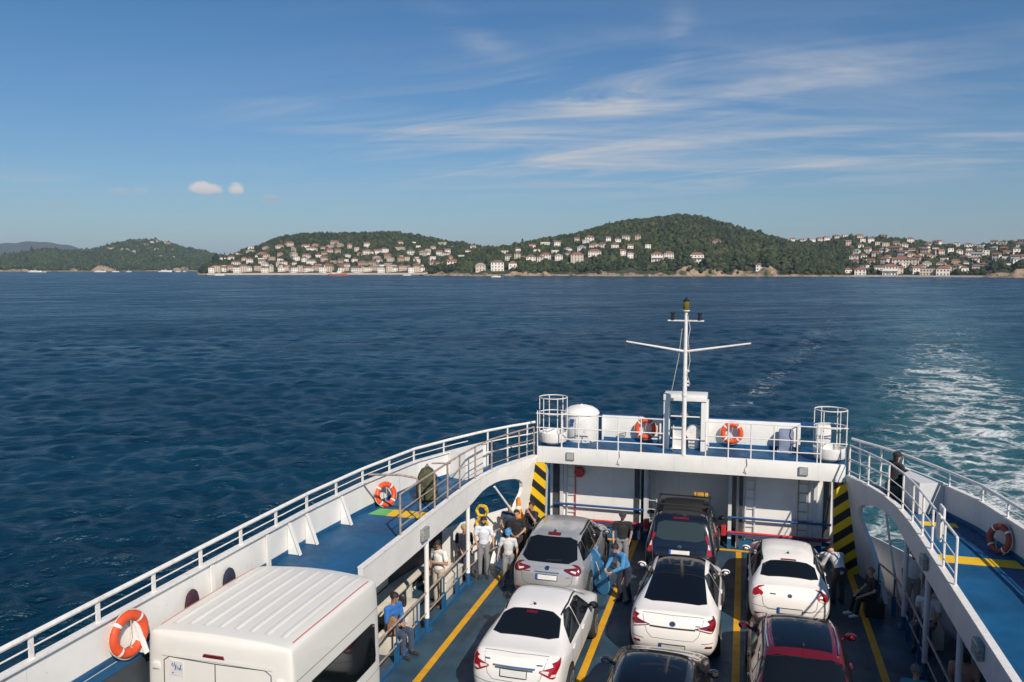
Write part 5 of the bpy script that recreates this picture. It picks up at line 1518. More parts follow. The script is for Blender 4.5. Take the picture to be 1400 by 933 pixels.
# traffic cone standing on a mooring bollard, seen through the left arch
def cone(c, label):
    root = empty('traffic_cone', c)
    b = MB(); b.bbox(-.19, .19, -.19, .19, 0, .04, .01); b.build('base', M['orange_cone'], root)
    b = MB(); b.lathe([(.14, .042), (.125, .08), (.06, .44), (.035, .58), (.0, .585)], (0,0,0), 18); b.build('cone', M['orange_cone'], root)
    b = MB(); b.lathe([(.098, .25), (.082, .34)], (0,0,0), 18); b.build('band', M['reflect'], root)
    tag(root, label, 'cone')
cone((-6.15, 22.3, 1.0), 'orange traffic cone standing on the locker inside the left arch opening')
crate((-6.15, 22.25, 0.0), 0.5, 0.5, 1.0, M['dark_steel'], 'dark steel locker under the traffic cone inside the left arch', 'steel_locker', lid=False)
def hose(c, label, m):
    root = empty('hose_coil', c)
    for k in range(2):
        b = MB(); pts = []
        for i in range(90):
            a = i * 0.42; rr = 0.15 + 0.02*math.sin(i*.7)
            pts.append((rr*math.cos(a) , .05*math.sin(i*.9), rr*math.sin(a) + .18 + k*.36))
        b.tube(pts, 0.020, 6); b.build('loop', m, root)
    tag(root, label, 'hose')
M['yellow_hose'] = mat('yellow_hose', (0.62, 0.40, 0.02), 0.5, var=0.15, vscale=14)
hose((-6.95, 21.35, 0.85), 'yellow hose hung in two coils at the end of the left passage', M['yellow_hose'])

# blue bodyboard leaning on the silver car
def board():
    root = empty('bodyboard', (-3.20, 19.75, 0.0), R(8))
    b = MB(); n = 28
    out = [(0.26*math.cos(a)*(1 - .18*math.sin(a)), 0.62 + 0.60*math.sin(a)) for a in np.linspace(0, 2*PI, n + 1)[:-1]]
    Mx = Matrix.Rotation(R(-14), 4, 'Y') @ Matrix.Rotation(R(-38), 4, 'Z')
    vs = [Mx @ Vector((x, -.025, z)) for x, z in out] + [Mx @ Vector((x, .025, z)) for x, z in out]
    b.add(vs, [tuple(range(n)), tuple(reversed(range(n, 2*n)))] + [(i, i + n, (i+1) % n + n, (i+1) % n) for i in range(n)])
    b.build('deck', M['board_blue'], root)
    b = MB(); b.tube([Mx @ Vector((0, -.03, .9)), Mx @ Vector((.08, -.07, .7)), Mx @ Vector((.02, -.05, .45))], .008, 5); b.build('leash', M['rope'], root)
    tag(root, 'light blue bodyboard standing between the silver hatchback and the stooping man', 'bodyboard')
M['board_blue'] = mat('board_blue', (0.06, 0.24, 0.46), 0.5, var=0.1, vscale=5)
board()
# ================================================================== VEHICLES
def paint(name, col, coat=0.6, rough=0.35, metal=0.0):
    m = mat(name, col, rough, metal, var=0.02, vscale=2.0, coat=coat)
    t = NT(m.node_tree); b = m.node_tree.nodes['Principled BSDF']
    # road dust low on the body
    co = t.node('ShaderNodeTexCoord').outputs['Object']; x, y, z = t.sep(co)
    n = t.noise(co, 5.0, 6, 0.65)
    f = t.math('MULTIPLY', t.ramp(t.math('ADD', z, t.math('MULTIPLY', n, 0.3)), 0.75, 0.30), 0.22)
    src = b.inputs['Base Color'].links[0].from_socket
    t.put(b.inputs['Base Color'], t.mix(f, src, (0.20, 0.17, 0.14)))
    return m
M['p_white'] = paint('p_white', (0.74, 0.72, 0.69))
M['p_pearl'] = paint('p_pearl', (0.78, 0.75, 0.71))
M['p_silver'] = paint('p_silver', (0.50, 0.50, 0.50), 0.7, 0.30, 0.55)
M['p_black'] = paint('p_black', (0.006, 0.008, 0.016), 0.9, 0.2)
M['p_grey'] = paint('p_grey', (0.030, 0.033, 0.040), 0.9, 0.22, 0.3)
M['p_red'] = paint('p_red', (0.150, 0.007, 0.015), 0.9, 0.25, 0.25)
M['p_van'] = paint('p_van', (0.70, 0.68, 0.63), 0.25, 0.45)
M['car_glass'] = mat('car_glass', (0.006, 0.008, 0.010), 0.06, spec=0.6)
M['roof_glass'] = mat('roof_glass', (0.005, 0.006, 0.009), 0.07, spec=0.5)
M['green_glass'] = mat('green_glass', (0.030, 0.045, 0.045), 0.08, spec=0.6)
M['trim'] = mat('trim', (0.014, 0.014, 0.015), 0.45)
M['seam'] = mat('seam', (0.085, 0.083, 0.080), 0.7)
M['light_red'] = mat('light_red', (0.30, 0.008, 0.012), 0.12, coat=0.8, var=0.25, vscale=12)
M['light_dark'] = mat('light_dark', (0.13, 0.008, 0.014), 0.12, coat=0.8, var=0.25, vscale=12)
M['light_clear'] = mat('light_clear', (0.62, 0.57, 0.55), 0.12, coat=0.8)
M['plate'] = mat('plate', (0.62, 0.61, 0.58), 0.4, var=0.05, vscale=8)
M['plate_blue'] = mat('plate_blue', (0.02, 0.09, 0.40), 0.4)
M['chrome'] = mat('chrome', (0.62, 0.62, 0.62), 0.15, 1.0)
M['rim'] = mat('rim', (0.42, 0.42, 0.43), 0.3, 0.8)
M['tyre'] = mat('tyre', (0.018, 0.018, 0.018), 0.85, bump=0.3, bscale=30)
M['mirror'] = mat('mirror', (0.16, 0.17, 0.18), 0.05, 1.0)
M['film_blue'] = mat('film_blue', (0.035, 0.15, 0.33), 0.35, var=0.15, vscale=6)

class Car:
    """body shell grown from cross sections; glass, lamps and trim are fitted onto its surface"""
    def __init__(s, L, stations, paint_, levels=3):
        s.L = L; s.paint = paint_
        n = len(stations); vs = []; fs = []
        P = len(stations[0])
        s.P = P
        # right half then left half (centre column shared)
        def vid(i, j, sd):
            if j == P - 1: return i * (2*P - 1) + P - 1
            return i * (2*P - 1) + (j if sd > 0 else 2*P - 2 - j)
        for st in stations:
            row = [None] * (2*P - 1)
            for j, (x, y, z) in enumerate(st):
                row[j] = (x, y, z)
                if j < P - 1: row[2*P - 2 - j] = (-x, y, z)
            row[P-1] = (0, st[P-1][1], st[P-1][2])
            vs += row
        for i in range(n - 1):
            for j in range(P - 1):
                fs.append((vid(i,j,1), vid(i+1,j,1), vid(i+1,j+1,1), vid(i,j+1,1)))
                fs.append((vid(i,j+1,-1), vid(i+1,j+1,-1), vid(i+1,j,-1), vid(i,j,-1)))
            fs.append((vid(i,0,-1), vid(i+1,0,-1), vid(i+1,0,1), vid(i,0,1)))
        for i, dy in ((0, -0.07), (n - 1, 0.10)):
            base = len(vs)
            st = stations[i]
            for j in range(P - 1): vs.append((0, st[j][1] + dy * (1 if j < P - 2 else 0.5), st[j][2] + (0.0 if j else 0.0)))
            for j in range(P - 1):
                c0 = base + j; c1 = base + j + 1 if j < P - 2 else vid(i, P-1, 1)
                a = [(vid(i,j,1), vid(i,j+1,1), c1, c0), (c0, c1, vid(i,j+1,-1), vid(i,j,-1))] if j < P - 2 else [(vid(i,j,1), c1, c0), (c0, c1, vid(i,j,-1))]
                for q in a: fs.append(q if i == 0 else tuple(reversed(q)))
            fs.append((vid(i,0,1), base, vid(i,0,-1)) if i == 0 else (vid(i,0,-1), base, vid(i,0,1)))
        me = bpy.data.meshes.new('tmp'); me.from_pydata(vs, [], fs); me.update()
        bm = bmesh.new(); bm.from_mesh(me); bmesh.ops.recalc_face_normals(bm, faces=bm.faces[:])
        cl = bm.edges.layers.float.get('crease_edge') or bm.edges.layers.float.new('crease_edge')
        bm.verts.ensure_lookup_table()
        ring = 2*P - 1
        for e in bm.edges:
            i0, i1 = e.verts[0].index, e.verts[1].index
            if max(i0, i1) >= n * ring: continue
            a0, j0 = divmod(i0, ring); a1, j1 = divmod(i1, ring)
            if j0 == j1 and a0 != a1:
                jj = min(j0, ring - 1 - j0)
                if jj == P - 5: e[cl] = 0.35
                if jj == P - 3: e[cl] = 0.30
                if jj == 0: e[cl] = 0.5
            elif a0 == a1 == 1: 
                if min(min(j0, ring-1-j0), min(j1, ring-1-j1)) >= P - 4: e[cl] = 0.55
            elif a0 == a1 == 0: e[cl] = 0.18
        bm.to_mesh(me); bm.free()
        o = bpy.data.objects.new('tmp', me); COL.objects.link(o)
        md = o.modifiers.new('s', 'SUBSURF'); md.levels = md.render_levels = levels
        dg = bpy.context.evaluated_depsgraph_get()
        s.mesh = bpy.data.meshes.new_from_object(o.evaluated_get(dg))
        bpy.data.objects.remove(o); bpy.data.meshes.remove(me)
        s.mesh.name = 'body'
        s.mesh.polygons.foreach_set('use_smooth', [True] * len(s.mesh.polygons))
        s.mesh.materials.clear(); s.mesh.materials.append(paint_)
        bm = bmesh.new(); bm.from_mesh(s.mesh)
        s.bvh = BVHTree.FromBMesh(bm); bm.free()
    def start(s, name, loc, label, cat='car', rz=0.0):
        s.root = empty(name, loc, rz)
        tag(s.root, label, cat)
        o = bpy.data.objects.new('body', s.mesh); COL.objects.link(o); o.parent = s.root
        s.body = o
        return s.root
    def hit(s, o, d):
        l, n, i, q = s.bvh.ray_cast(o, d)
        if l is None:
            l, n, i, q = s.bvh.find_nearest(o + d * 1.0)
        if n.dot(d) > 0: n = -n
        return l, n
    def curtain(s, side_, w, yb=-0.6):
        """a path that wraps from the tail round to the side: u<0 along the tail, u>0 along the flank"""
        def f(u, z):
            k = min(1.0, max(0.0, (u + 0.22) / 0.44)); k = k*k*(3-2*k)
            if u < 0: p = Vector((w + u, 0.0, z))
            else: p = Vector((w, u, z))
            a = k * PI / 2
            d = Vector((-math.sin(a) * side_, math.cos(a), 0))
            p.x *= side_
            return p - d * 1.2, d
        return f
    def rear(s, a, b): return Vector((a, -1.5, b)), Vector((0, 1, 0))
    def front(s, a, b): return Vector((a, s.L + 1.5, b)), Vector((0, -1, 0))
    def top(s, a, b): return Vector((a, b, 3.6)), Vector((0, 0, -1))
    def flank(s, sd):
        return lambda a, b: (Vector((sd * 2.0, a, b)), Vector((-sd, 0, 0)))
    def patch(s, name, outline, proj, m, off=0.006, h=0.05, parent=None, depth=0.02, smooth_out=0, wrap=True):
        P = [Vector(p) for p in outline]
        for _ in range(smooth_out):      # corner cutting
            Q = []
            for i in range(len(P)):
                a, c = P[i], P[(i+1) % len(P)]
                Q += [a * 0.86 + c * 0.14, a * 0.14 + c * 0.86]
            P = Q
        B = []
        for i in range(len(P)):
            a, c = P[i], P[(i+1) % len(P)]
            n = max(1, int((c - a).length / h))
            for k in range(n): B.append(a.lerp(c, k / n))
        nb = len(B)
        x0, x1 = min(p.x for p in B), max(p.x for p in B); y0, y1 = min(p.y for p in B), max(p.y for p in B)
        pts = B[:]
        def inside(q):
            c = False
            for i in range(nb):
                a, b_ = B[i], B[i-1]
                if (a.y > q.y) != (b_.y > q.y) and q.x < (b_.x - a.x) * (q.y - a.y) / (b_.y - a.y) + a.x: c = not c
            return c
        xx = x0 + h * 0.5
        while xx < x1:
            yy = y0 + h * 0.5
            while yy < y1:
                q = Vector((xx, yy))
                if inside(q) and min((q - b_).length for b_ in B) > h * 0.35: pts.append(q)
                yy += h
            xx += h
        vo, eo, fo, *_ = delaunay_2d_cdt(pts, [(i, (i+1) % nb) for i in range(nb)], [], 1, 1e-5)
        V = []; N = []
        for q in vo:
            o, d = proj(q.x, q.y)
            l, n = s.hit(o, d)
            V.append(l + n * off); N.append(n)
        b = MB()
        F = [tuple(f) for f in fo]
        # orient outward
        cnt = {}
        for f in F:
            for i in range(len(f)):
                e = (f[i], f[(i+1) % len(f)]); cnt[tuple(sorted(e))] = cnt.get(tuple(sorted(e)), 0) + 1
        nv = len(V)
        allv = V + [V[i] - N[i] * (off + depth) for i in range(nv)]
        sk = []
        for f in F:
            for i in range(len(f)):
                e = (f[i], f[(i+1) % len(f)])
                if cnt[tuple(sorted(e))] == 1: sk.append((e[1], e[0], e[0] + nv, e[1] + nv))
        b.add(allv, F, 0, True); b.add([], [], 0)
        base = 0
        for q in sk: b.f.append(q); b.m.append(0); b.sm.append(False)
        return b.build(name, m, parent or s.root, fix=True)
    def strip(s, name, line, proj, m, w=0.012, off=0.003, parent=None, closed=False, smooth_out=0):
        P = [Vector(p) for p in line]
        for _ in range(smooth_out):
            Q = []
            for i in range(len(P)):
                a, c = P[i], P[(i+1) % len(P)]
                Q += [a * 0.86 + c * 0.14, a * 0.14 + c * 0.86]
            P = Q
        if closed: P.append(P[0])
        Q = []
        for a, c in zip(P[:-1], P[1:]):
            n = max(1, int((c - a).length / 0.05))
            for k in range(n): Q.append(a.lerp(c, k / n))
        Q.append(P[-1])
        pts = []
        for i, q in enumerate(Q):
            t = (Q[min(i+1, len(Q)-1)] - Q[max(i-1, 0)]); t.normalize(); nn = Vector((-t.y, t.x)) * w / 2
            row = []
            for e in (q + nn, q - nn):
                o, d = proj(e.x, e.y); l, n = s.hit(o, d); row.append((l + n * off, l - n * 0.01))
            pts.append(row)
        b = MB()
        vs = [p for r in pts for p in (r[0][0], r[1][0], r[1][1], r[0][1])]
        fs = []
        for i in range(len(pts) - 1):
            a = i*4; c = a+4
            for j in range(3): fs.append((a+j, a+j+1, c+j+1, c+j))
        b.add(vs, fs, 0, True)
        return b.build(name, m, parent or s.root)
    def wheel(s, x, y, r, w=0.21, spokes=5):
        root = None
        sd = 1 if x > 0 else -1
        b = MB()
        b.lathe([(r*0.62, -w/2), (r*0.90, -w/2), (r*0.985, -w*0.36), (r, -w*0.15), (r, w*0.15), (r*0.985, w*0.36), (r*0.90, w/2), (r*0.62, w/2)], (0,0,0), 28, axis='x')
        ty = b.build('wheel', M['tyre'], s.root); ty.location = (x, y, r)
        b = MB()
        o = sd * w/2
        b.lathe([(r*0.66, o - sd*0.005), (r*0.66, o + sd*0.006), (r*0.58, o + sd*0.004), (r*0.56, o - sd*0.05), (0.02, o - sd*0.055)][::sd], (0,0,0), 24, axis='x')
        for k in range(spokes):
            a = 2*PI*k/spokes
            Mx = Matrix.Rotation(a, 4, 'X')
            b.box(min(o - sd*.03, o + sd*.008), max(o - sd*.03, o + sd*.008), -r*0.085, r*0.085, 0.0, r*0.62, M=Mx)
        b.lathe([(r*0.14, o - sd*.02), (r*0.14, o + sd*.012), (0.01, o + sd*.014)][::sd], (0,0,0), 14, axis='x')
        b.build('rim', M['rim'], ty)
        return ty
    def wheels(s, w, yr, yf, r, spokes=5):
        for y in (yr, yf):
            for sd in (-1, 1):
                # dark patch laid on the flank, painted shade of the wheel well
                R_ = r * 1.16
                pts = [(y + R_*math.cos(a), r + R_*math.sin(a)) for a in np.linspace(-0.42, PI + 0.42, 22)]
                s.patch('wheel_well_shade', pts, s.flank(sd), M['trim'], 0.004, 0.08)
                s.wheel(sd * (w - 0.085), y, r, spokes=spokes)
    def mirrors(s, x, y, z, m, glass=True):
        for sd in (-1, 1):
            b = MB(); Mx = Matrix.Translation((sd * (x + 0.10), y, z)) @ Matrix.Rotation(sd * 0.12, 4, 'Z')
            b.blob((0,0,0), 0.108, 0.072, 0.072, 14, 10, M=Mx)
            b.tube([Vector((sd*(x - 0.10), y + .02, z - 0.09)), Vector((sd*(x + 0.04), y + .02, z - 0.03))], 0.03, 8)
            mr = b.build('wing_mirror', m, s.root)
            b = MB(); vs = []
            for i in range(20):
                a = 2*PI*i/20; vs.append(Mx @ Vector((0.091*math.cos(a), -0.078 + 0.026*abs(math.cos(a)), 0.058*math.sin(a))))
            vs2 = [v + Vector((0, 0.03, 0)) for v in vs]
            b.add(vs + vs2, [tuple(range(20))] + [(i, i+20, (i+1)%20+20, (i+1)%20) for i in range(20)])
            g = b.build('mirror_glass', M['mirror'], mr)
    def plate(s, z, y_hint=0, w=0.52, h=0.11, blue=True, x=0.0):
        p = s.patch('number_plate', [(x-w/2, z-h/2), (x+w/2, z-h/2), (x+w/2, z+h/2), (x-w/2, z+h/2)], s.rear, M['plate'], 0.016, 0.06)
        if blue: s.patch('blue_band', [(x-w/2+.004, z-h/2+.004), (x-w/2+.05, z-h/2+.004), (x-w/2+.05, z+h/2-.004), (x-w/2+.004, z+h/2-.004)], s.rear, M['plate_blue'], 0.020, 0.03, parent=p)
        s.strip('plate_frame', [(x-w/2, z-h/2), (x+w/2, z-h/2), (x+w/2, z+h/2), (x-w/2, z+h/2)], s.rear, M['trim'], 0.014, 0.018, closed=True, parent=p)
    def badge(s, z, x=0.0, r=0.055):
        s.patch('badge', [(x + r*math.cos(a), z + r*0.72*math.sin(a)) for a in np.linspace(0, 2*PI, 14)[:-1]], s.rear, M['chrome'], 0.010, 0.03)
        s.patch('badge_centre', [(x + r*.62*math.cos(a), z + r*0.40*math.sin(a)) for a in np.linspace(0, 2*PI, 14)[:-1]], s.rear, M['trim'], 0.013, 0.03)
    def antenna(s, y, fin=False):
        l, n = s.hit(Vector((0, y, 3)), Vector((0, 0, -1)))
        b = MB()
        if fin: b.prism([(y-.09, l.z-.01), (y+.08, l.z-.01), (y-.06, l.z+.065)], 'x', -.018, .018)
        else: b.lathe([(.03, -.01), (.028, .02), (.015, .035), (0, .036)], l, 10); b.tube([l + Vector((0,0,.02)), l + Vector((0,-.16,.12))], .006, 5)
        b.build('antenna', M['trim'], s.root)
    def handles(s, zs, ys):
        for sd in (-1, 1):
            for y in ys:
                l, n = s.hit(Vector((sd*2, y, zs)), Vector((-sd, 0, 0)))
                b = MB(); b.bbox(l.x - .028, l.x + .028, y - .10, y + .10, zs - .018, zs + .018, .014); b.build('door_handle', s.paint, s.root)
    def seams(s, lines):
        for ln in lines:
            for sd in (-1, 1): s.strip('door_seam', ln, s.flank(sd), M['seam'], 0.009)
    def sides(s, outlines, m=None, trim=True):
        for ol in outlines:
            for sd in (-1, 1):
                if trim: s.strip('window_trim', ol, s.flank(sd), M['trim'], 0.035, 0.004, closed=True)
                s.patch('side_window', ol, s.flank(sd), m or M['car_glass'], 0.007, 0.06)

def cs(y, w, zb, zsh, belt, rail, top_, dy=None, zmid=0.58):
    """half cross section, sill to roof centre"""
    p = [(w*0.86, zb), (w*0.965, zb+0.13), (w, zmid), (w*0.985, zsh), belt, rail[0:2], rail[2:4], (0, top_)]
    dy = dy or [0]*8
    return [(x, y + d, z) for (x, z), d in zip(p, dy)]
def deck(y, w, zb, zsh, zd, dy=None, crown=0.03, k=(.93,.80,.52)):
    return cs(y, w, zb, zsh, (w*k[0], zd - 0.045), (w*k[1], zd, w*k[2], zd + crown*0.6), zd + crown, dy)
def cabin(y, w, zb, zsh, bx, bz, rx, rz, tz, dy=None):
    return cs(y, w, zb, zsh, (bx, bz), (rx + 0.035, rz - 0.075, rx - 0.13, rz + (tz - rz)*0.45), tz, dy)

TAIL = [.16, .03, 0, .035, .10, .15, .14, .12]
NOSE = [-.10, -.02, 0, -.05, -.14, -.2, -.2, -.2]

# ------------------------------------------------------------------ white saloon, nearest on the left lane
def saloon():
    L = 4.5
    c = Car(L, [deck(0.0, .80, .24, .80, 1.00, TAIL), deck(.30, .885, .22, .84, 1.065), deck(.82, .905, .2, .86, 1.085, k=(.93,.78,.5)),
                cabin(1.48, .905, .2, .87, .845, .97, .575, 1.40, 1.43), cabin(1.80, .905, .2, .87, .85, .96, .60, 1.44, 1.465),
                cabin(2.30, .905, .2, .87, .85, .955, .61, 1.45, 1.475), cabin(2.75, .90, .2, .86, .85, .945, .58, 1.40, 1.43),
                deck(3.45, .895, .2, .83, .96, k=(.92,.77,.5)), deck(4.1, .87, .2, .76, .83), deck(4.5, .72, .24, .62, .70, NOSE)], M['p_white'])
    c.start('white_saloon', (-3.92, 13.86, 0), 'white saloon with pale plain plate parked in the left lane nearest the camera')
    c.patch('rear_window', [(-.655, .80), (.655, .80), (.56, 1.46), (-.56, 1.46)], c.top, M['car_glass'], .007, .08, smooth_out=1)
    c.strip('window_trim', [(-.655, .80), (.655, .80), (.56, 1.46), (-.56, 1.46)], c.top, M['trim'], .035, .004, closed=True, smooth_out=1)
    c.patch('windscreen', [(-.68, 3.36), (.68, 3.36), (.56, 2.78), (-.56, 2.78)], c.top, M['car_glass'], .007, .08)
    c.sides([[(1.05, .985), (1.90, .965), (1.90, 1.33), (1.62, 1.345), (1.30, 1.20)], [(1.97, .965), (3.05, .945), (2.66, 1.27), (2.42, 1.335), (1.97, 1.335)]])
    for sd in (-1, 1): c.strip('roof_ditch', [(sd*.565, 1.47), (sd*.60, 2.0), (sd*.57, 2.78)], c.top, M['trim'], .028, .004)
    for sd in (-1, 1):
        f = c.curtain(sd, .875)
        tl = c.patch('tail_light', [(-.40, .835), (-.16, .725), (.02, .77), (.16, .86), (.42, 1.015), (.10, .975), (-.16, .925), (-.39, .865)], f, M['light_red'], .012, .04, smooth_out=1)
        c.patch('clear_lens', [(-.37, .845), (-.24, .80), (-.22, .86), (-.35, .868)], f, M['light_clear'], .017, .03, parent=tl)
        c.patch('clear_lens', [(-.20, .765), (-.02, .775), (0.0, .81), (-.17, .81)], f, M['light_clear'], .017, .03, parent=tl)
    c.strip('boot_seam', [(-.60, 1.03), (-.50, .72), (-.40, .63), (.40, .63), (.50, .72), (.60, 1.03)], c.rear, M['seam'], .009)
    c.strip('boot_trim', [(-.40, .88), (.40, .88)], c.rear, M['chrome'], .03, .010)
    c.strip('plate_recess', [(-.36, .845), (.36, .845)], c.rear, M['seam'], .03, .004)
    c.plate(.775, blue=False, w=.50, h=.13)
    c.strip('lid_edge', [(-.62, .26), (0, .22), (.62, .26)], c.top, M['seam'], .010)
    c.strip('bumper_seam', [(-.80, .60), (-.5, .56), (.5, .56), (.80, .60)], c.rear, M['seam'], .010)
    c.patch('lower_bumper', [(-.62, .27), (.62, .27), (.66, .38), (-.66, .38)], c.rear, M['trim'], .006, .08)
    c.patch('rear_label', [(-.57, .945), (-.47, .945), (-.47, .968), (-.57, .968)], c.rear, M['chrome'], .006, .05)
    c.patch('rear_label', [(.42, .935), (.53, .935), (.53, .955), (.42, .955)], c.rear, M['chrome'], .006, .05)
    c.seams([[(1.95, .30), (1.95, .94)], [(1.02, .62), (1.10, .95)], [(3.10, .32), (3.16, .92)]])
    c.handles(.86, (1.22, 2.12))
    c.mirrors(.86, 2.92, 1.0, M['trim']); c.antenna(1.62)
    c.wheels(.905, .86, 3.52, .32, 9)
    c.patch('brake_lamp', [(-.11, 1.36), (.11, 1.36), (.11, 1.42), (-.11, 1.42)], c.top, M['light_dark'], .012, .05)
saloon()

# ------------------------------------------------------------------ white fastback, centre lane
def fastback():
    L = 4.22
    c = Car(L, [deck(0.0, .80, .24, .80, .985, TAIL), deck(.24, .895, .22, .85, 1.05), deck(.60, .93, .2, .87, 1.075, k=(.93,.78,.5)),
                cabin(1.62, .93, .2, .88, .86, .965, .575, 1.38, 1.41), cabin(2.0, .925, .2, .87, .86, .96, .60, 1.44, 1.465),
                cabin(2.5, .92, .2, .87, .86, .955, .60, 1.45, 1.475), cabin(2.85, .915, .2, .86, .85, .945, .57, 1.40, 1.43),
                deck(3.55, .905, .2, .82, .95, k=(.92,.77,.5)), deck(3.95, .87, .2, .76, .84), deck(4.22, .72, .24, .62, .70, NOSE)], M['p_pearl'])
    c.start('white_fastback', (-1.27, 16.45, 0), 'white fastback saloon with one long dark glass roof in the centre lane')
    c.patch('glass_roof', [(-.67, .62), (.67, .62), (.60, 1.3), (.55, 1.75), (.53, 2.86), (-.53, 2.86), (-.55, 1.75), (-.60, 1.3)], c.top, M['roof_glass'], .007, .08, smooth_out=1)
    c.strip('roof_seam', [(-.58, 1.62), (.58, 1.62)], c.top, M['trim'], .02, .010)
    c.patch('windscreen', [(-.66, 3.46), (.66, 3.46), (.55, 2.93), (-.55, 2.93)], c.top, M['car_glass'], .007, .08)
    c.sides([[(.98, .985), (1.98, .965), (1.98, 1.32), (1.72, 1.335), (1.35, 1.20)], [(2.05, .965), (3.12, .945), (2.74, 1.27), (2.5, 1.33), (2.05, 1.33)]])
    for sd in (-1, 1):
        f = c.curtain(sd, .885)
        tl = c.patch('tail_light', [(-.46, .845), (-.10, .765), (.06, .775), (.30, .93), (.38, 1.04), (.08, .975), (-.12, .935), (-.30, .885)], f, M['light_dark'], .012, .04, smooth_out=1)
        c.patch('red_lens', [(-.13, .86), (.05, .85), (.28, .98), (.05, .945), (-.12, .915)], f, M['light_red'], .016, .04, parent=tl)
        c.patch('clear_lens', [(-.38, .84), (-.10, .785), (.03, .79), (.03, .815), (-.10, .81), (-.36, .855)], f, M['light_clear'], .017, .03, parent=tl)
        c.patch('reflector', [(-.24, .47), (.0, .455), (.02, .50), (-.22, .51)], f, M['light_dark'], .010, .04)
        c.strip('bumper_crease', [(-.30, .56), (.08, .58)], f, M['seam'], .014)
    c.strip('boot_seam', [(-.62, 1.0), (-.52, .70), (-.42, .60), (.42, .60), (.52, .70), (.62, 1.0)], c.rear, M['seam'], .009)
    c.strip('boot_trim', [(-.46, .825), (.46, .825)], c.rear, M['trim'], .028, .010)
    c.strip('lid_edge', [(-.62, .20), (0, .16), (.62, .20)], c.top, M['seam'], .009)
    c.badge(.90, r=.065)
    c.plate(.435, w=.52, h=.12)
    c.patch('diffuser', [(-.70, .22), (.70, .22), (.66, .31), (.48, .385), (-.48, .385), (-.66, .31)], c.rear, M['trim'], .008, .08)
    c.patch('rear_label', [(.46, .885), (.56, .885), (.56, .905), (.46, .905)], c.rear, M['chrome'], .006, .05)
    c.seams([[(2.02, .30), (2.02, .94)], [(.98, .62), (1.06, .95)], [(3.16, .32), (3.22, .92)]])
    c.handles(.86, (1.26, 2.18))
    c.mirrors(.88, 2.98, 1.02, M['p_pearl'])
    c.wheels(.93, .86, 3.38, .335, 5)
fastback()

# ------------------------------------------------------------------ silver tall hatch, left lane far
def tall(name, loc, label, m, L=4.35, w=.91, roof=1.64, glass='car_glass', roofglass=False, lights='light_dark', blue=True, emblem=True, deck_z=1.02, rz=0.0):
    c = Car(L, [deck(0.0, .80*w/.91, .26, .84, deck_z - .02, [.15,.03,0,.03,.08,.10,.10,.10]), deck(.16, w*.965, .24, .88, deck_z + .05, crown=.05),
                cabin(.30, w*.985, .22, .90, w*.90, deck_z + .08, .66*w/.91, deck_z + .18, deck_z + .20),
                cabin(.80, w, .22, .92, w*.925, 1.06, .60*w/.91, roof - .075, roof - .035), cabin(1.15, w, .22, .92, w*.93, 1.06, .625*w/.91, roof - .025, roof),
                cabin(2.0, w, .22, .92, w*.93, 1.05, .63*w/.91, roof - .01, roof + .015), cabin(2.6, w*.995, .22, .91, w*.92, 1.04, .60*w/.91, roof - .07, roof - .035),
                deck(3.40, w*.985, .22, .88, 1.05, k=(.92,.77,.5)), deck(4.0, w*.95, .22, .82, .94), deck(L, w*.80, .26, .68, .80, NOSE)], m)
    c.start(name, loc, label, 'car', rz)
    return c
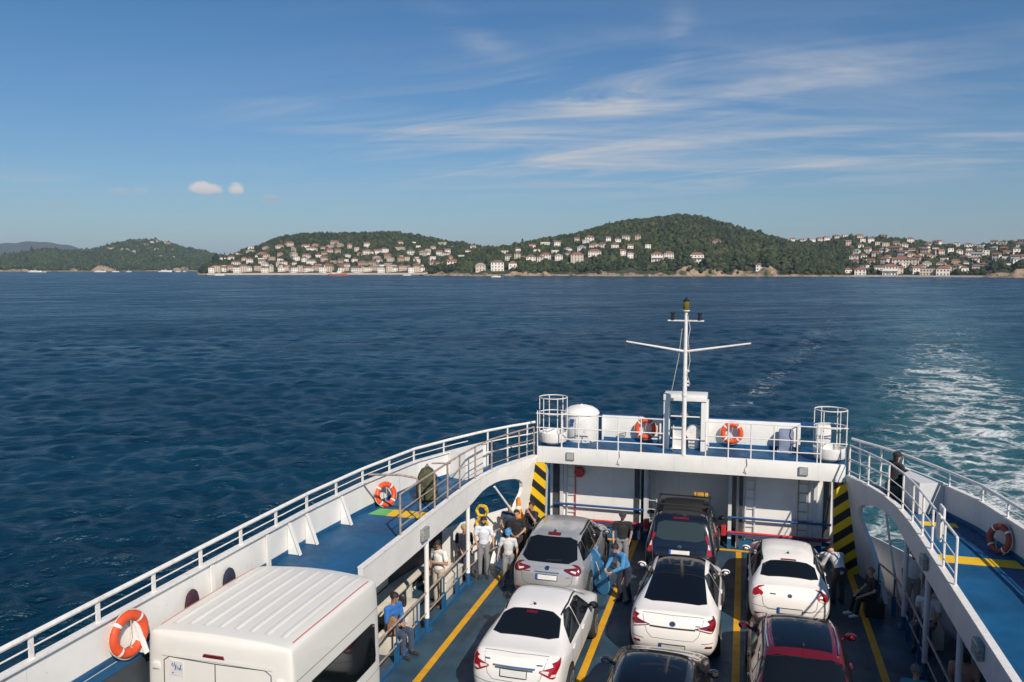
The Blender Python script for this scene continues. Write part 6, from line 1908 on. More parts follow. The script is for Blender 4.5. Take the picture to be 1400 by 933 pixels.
def silver():
    c = tall('silver_hatchback', (-4.42, 18.55, 0), 'silver family hatchback in the left lane ahead of the nearest white saloon', M['p_silver'], deck_z=1.0)
    c.patch('rear_window', [(-.70, 1.09), (.70, 1.09), (.575, 1.535), (-.575, 1.535)], c.rear, M['car_glass'], .007, .07, smooth_out=1)
    c.patch('brake_lamp', [(-.16, 1.555), (.16, 1.555), (.16, 1.595), (-.16, 1.595)], c.rear, M['light_dark'], .012, .05)
    c.patch('windscreen', [(-.70, 3.30), (.70, 3.30), (.57, 2.66), (-.57, 2.66)], c.top, M['car_glass'], .007, .08)
    c.sides([[(.50, 1.10), (.90, 1.085), (.90, 1.44), (.72, 1.42)], [(.95, 1.085), (1.75, 1.07), (1.75, 1.51), (1.2, 1.50), (.95, 1.46)], [(1.82, 1.07), (2.98, 1.055), (2.52, 1.42), (2.25, 1.50), (1.82, 1.51)]])
    for sd in (-1, 1):
        c.strip('roof_rail', [(sd*.60, 1.05), (sd*.62, 1.5), (sd*.60, 2.3)], c.top, M['trim'], .03, .03)
        f = c.curtain(sd, .86)
        tl = c.patch('tail_light', [(-.46, .96), (-.22, .865), (.02, .865), (.14, .93), (.22, 1.08), (.06, 1.07), (-.2, 1.02), (-.44, .99)], f, M['light_dark'], .012, .04, smooth_out=1)
        c.patch('clear_lens', [(-.30, .945), (-.16, .90), (-.14, .95), (-.27, .965)], f, M['light_clear'], .017, .03, parent=tl)
        c.patch('reflector', [(-.34, .455), (-.08, .445), (-.06, .495), (-.32, .50)], f, M['light_red'], .010, .04)
    c.strip('tailgate_seam', [(-.66, 1.05), (-.60, .68), (-.5, .60), (.5, .60), (.60, .68), (.66, 1.05)], c.rear, M['seam'], .009)
    c.badge(.985, r=.06); c.strip('boot_trim', [(-.30, .90), (.30, .90)], c.rear, M['chrome'], .02, .010)
    c.plate(.79, w=.52, h=.12)
    c.strip('wiper', [(-.05, 1.13), (.33, 1.145)], c.rear, M['trim'], .018, .016)
    c.patch('rear_label', [(.47, .80), (.58, .80), (.58, .825), (.47, .825)], c.rear, M['chrome'], .006, .05)
    c.patch('rear_label', [(-.58, .88), (-.42, .88), (-.42, .90), (-.58, .90)], c.rear, M['light_dark'], .006, .05)
    c.patch('lower_bumper', [(-.66, .30), (.66, .30), (.62, .40), (-.62, .40)], c.rear, M['trim'], .006, .08)
    c.seams([[(1.79, .32), (1.79, 1.03)], [(.92, .62), (.98, 1.05)], [(3.02, .32), (3.08, 1.0)]])
    # blue protective film on the flank
    c.patch('blue_film', [(1.9, .40), (2.10, .35), (2.2, .95), (2.02, 1.02), (1.93, .8)], c.flank(1), M['film_blue'], .008, .06)
    c.handles(.94, (1.08, 1.96)); c.mirrors(.88, 2.86, 1.10, M['p_silver']); c.antenna(.98, True)
    c.wheels(.91, .86, 3.42, .34, 10)
silver()

# ------------------------------------------------------------------ white hatch, right lane
def hatch():
    w = .885; L = 4.25
    c = Car(L, [deck(0.0, .77, .24, .82, .98, TAIL), deck(.20, w*.97, .22, .86, 1.03, crown=.04), deck(.42, w, .2, .88, 1.06, k=(.94,.80,.5), crown=.06),
                cabin(1.02, w, .2, .88, .825, 1.0, .56, 1.39, 1.43), cabin(1.40, w, .2, .88, .83, .99, .59, 1.455, 1.485),
                cabin(2.0, w, .2, .88, .83, .98, .60, 1.475, 1.50), cabin(2.5, .88, .2, .87, .82, .97, .57, 1.42, 1.45),
                deck(3.25, .87, .2, .83, .98, k=(.92,.77,.5)), deck(3.9, .85, .2, .77, .86), deck(L, .70, .24, .62, .72, NOSE)], M['p_pearl'])
    c.start('white_hatchback', (1.12, 18.62, 0), 'rounded white hatchback parked in the right lane, its tail half in shadow')
    c.patch('rear_window', [(-.64, .50), (.64, .50), (.56, .98), (-.56, .98)], c.top, M['car_glass'], .007, .07, smooth_out=1)
    c.patch('brake_lamp', [(-.17, .995), (.17, .995), (.17, 1.035), (-.17, 1.035)], c.top, M['light_dark'], .012, .05)
    c.patch('windscreen', [(-.65, 3.15), (.65, 3.15), (.54, 2.56), (-.54, 2.56)], c.top, M['car_glass'], .007, .08)
    c.sides([[(.72, 1.03), (1.52, .995), (1.52, 1.35), (1.2, 1.35), (.92, 1.23)], [(1.59, .995), (2.82, .975), (2.42, 1.29), (2.1, 1.37), (1.59, 1.37)]])
    for sd in (-1, 1):
        c.strip('roof_ditch', [(sd*.565, 1.05), (sd*.60, 1.5), (sd*.57, 2.5)], c.top, M['trim'], .03, .004)
        f = c.curtain(sd, .845)
        tl = c.patch('tail_light', [(-.27, .87), (-.06, .77), (.10, .79), (.18, .98), (.10, 1.04), (-.12, 1.0), (-.28, .92)], f, M['light_red'], .012, .04, smooth_out=1)
        c.patch('clear_lens', [(-.23, .84), (-.05, .778), (.09, .80), (.08, .835), (-.05, .815), (-.21, .872)], f, M['light_clear'], .017, .03, parent=tl)
        c.patch('reflector', [(-.36, .44), (-.06, .425), (-.04, .455), (-.34, .475)], f, M['light_dark'], .010, .04)
    c.strip('tailgate_seam', [(-.62, 1.0), (-.56, .66), (-.46, .585), (.46, .585), (.56, .66), (.62, 1.0)], c.rear, M['seam'], .011)
    c.badge(.90, r=.05); c.plate(.58, w=.52, h=.115)
    c.patch('rear_label', [(-.42, .90), (-.30, .90), (-.30, .922), (-.42, .922)], c.rear, M['chrome'], .006, .05)
    c.strip('bumper_seam', [(-.78, .63), (-.40, .60), (.40, .60), (.78, .63)], c.rear, M['seam'], .009)
    c.seams([[(1.56, .30), (1.56, .97)], [(.72, .62), (.80, .98)], [(2.88, .32), (2.94, .93)]])
    c.handles(.88, (.92, 1.72)); c.mirrors(.84, 2.66, 1.04, M['p_pearl']); c.antenna(1.28)
    c.wheels(w, .80, 3.32, .325, 7)
hatch()

# ------------------------------------------------------------------ dark boxy people carrier by the ramp
M['amber_cloth'] = mat('amber_cloth', (0.42, 0.22, 0.03), 0.8, var=0.2, vscale=12)
def carrier():
    w = .90; L = 4.05; H_ = 1.82
    c = Car(L, [deck(0.0, .80, .28, .86, 1.00, [.12,.03,0,.02,.05,.07,.07,.07]), deck(.10, w*.97, .26, .92, 1.08, crown=.05),
                cabin(.16, w*.985, .24, .96, w*.95, 1.10, .74, 1.26, 1.27),
                cabin(.36, w, .24, .98, w*.955, 1.12, .665, H_ - .09, H_ - .05), cabin(.66, w, .24, .98, w*.955, 1.12, .69, H_ - .02, H_),
                cabin(1.6, w, .24, .98, w*.955, 1.12, .70, H_, H_ + .02), cabin(2.35, w, .24, .96, w*.945, 1.10, .66, H_ - .05, H_ - .02),
                deck(3.10, w*.98, .24, .92, 1.08, k=(.92,.77,.5)), deck(3.7, w*.95, .24, .86, .98), deck(L, w*.82, .28, .70, .84, NOSE)], M['p_black'])
    c.start('people_carrier', (-1.46, 20.72, 0), 'boxy dark people carrier with upright back parked against the stern ramp', 'car')
    c.patch('rear_window', [(-.62, 1.20), (.62, 1.20), (.56, 1.64), (-.56, 1.64)], c.rear, M['green_glass'], .007, .07, smooth_out=1)
    c.patch('brake_lamp', [(-.20, 1.695), (.20, 1.695), (.20, 1.73), (-.20, 1.73)], c.rear, M['light_dark'], .012, .05)
    c.patch('windscreen', [(-.70, 3.0), (.70, 3.0), (.60, 2.40), (-.60, 2.40)], c.top, M['car_glass'], .007, .08)
    c.sides([[(.42, 1.17), (1.10, 1.15), (1.10, 1.62), (.56, 1.61)], [(1.17, 1.15), (1.80, 1.14), (1.80, 1.64), (1.17, 1.64)], [(1.87, 1.14), (2.72, 1.12), (2.32, 1.55), (2.12, 1.62), (1.87, 1.63)]])
    for sd in (-1, 1):
        f = c.curtain(sd, .855)
        tl = c.patch('tail_light', [(-.16, .90), (.02, .88), (.06, 1.05), (.04, 1.34), (-.10, 1.36), (-.15, 1.1)], f, M['light_red'], .014, .04, smooth_out=1)
        c.patch('clear_lens', [(-.13, 1.04), (.01, 1.03), (.01, 1.14), (-.125, 1.15)], f, M['light_clear'], .019, .03, parent=tl)
        b = MB(); b.tube([(sd*.66, .55, H_ + .03), (sd*.68, 1.3, H_ + .055), (sd*.66, 2.2, H_ + .02)], .018, 8); b.build('roof_rail', M['trim'], c.root)
    for y in (.95, 1.9):
        b = MB(); b.bbox(-.72, .72, y - .03, y + .03, H_ + .06, H_ + .095, .012); b.build('roof_bar', M['trim'], c.root)
    c.patch('roof_panel', [(-.50, .55), (.50, .55), (.52, 2.2), (-.52, 2.2)], c.top, M['trim'], .005, .1)
    c.strip('tailgate_seam', [(-.66, 1.60), (-.70, 1.15), (-.66, .66), (.66, .66), (.70, 1.15), (.66, 1.60)], c.rear, M['seam'], .011)
    c.strip('wiper', [(0, 1.21), (.10, 1.225), (.34, 1.20)], c.rear, M['trim'], .02, .016)
    c.badge(1.06, r=.05); c.plate(.93, w=.52, h=.115)
    c.seams([[(1.84, .34), (1.84, 1.1)], [(1.12, .5), (1.13, 1.12)]])
    c.handles(1.0, (1.26, 2.0)); c.mirrors(.90, 2.5, 1.18, M['trim'])
    c.wheels(w, .72, 3.15, .335, 6)
    # yellow taxi-like box tied to the front roof bar
    root = empty('roof_box', (-1.46 + .42, 20.72 + 1.90, H_ + .098))
    b = MB(); b.bbox(-.20, .20, -.09, .09, 0, .10, .045, seg=3); b.build('wrap', M['amber_cloth'], root)
    b = MB()
    for x in (-.10, .10): b.bbox(x - .012, x + .012, -.095, .095, -.002, .106, .01)
    b.build('strap', M['trim'], root)
    tag(root, 'amber bundle tied on the front roof bar of the dark people carrier', 'bundle')
carrier()

# ------------------------------------------------------------------ deep red crossover, right lane near
def red():
    c = tall('red_crossover', (1.12, 13.5, 0), 'deep red crossover with dark glass roof at the bottom edge of the right lane', M['p_red'], L=4.45, w=.925, roof=1.64, deck_z=1.03)
    c.patch('rear_window', [(-.70, 1.14), (.70, 1.14), (.60, 1.545), (-.60, 1.545)], c.rear, M['car_glass'], .007, .07, smooth_out=1)
    c.patch('glass_roof', [(-.47, 1.02), (.47, 1.02), (.50, 1.5), (.50, 2.55), (-.50, 2.55), (-.50, 1.5)], c.top, M['roof_glass'], .007, .09)
    c.patch('windscreen', [(-.70, 3.30), (.70, 3.30), (.57, 2.66), (-.57, 2.66)], c.top, M['car_glass'], .007, .08)
    c.sides([[(.50, 1.12), (.90, 1.10), (.90, 1.44), (.72, 1.42)], [(.95, 1.10), (1.75, 1.08), (1.75, 1.51), (1.2, 1.50), (.95, 1.46)], [(1.82, 1.08), (2.98, 1.065), (2.52, 1.42), (2.25, 1.50), (1.82, 1.51)]])
    for sd in (-1, 1):
        b = MB(); pts = [c.hit(Vector((sd*x, y, 3)), Vector((0, 0, -1)))[0] + Vector((0, 0, .03)) for x, y in ((.575, 1.0), (.60, 1.5), (.60, 2.0), (.57, 2.6))]
        b.tube(pts, .016, 8); b.build('roof_rail', M['chrome'], c.root)
        f = c.curtain(sd, .87)
        c.patch('tail_light', [(-.40, .94), (-.1, .89), (.1, .92), (.20, 1.05), (.02, 1.06), (-.2, 1.02)], f, M['light_red'], .012, .04, smooth_out=1)
    c.strip('tailgate_seam', [(-.66, 1.08), (-.60, .68), (.60, .68), (.66, 1.08)], c.rear, M['seam'], .009)
    c.strip('wiper', [(0, 1.16), (.34, 1.18)], c.rear, M['trim'], .02, .016)
    c.strip('spoiler_edge', [(-.56, .80), (.56, .80)], c.top, M['trim'], .02, .006)
    c.badge(.99); c.plate(.80, blue=True)
    c.seams([[(1.79, .32), (1.79, 1.03)], [(.92, .62), (.98, 1.05)], [(3.02, .32), (3.08, 1.0)]])
    c.handles(.96, (1.08, 1.96)); c.mirrors(.89, 2.86, 1.12, M['p_red']); c.antenna(1.12)
    c.wheels(.925, .90, 3.50, .35, 5)
red()

# ------------------------------------------------------------------ dark grey car, bottom centre
def dark():
    L = 4.5
    c = Car(L, [deck(0.0, .80, .24, .80, 1.00, TAIL), deck(.30, .885, .22, .84, 1.065), deck(.70, .91, .2, .86, 1.085, k=(.93,.78,.5)),
                cabin(1.35, .91, .2, .87, .845, .97, .595, 1.39, 1.425), cabin(1.70, .91, .2, .87, .85, .96, .63, 1.435, 1.465),
                cabin(2.35, .91, .2, .87, .85, .955, .635, 1.45, 1.475), cabin(2.9, .905, .2, .86, .85, .945, .60, 1.40, 1.43),
                deck(3.55, .90, .2, .84, .97, k=(.92,.77,.5)), deck(4.15, .87, .2, .78, .86), deck(4.5, .72, .24, .62, .72, NOSE)], M['p_grey'])
    c.start('dark_saloon', (-1.33, 11.35, 0), 'dark grey saloon whose roof shows at the bottom edge behind the white fastback')
    c.patch('rear_window', [(-.66, .74), (.66, .74), (.57, 1.32), (-.57, 1.32)], c.top, M['car_glass'], .007, .08)
    c.patch('glass_roof', [(-.52, 1.45), (.52, 1.45), (.54, 2.0), (.52, 2.82), (-.52, 2.82), (-.54, 2.0)], c.top, M['roof_glass'], .007, .09)
    c.strip('roof_seam', [(-.52, 1.45), (.52, 1.45), (.54, 2.0), (.52, 2.82), (-.52, 2.82), (-.54, 2.0)], c.top, M['trim'], .02, .010, closed=True)
    c.patch('windscreen', [(-.68, 3.46), (.68, 3.46), (.57, 2.93), (-.57, 2.93)], c.top, M['car_glass'], .007, .08)
    c.sides([[(.98, .985), (1.85, .965), (1.85, 1.33), (1.55, 1.34), (1.22, 1.20)], [(1.92, .965), (3.10, .945), (2.74, 1.27), (2.45, 1.335), (1.92, 1.335)]])
    for sd in (-1, 1):
        f = c.curtain(sd, .875)
        c.patch('tail_light', [(-.40, .86), (-.1, .80), (.12, .84), (.3, .96), (0, .95)], f, M['light_red'], .012, .04, smooth_out=1)
    c.plate(.80); c.strip('boot_seam', [(-.60, 1.03), (-.50, .66), (.50, .66), (.60, 1.03)], c.rear, M['seam'], .009)
    c.seams([[(1.88, .30), (1.88, .94)], [(3.16, .32), (3.22, .92)]])
    c.handles(.86, (1.15, 2.05)); c.mirrors(.86, 3.02, 1.02, M['p_grey'])
    c.wheels(.91, .84, 3.55, .33, 5)
dark()

# ------------------------------------------------------------------ white high-roof van in the bay at the left
def van():
    w = 1.265; H_ = 2.88; y0 = 9.80
    sec = [(w*.93, .30), (w*.99, .46), (w, .9), (w, 1.35), (w*.985, 1.9), (w*.972, 2.70), (w*.935, 2.82), (w*.55, 2.865), (0, H_)]
    def row(y, kx=1.0, dz=0.0, dy=None):
        dy = dy or [0]*9
        return [(x*kx, y + d, z + (dz if z > 2.3 else 0)) for (x, z), d in zip(sec, dy)]
    st = [row(0.0, .968, -.05, [.06,.02,0,0,.015,.03,.05,.05,.04]), row(.09, .995, -.02), row(.32), row(1.5), row(2.5, 1.0, -.01), row(2.82, .99, -.03), row(3.00, .95, -.08)]
    c = Car(3.00, st, M['p_van'])
    c.start('white_van', (-7.255, y0, 0), 'white high-roof van at the lower left, its ribbed roof level with the side deck', 'van')
    # pressed roof ribs
    for x in (-.91, -.65, -.39, -.13, .13, .39, .65, .91):
        b = MB(); pts = []
        for y in (.30, .46, 1.2, 1.9, 2.60, 2.76):
            l, n = c.hit(Vector((x, y, 4)), Vector((0, 0, -1))); pts.append(l + Vector((0, 0, -.004 if y in (.30, 2.76) else .006)))
        vs = []; fs = []
        for p in pts: vs += [p + Vector((-.055, 0, -.004)), p + Vector((-.035, 0, .010)), p + Vector((.035, 0, .010)), p + Vector((.055, 0, -.004))]
        for i in range(len(pts) - 1):
            for j in range(3): fs.append((i*4+j, i*4+j+1, i*4+j+5, i*4+j+4))
        b.add(vs, fs, 0, True); b.build('roof_rib', M['p_van'], c.root)
    for sd in (-1, 1): c.strip('roof_line', [(sd*1.12, .24), (sd*1.13, 1.4), (sd*1.12, 2.7)], c.top, M['pipe_red'], .016, .004)
    # rear doors
    c.strip('door_seam', [(0, .45), (0, 2.47)], c.rear, M['seam'], .016)
    c.strip('door_outline', [(-.90, .45), (-.90, 2.40), (-.80, 2.47), (.80, 2.47), (.90, 2.40), (.90, .45)], c.rear, M['seam'], .016)
    c.strip('roof_cap_edge', [(-.93, 2.50), (0, 2.53), (.93, 2.50)], c.rear, M['p_van'], .05, .016)
    c.strip('door_crease', [(-.88, 1.98), (.88, 1.98)], c.rear, M['seam'], .010)
    c.patch('brake_lamp', [(-.20, 2.555), (.16, 2.555), (.14, 2.60), (-.18, 2.60)], c.rear, M['light_dark'], .022, .05)
    for sd in (-1, 1):
        for z in (2.30, 1.62, .95):
            l, n = c.hit(Vector((sd * 1.04, -1.5, z)), Vector((0, 1, 0)))
            b = MB(); b.bbox(l.x - .06, l.x + .06, l.y - .03, l.y + .01, z - .05, z + .05, .012); b.build('door_hinge', M['p_van'], c.root)
    l, n = c.hit(Vector((.10, -1.5, 1.25)), Vector((0, 1, 0)))
    b = MB(); b.bbox(.06, .16, l.y - .05, l.y, 1.15, 1.37, .015); b.build('door_handle', M['trim'], c.root)
    st_ = c.patch('sticker', [(-.78, 2.20), (-.55, 2.20), (-.55, 2.42), (-.78, 2.42)], c.rear, M['plate'], .008, .08)
    # the sticker's handwritten-looking blue letters
    def pen(line): c.strip('letter', [(-.77 + x*.21, 2.21 + z*.20) for x, z in line], c.rear, M['plate_blue'], .014, .010, parent=st_)
    pen([(.10, .10), (.24, .16)]); pen([(.08, .70), (.16, .88), (.22, .62), (.12, .62)]); pen([(.30, .90), (.40, .55), (.36, .35), (.46, .78), (.54, .40), (.60, .70), (.66, .42)])
    pen([(.70, .55), (.80, .58), (.72, .44), (.82, .40)]); pen([(.94, .80), (.84, .78), (.84, .48), (.96, .46)])
    for sd in (-1, 1):
        c.patch('side_window', [(.45, 1.42), (2.62, 1.42), (2.66, 1.50), (2.64, 2.02), (2.52, 2.10), (.55, 2.10), (.45, 2.0)], c.flank(sd), M['car_glass'], .010, .10)
        c.strip('window_trim', [(.45, 1.42), (2.64, 1.42), (2.66, 2.05), (2.54, 2.10), (.55, 2.10), (.45, 2.0)], c.flank(sd), M['trim'], .03, .006, closed=True)
        c.strip('body_crease', [(.10, 2.30), (2.8, 2.30)], c.flank(sd), M['seam'], .010)
        c.strip('body_crease', [(.10, 1.22), (2.9, 1.22)], c.flank(sd), M['seam'], .009)
        f = c.curtain(sd, 1.18)
        c.patch('tail_light', [(-.11, 1.0), (.06, 1.0), (.06, 1.55), (-.10, 1.55)], f, M['light_red'], .012, .05)
    c.patch('windscreen', [(-.90, 1.45), (.90, 1.45), (.86, 2.30), (-.86, 2.30)], c.front, M['car_glass'], .008, .10)
    c.wheels(w, .75, 2.42, .35, 6)
    c.plate(.72)
van()
# ================================================================== PEOPLE
SKIN = [mat('skin_a', (0.36, 0.19, 0.12), 0.6, var=0.06, vscale=20), mat('skin_b', (0.46, 0.27, 0.18), 0.6, var=0.06, vscale=20)]
def cloth(name, col, **kw): return mat(name, col, 0.85, var=0.10, vscale=14, bump=0.5, bscale=16, sheen=0.1, **kw)
CL = {k: cloth('cloth_' + k, c) for k, c in dict(white=(.72, .71, .69), offwhite=(.55, .55, .56), stripe=(.60, .63, .70), black=(.014, .014, .016), charcoal=(.030, .030, .034),
      khaki=(.42, .37, .30), grey=(.20, .20, .21), blue=(.02, .13, .42), denim=(.035, .055, .10), sky=(.05, .22, .46), navy=(.012, .016, .035), teal=(.05, .28, .30), peach=(.50, .27, .19), brown=(.10, .065, .04)).items()}
M['hair_dark'] = mat('hair_dark', (0.016, 0.012, 0.010), 0.7, var=0.3, vscale=40)
M['hair_grey'] = mat('hair_grey', (0.16, 0.14, 0.12), 0.7, var=0.3, vscale=40)
M['hair_fair'] = mat('hair_fair', (0.40, 0.27, 0.13), 0.7, var=0.3, vscale=40)
M['eye'] = mat('eye', (0.02, 0.016, 0.014), 0.3)
M['lip'] = mat('lip', (0.26, 0.10, 0.08), 0.6)

def capsule(b, p0, p1, r0, r1, lat=None, flat=1.0, seg=12):
    """tapered limb with round ends; lat and flat give it an oval section"""
    p0, p1 = Vector(p0), Vector(p1)
    ax = (p1 - p0); L = ax.length
    ax = ax.normalized() if L > 1e-6 else Vector((0, 0, 1))
    x = Vector(lat) if lat is not None else ax.orthogonal()
    x = (x - ax * x.dot(ax)); x = x.normalized() if x.length > 1e-6 else ax.orthogonal().normalized()
    y = ax.cross(x)
    rows = []
    for t in (-80, -50, -20): rows.append((p0 + ax * r0 * math.sin(R(t)) * (flat if flat < 1 else 1), r0 * math.cos(R(t))))
    rows.append((p0.lerp(p1, .5), (r0 + r1) / 2))
    for t in (20, 50, 80): rows.append((p1 + ax * r1 * math.sin(R(t)) * (flat if flat < 1 else 1), r1 * math.cos(R(t))))
    vs = []; fs = []
    for c, r in rows:
        for k in range(seg):
            a = 2*PI*k/seg; vs.append(c + x * r * math.cos(a) + y * r * flat * math.sin(a))
    for i in range(len(rows) - 1):
        for k in range(seg): fs.append((i*seg+k, i*seg+(k+1) % seg, (i+1)*seg+(k+1) % seg, (i+1)*seg+k))
    fs.append(tuple(reversed(range(seg)))); fs.append(tuple((len(rows)-1)*seg + k for k in range(seg)))
    b.add(vs, fs, 0, True)

def fuse(b, name, mats, parent, voxel=0.014, smooth=6, extra=None):
    """melt overlapping limbs into one continuous skin"""
    me = bpy.data.meshes.new('tmp'); me.from_pydata([tuple(v) for v in b.v], [], b.f)
    bm = bmesh.new(); bm.from_mesh(me); bmesh.ops.recalc_face_normals(bm, faces=bm.faces[:]); bm.to_mesh(me); bm.free()
    o = bpy.data.objects.new('tmp', me); COL.objects.link(o)
    md = o.modifiers.new('r', 'REMESH'); md.mode = 'VOXEL'; md.voxel_size = voxel
    md2 = o.modifiers.new('s', 'SMOOTH'); md2.factor = 0.5; md2.iterations = smooth
    dg = bpy.context.evaluated_depsgraph_get()
    m2 = bpy.data.meshes.new_from_object(o.evaluated_get(dg))
    bpy.data.objects.remove(o); bpy.data.meshes.remove(me)
    if extra is not None and extra.v:
        bm = bmesh.new(); bm.from_mesh(m2)
        off = [bm.verts.new(v) for v in extra.v]
        for f, mi in zip(extra.f, extra.m):
            try:
                q = bm.faces.new([off[i] for i in f]); q.material_index = mi
            except ValueError: pass
        bm.to_mesh(m2); bm.free()
    m2.name = name; m2.materials.clear()
    for m in (mats if isinstance(mats, (list, tuple)) else [mats]): m2.materials.append(m)
    m2.polygons.foreach_set('use_smooth', [True] * len(m2.polygons))
    o = bpy.data.objects.new(name, m2); COL.objects.link(o); o.parent = parent
    return o

def hand(b, wrist, elbow, palm_n, curl=0.6, thumb=1, k=1.0):
    """palm, four unequal bent fingers and a thumb from the side of the palm"""
    w, e = Vector(wrist), Vector(elbow)
    d = (w - e).normalized(); n = Vector(palm_n); n = (n - d * n.dot(d))
    n = n.normalized() if n.length > 1e-4 else d.orthogonal().normalized()
    s = d.cross(n) * thumb
    pc = w + d * .085 * k
    fing = []
    for i, (o, ln) in enumerate(((.030, .070), (.010, .080), (-.011, .074), (-.031, .056))):
        a = w + d * .088 * k + s * o * k
        j1 = a + (d * math.cos(curl*.5) + n * math.sin(curl*.5)) * ln * .5 * k
        j2 = j1 + (d * math.cos(curl*1.4) + n * math.sin(curl*1.4)) * ln * .5 * k
        b.tube([a - d * .02, a, j1, j2], [.0085*k, .0090*k, .0082*k, .0065*k], 6)
    t0 = w + d * .030 * k + s * .032 * k
    t1 = t0 + (d * .6 + s * .75 + n * .25).normalized() * .040 * k
    t2 = t1 + (d * .9 + s * .15 + n * .45).normalized() * .030 * k
    b.tube([t0 - s * .012, t0, t1, t2], [.012*k, .012*k, .0105*k, .008*k], 6)
    return pc, d, s, n

def person(loc, rz, label, pose, shirt, trousers, skin=0, hair='hair_dark', height=1.70, sleeve='short', legs='long', shoes='black', cap=None, glasses=False, mask=False, long_hair=False, open_neck=False, bald=False, scarf=False):
    root = empty('person', loc, rz)
    tag(root, label, 'person')
    k = height / 1.75
    J = dict(pelvis=(0,0,.95), waist=(0,.0,1.08), chest=(0,.0,1.28), neck=(0,.01,1.46), head=(0,-.015,1.625), sl=(-.19,.01,1.41), sr=(.19,.01,1.41), el=(-.235,.03,1.13), er=(.235,.03,1.13),
             wl=(-.235,-.05,.885), wr=(.235,-.05,.885), hl=(-.09,0,.92), hr=(.09,0,.92), kl=(-.105,-.02,.50), kr=(.105,-.02,.50), al=(-.11,.02,.085), ar=(.11,.02,.085), tl=(-.125,-.15,.035), tr=(.125,-.15,.035))
    J.update(pose)
    J = {a: Vector(v) * k for a, v in J.items()}
    lat = (J['sr'] - J['sl']).normalized(); plat = (J['hr'] - J['hl']).normalized()
    # head frame
    face = Vector(pose.get('look', (0, -1, 0))).normalized()
    hu = (J['head'] - J['neck']).normalized()
    hu = (hu + Vector((0, 0, .6))).normalized()
    hx = hu.cross(-face) * -1; hx.normalize(); hx = face.cross(hu).normalized(); hu2 = hx.cross(face).normalized()
    H = J['head']
    HM = Matrix((( hx.x, -face.x, hu2.x, H.x), (hx.y, -face.y, hu2.y, H.y), (hx.z, -face.z, hu2.z, H.z), (0,0,0,1)))   # x right, -y face, z up
    # ---- skin: one continuous body
    b = MB(); ex = MB()
    capsule(b, J['pelvis'], J['waist'], .135*k, .125*k, plat, .72)
    capsule(b, J['waist'], J['chest'], .125*k, .150*k, lat, .68)
    capsule(b, J['chest'], J['chest'].lerp(J['neck'], .65), .150*k, .10*k, lat, .66)
    for s in 'lr':
        capsule(b, J['chest'].lerp(J['neck'], .75), J['s'+s], .062*k, .058*k)
        capsule(b, J['s'+s], J['e'+s], .054*k, .041*k)
        capsule(b, J['e'+s], J['w'+s], .041*k, .027*k)
        capsule(b, J['h'+s], J['k'+s], .086*k, .058*k)
        capsule(b, J['k'+s], J['a'+s], .056*k, .038*k)
        capsule(b, J['a'+s] + Vector((0, 0, -.02*k)), J['t'+s], .038*k, .032*k)
        inward = lat * (1 if s == 'l' else -1)
        pn = Vector(pose.get('palm' + s, tuple(inward)))
        pc, d, sd, n = hand(ex, J['w'+s], J['e'+s], pn, pose.get('curl', .6), -1 if s == 'l' else 1, k)
        capsule(b, J['w'+s] + d*.015*k, J['w'+s] + d*.075*k, .034*k, .040*k, sd, .45)
    capsule(b, J['neck'] - hu*.03*k, H - hu2*.05*k + face * -.01 * k, .055*k, .052*k)
    def hp(x, y, z): return HM @ (Vector((x, y, z)) * k)
    capsule(b, hp(0, .012, .035), hp(0, .018, .020), .086*k, .086*k)
    capsule(b, hp(0, -.018, -.04), hp(0, -.035, -.085), .066*k, .042*k)
    capsule(b, hp(0, -.085, .005), hp(0, -.104, -.030), .010*k, .015*k)
    for s in (-1, 1):
        capsule(b, hp(s*.081, .012, .02), hp(s*.080, .014, -.02), .016*k, .012*k)
    # face details
    for s in (-1, 1):
        ex.blob(hp(s*.032, -.083, .012), .011*k, .009*k, .008*k, 8, 6, mi=1)
        ex.tube([hp(s*.015, -.089, .034), hp(s*.032, -.090, .038), hp(s*.052, -.080, .032)], .005*k, 5, mi=1)
    ex.tube([hp(-.026, -.078, -.060), hp(0, -.086, -.057), hp(.026, -.078, -.060)], [.005*k, .009*k, .005*k], 6, mi=2)
    fuse(b, 'body', [SKIN[skin], M['eye'], M['lip']], root, .013, 5, ex)
    # ---- shirt
    b = MB(); g = .016*k
    capsule(b, J['pelvis'].lerp(J['waist'], .0), J['waist'], .150*k, .140*k, plat, .80)
    capsule(b, J['waist'], J['chest'], .140*k, .165*k, lat, .74)
    capsule(b, J['chest'], J['chest'].lerp(J['neck'], .60), .165*k, .11*k, lat, .70)
    for s in 'lr':
        capsule(b, J['chest'].lerp(J['neck'], .70), J['s'+s], .074*k, .074*k)
        if sleeve != 'none':
            e = J['e'+s] if sleeve == 'long' else J['s'+s].lerp(J['e'+s], .62)
            capsule(b, J['s'+s], e, .072*k, .062*k)
            if sleeve == 'long': capsule(b, J['e'+s], J['e'+s].lerp(J['w'+s], .92), .058*k, .044*k)
    capsule(b, J['neck'] - (J['neck'] - J['chest']) * .22, J['neck'] - (J['neck'] - J['chest']) * .10, .075*k, .066*k)
    fuse(b, 'shirt', CL[shirt], root, .016, 5)
    # ---- trousers or shorts
    b = MB()
    capsule(b, J['pelvis'] + Vector((0, 0, .02*k)), J['pelvis'], .148*k, .148*k, plat, .80)
    for s in 'lr':
        capsule(b, J['pelvis'].lerp(J['h'+s], .8), J['h'+s], .10*k, .105*k)
        capsule(b, J['h'+s], J['k'+s], .104*k, .076*k)
        if legs == 'long': capsule(b, J['k'+s], J['a'+s].lerp(J['k'+s], .08), .074*k, .060*k)
    fuse(b, 'trousers' if legs == 'long' else 'shorts', CL[trousers], root, .016, 5)
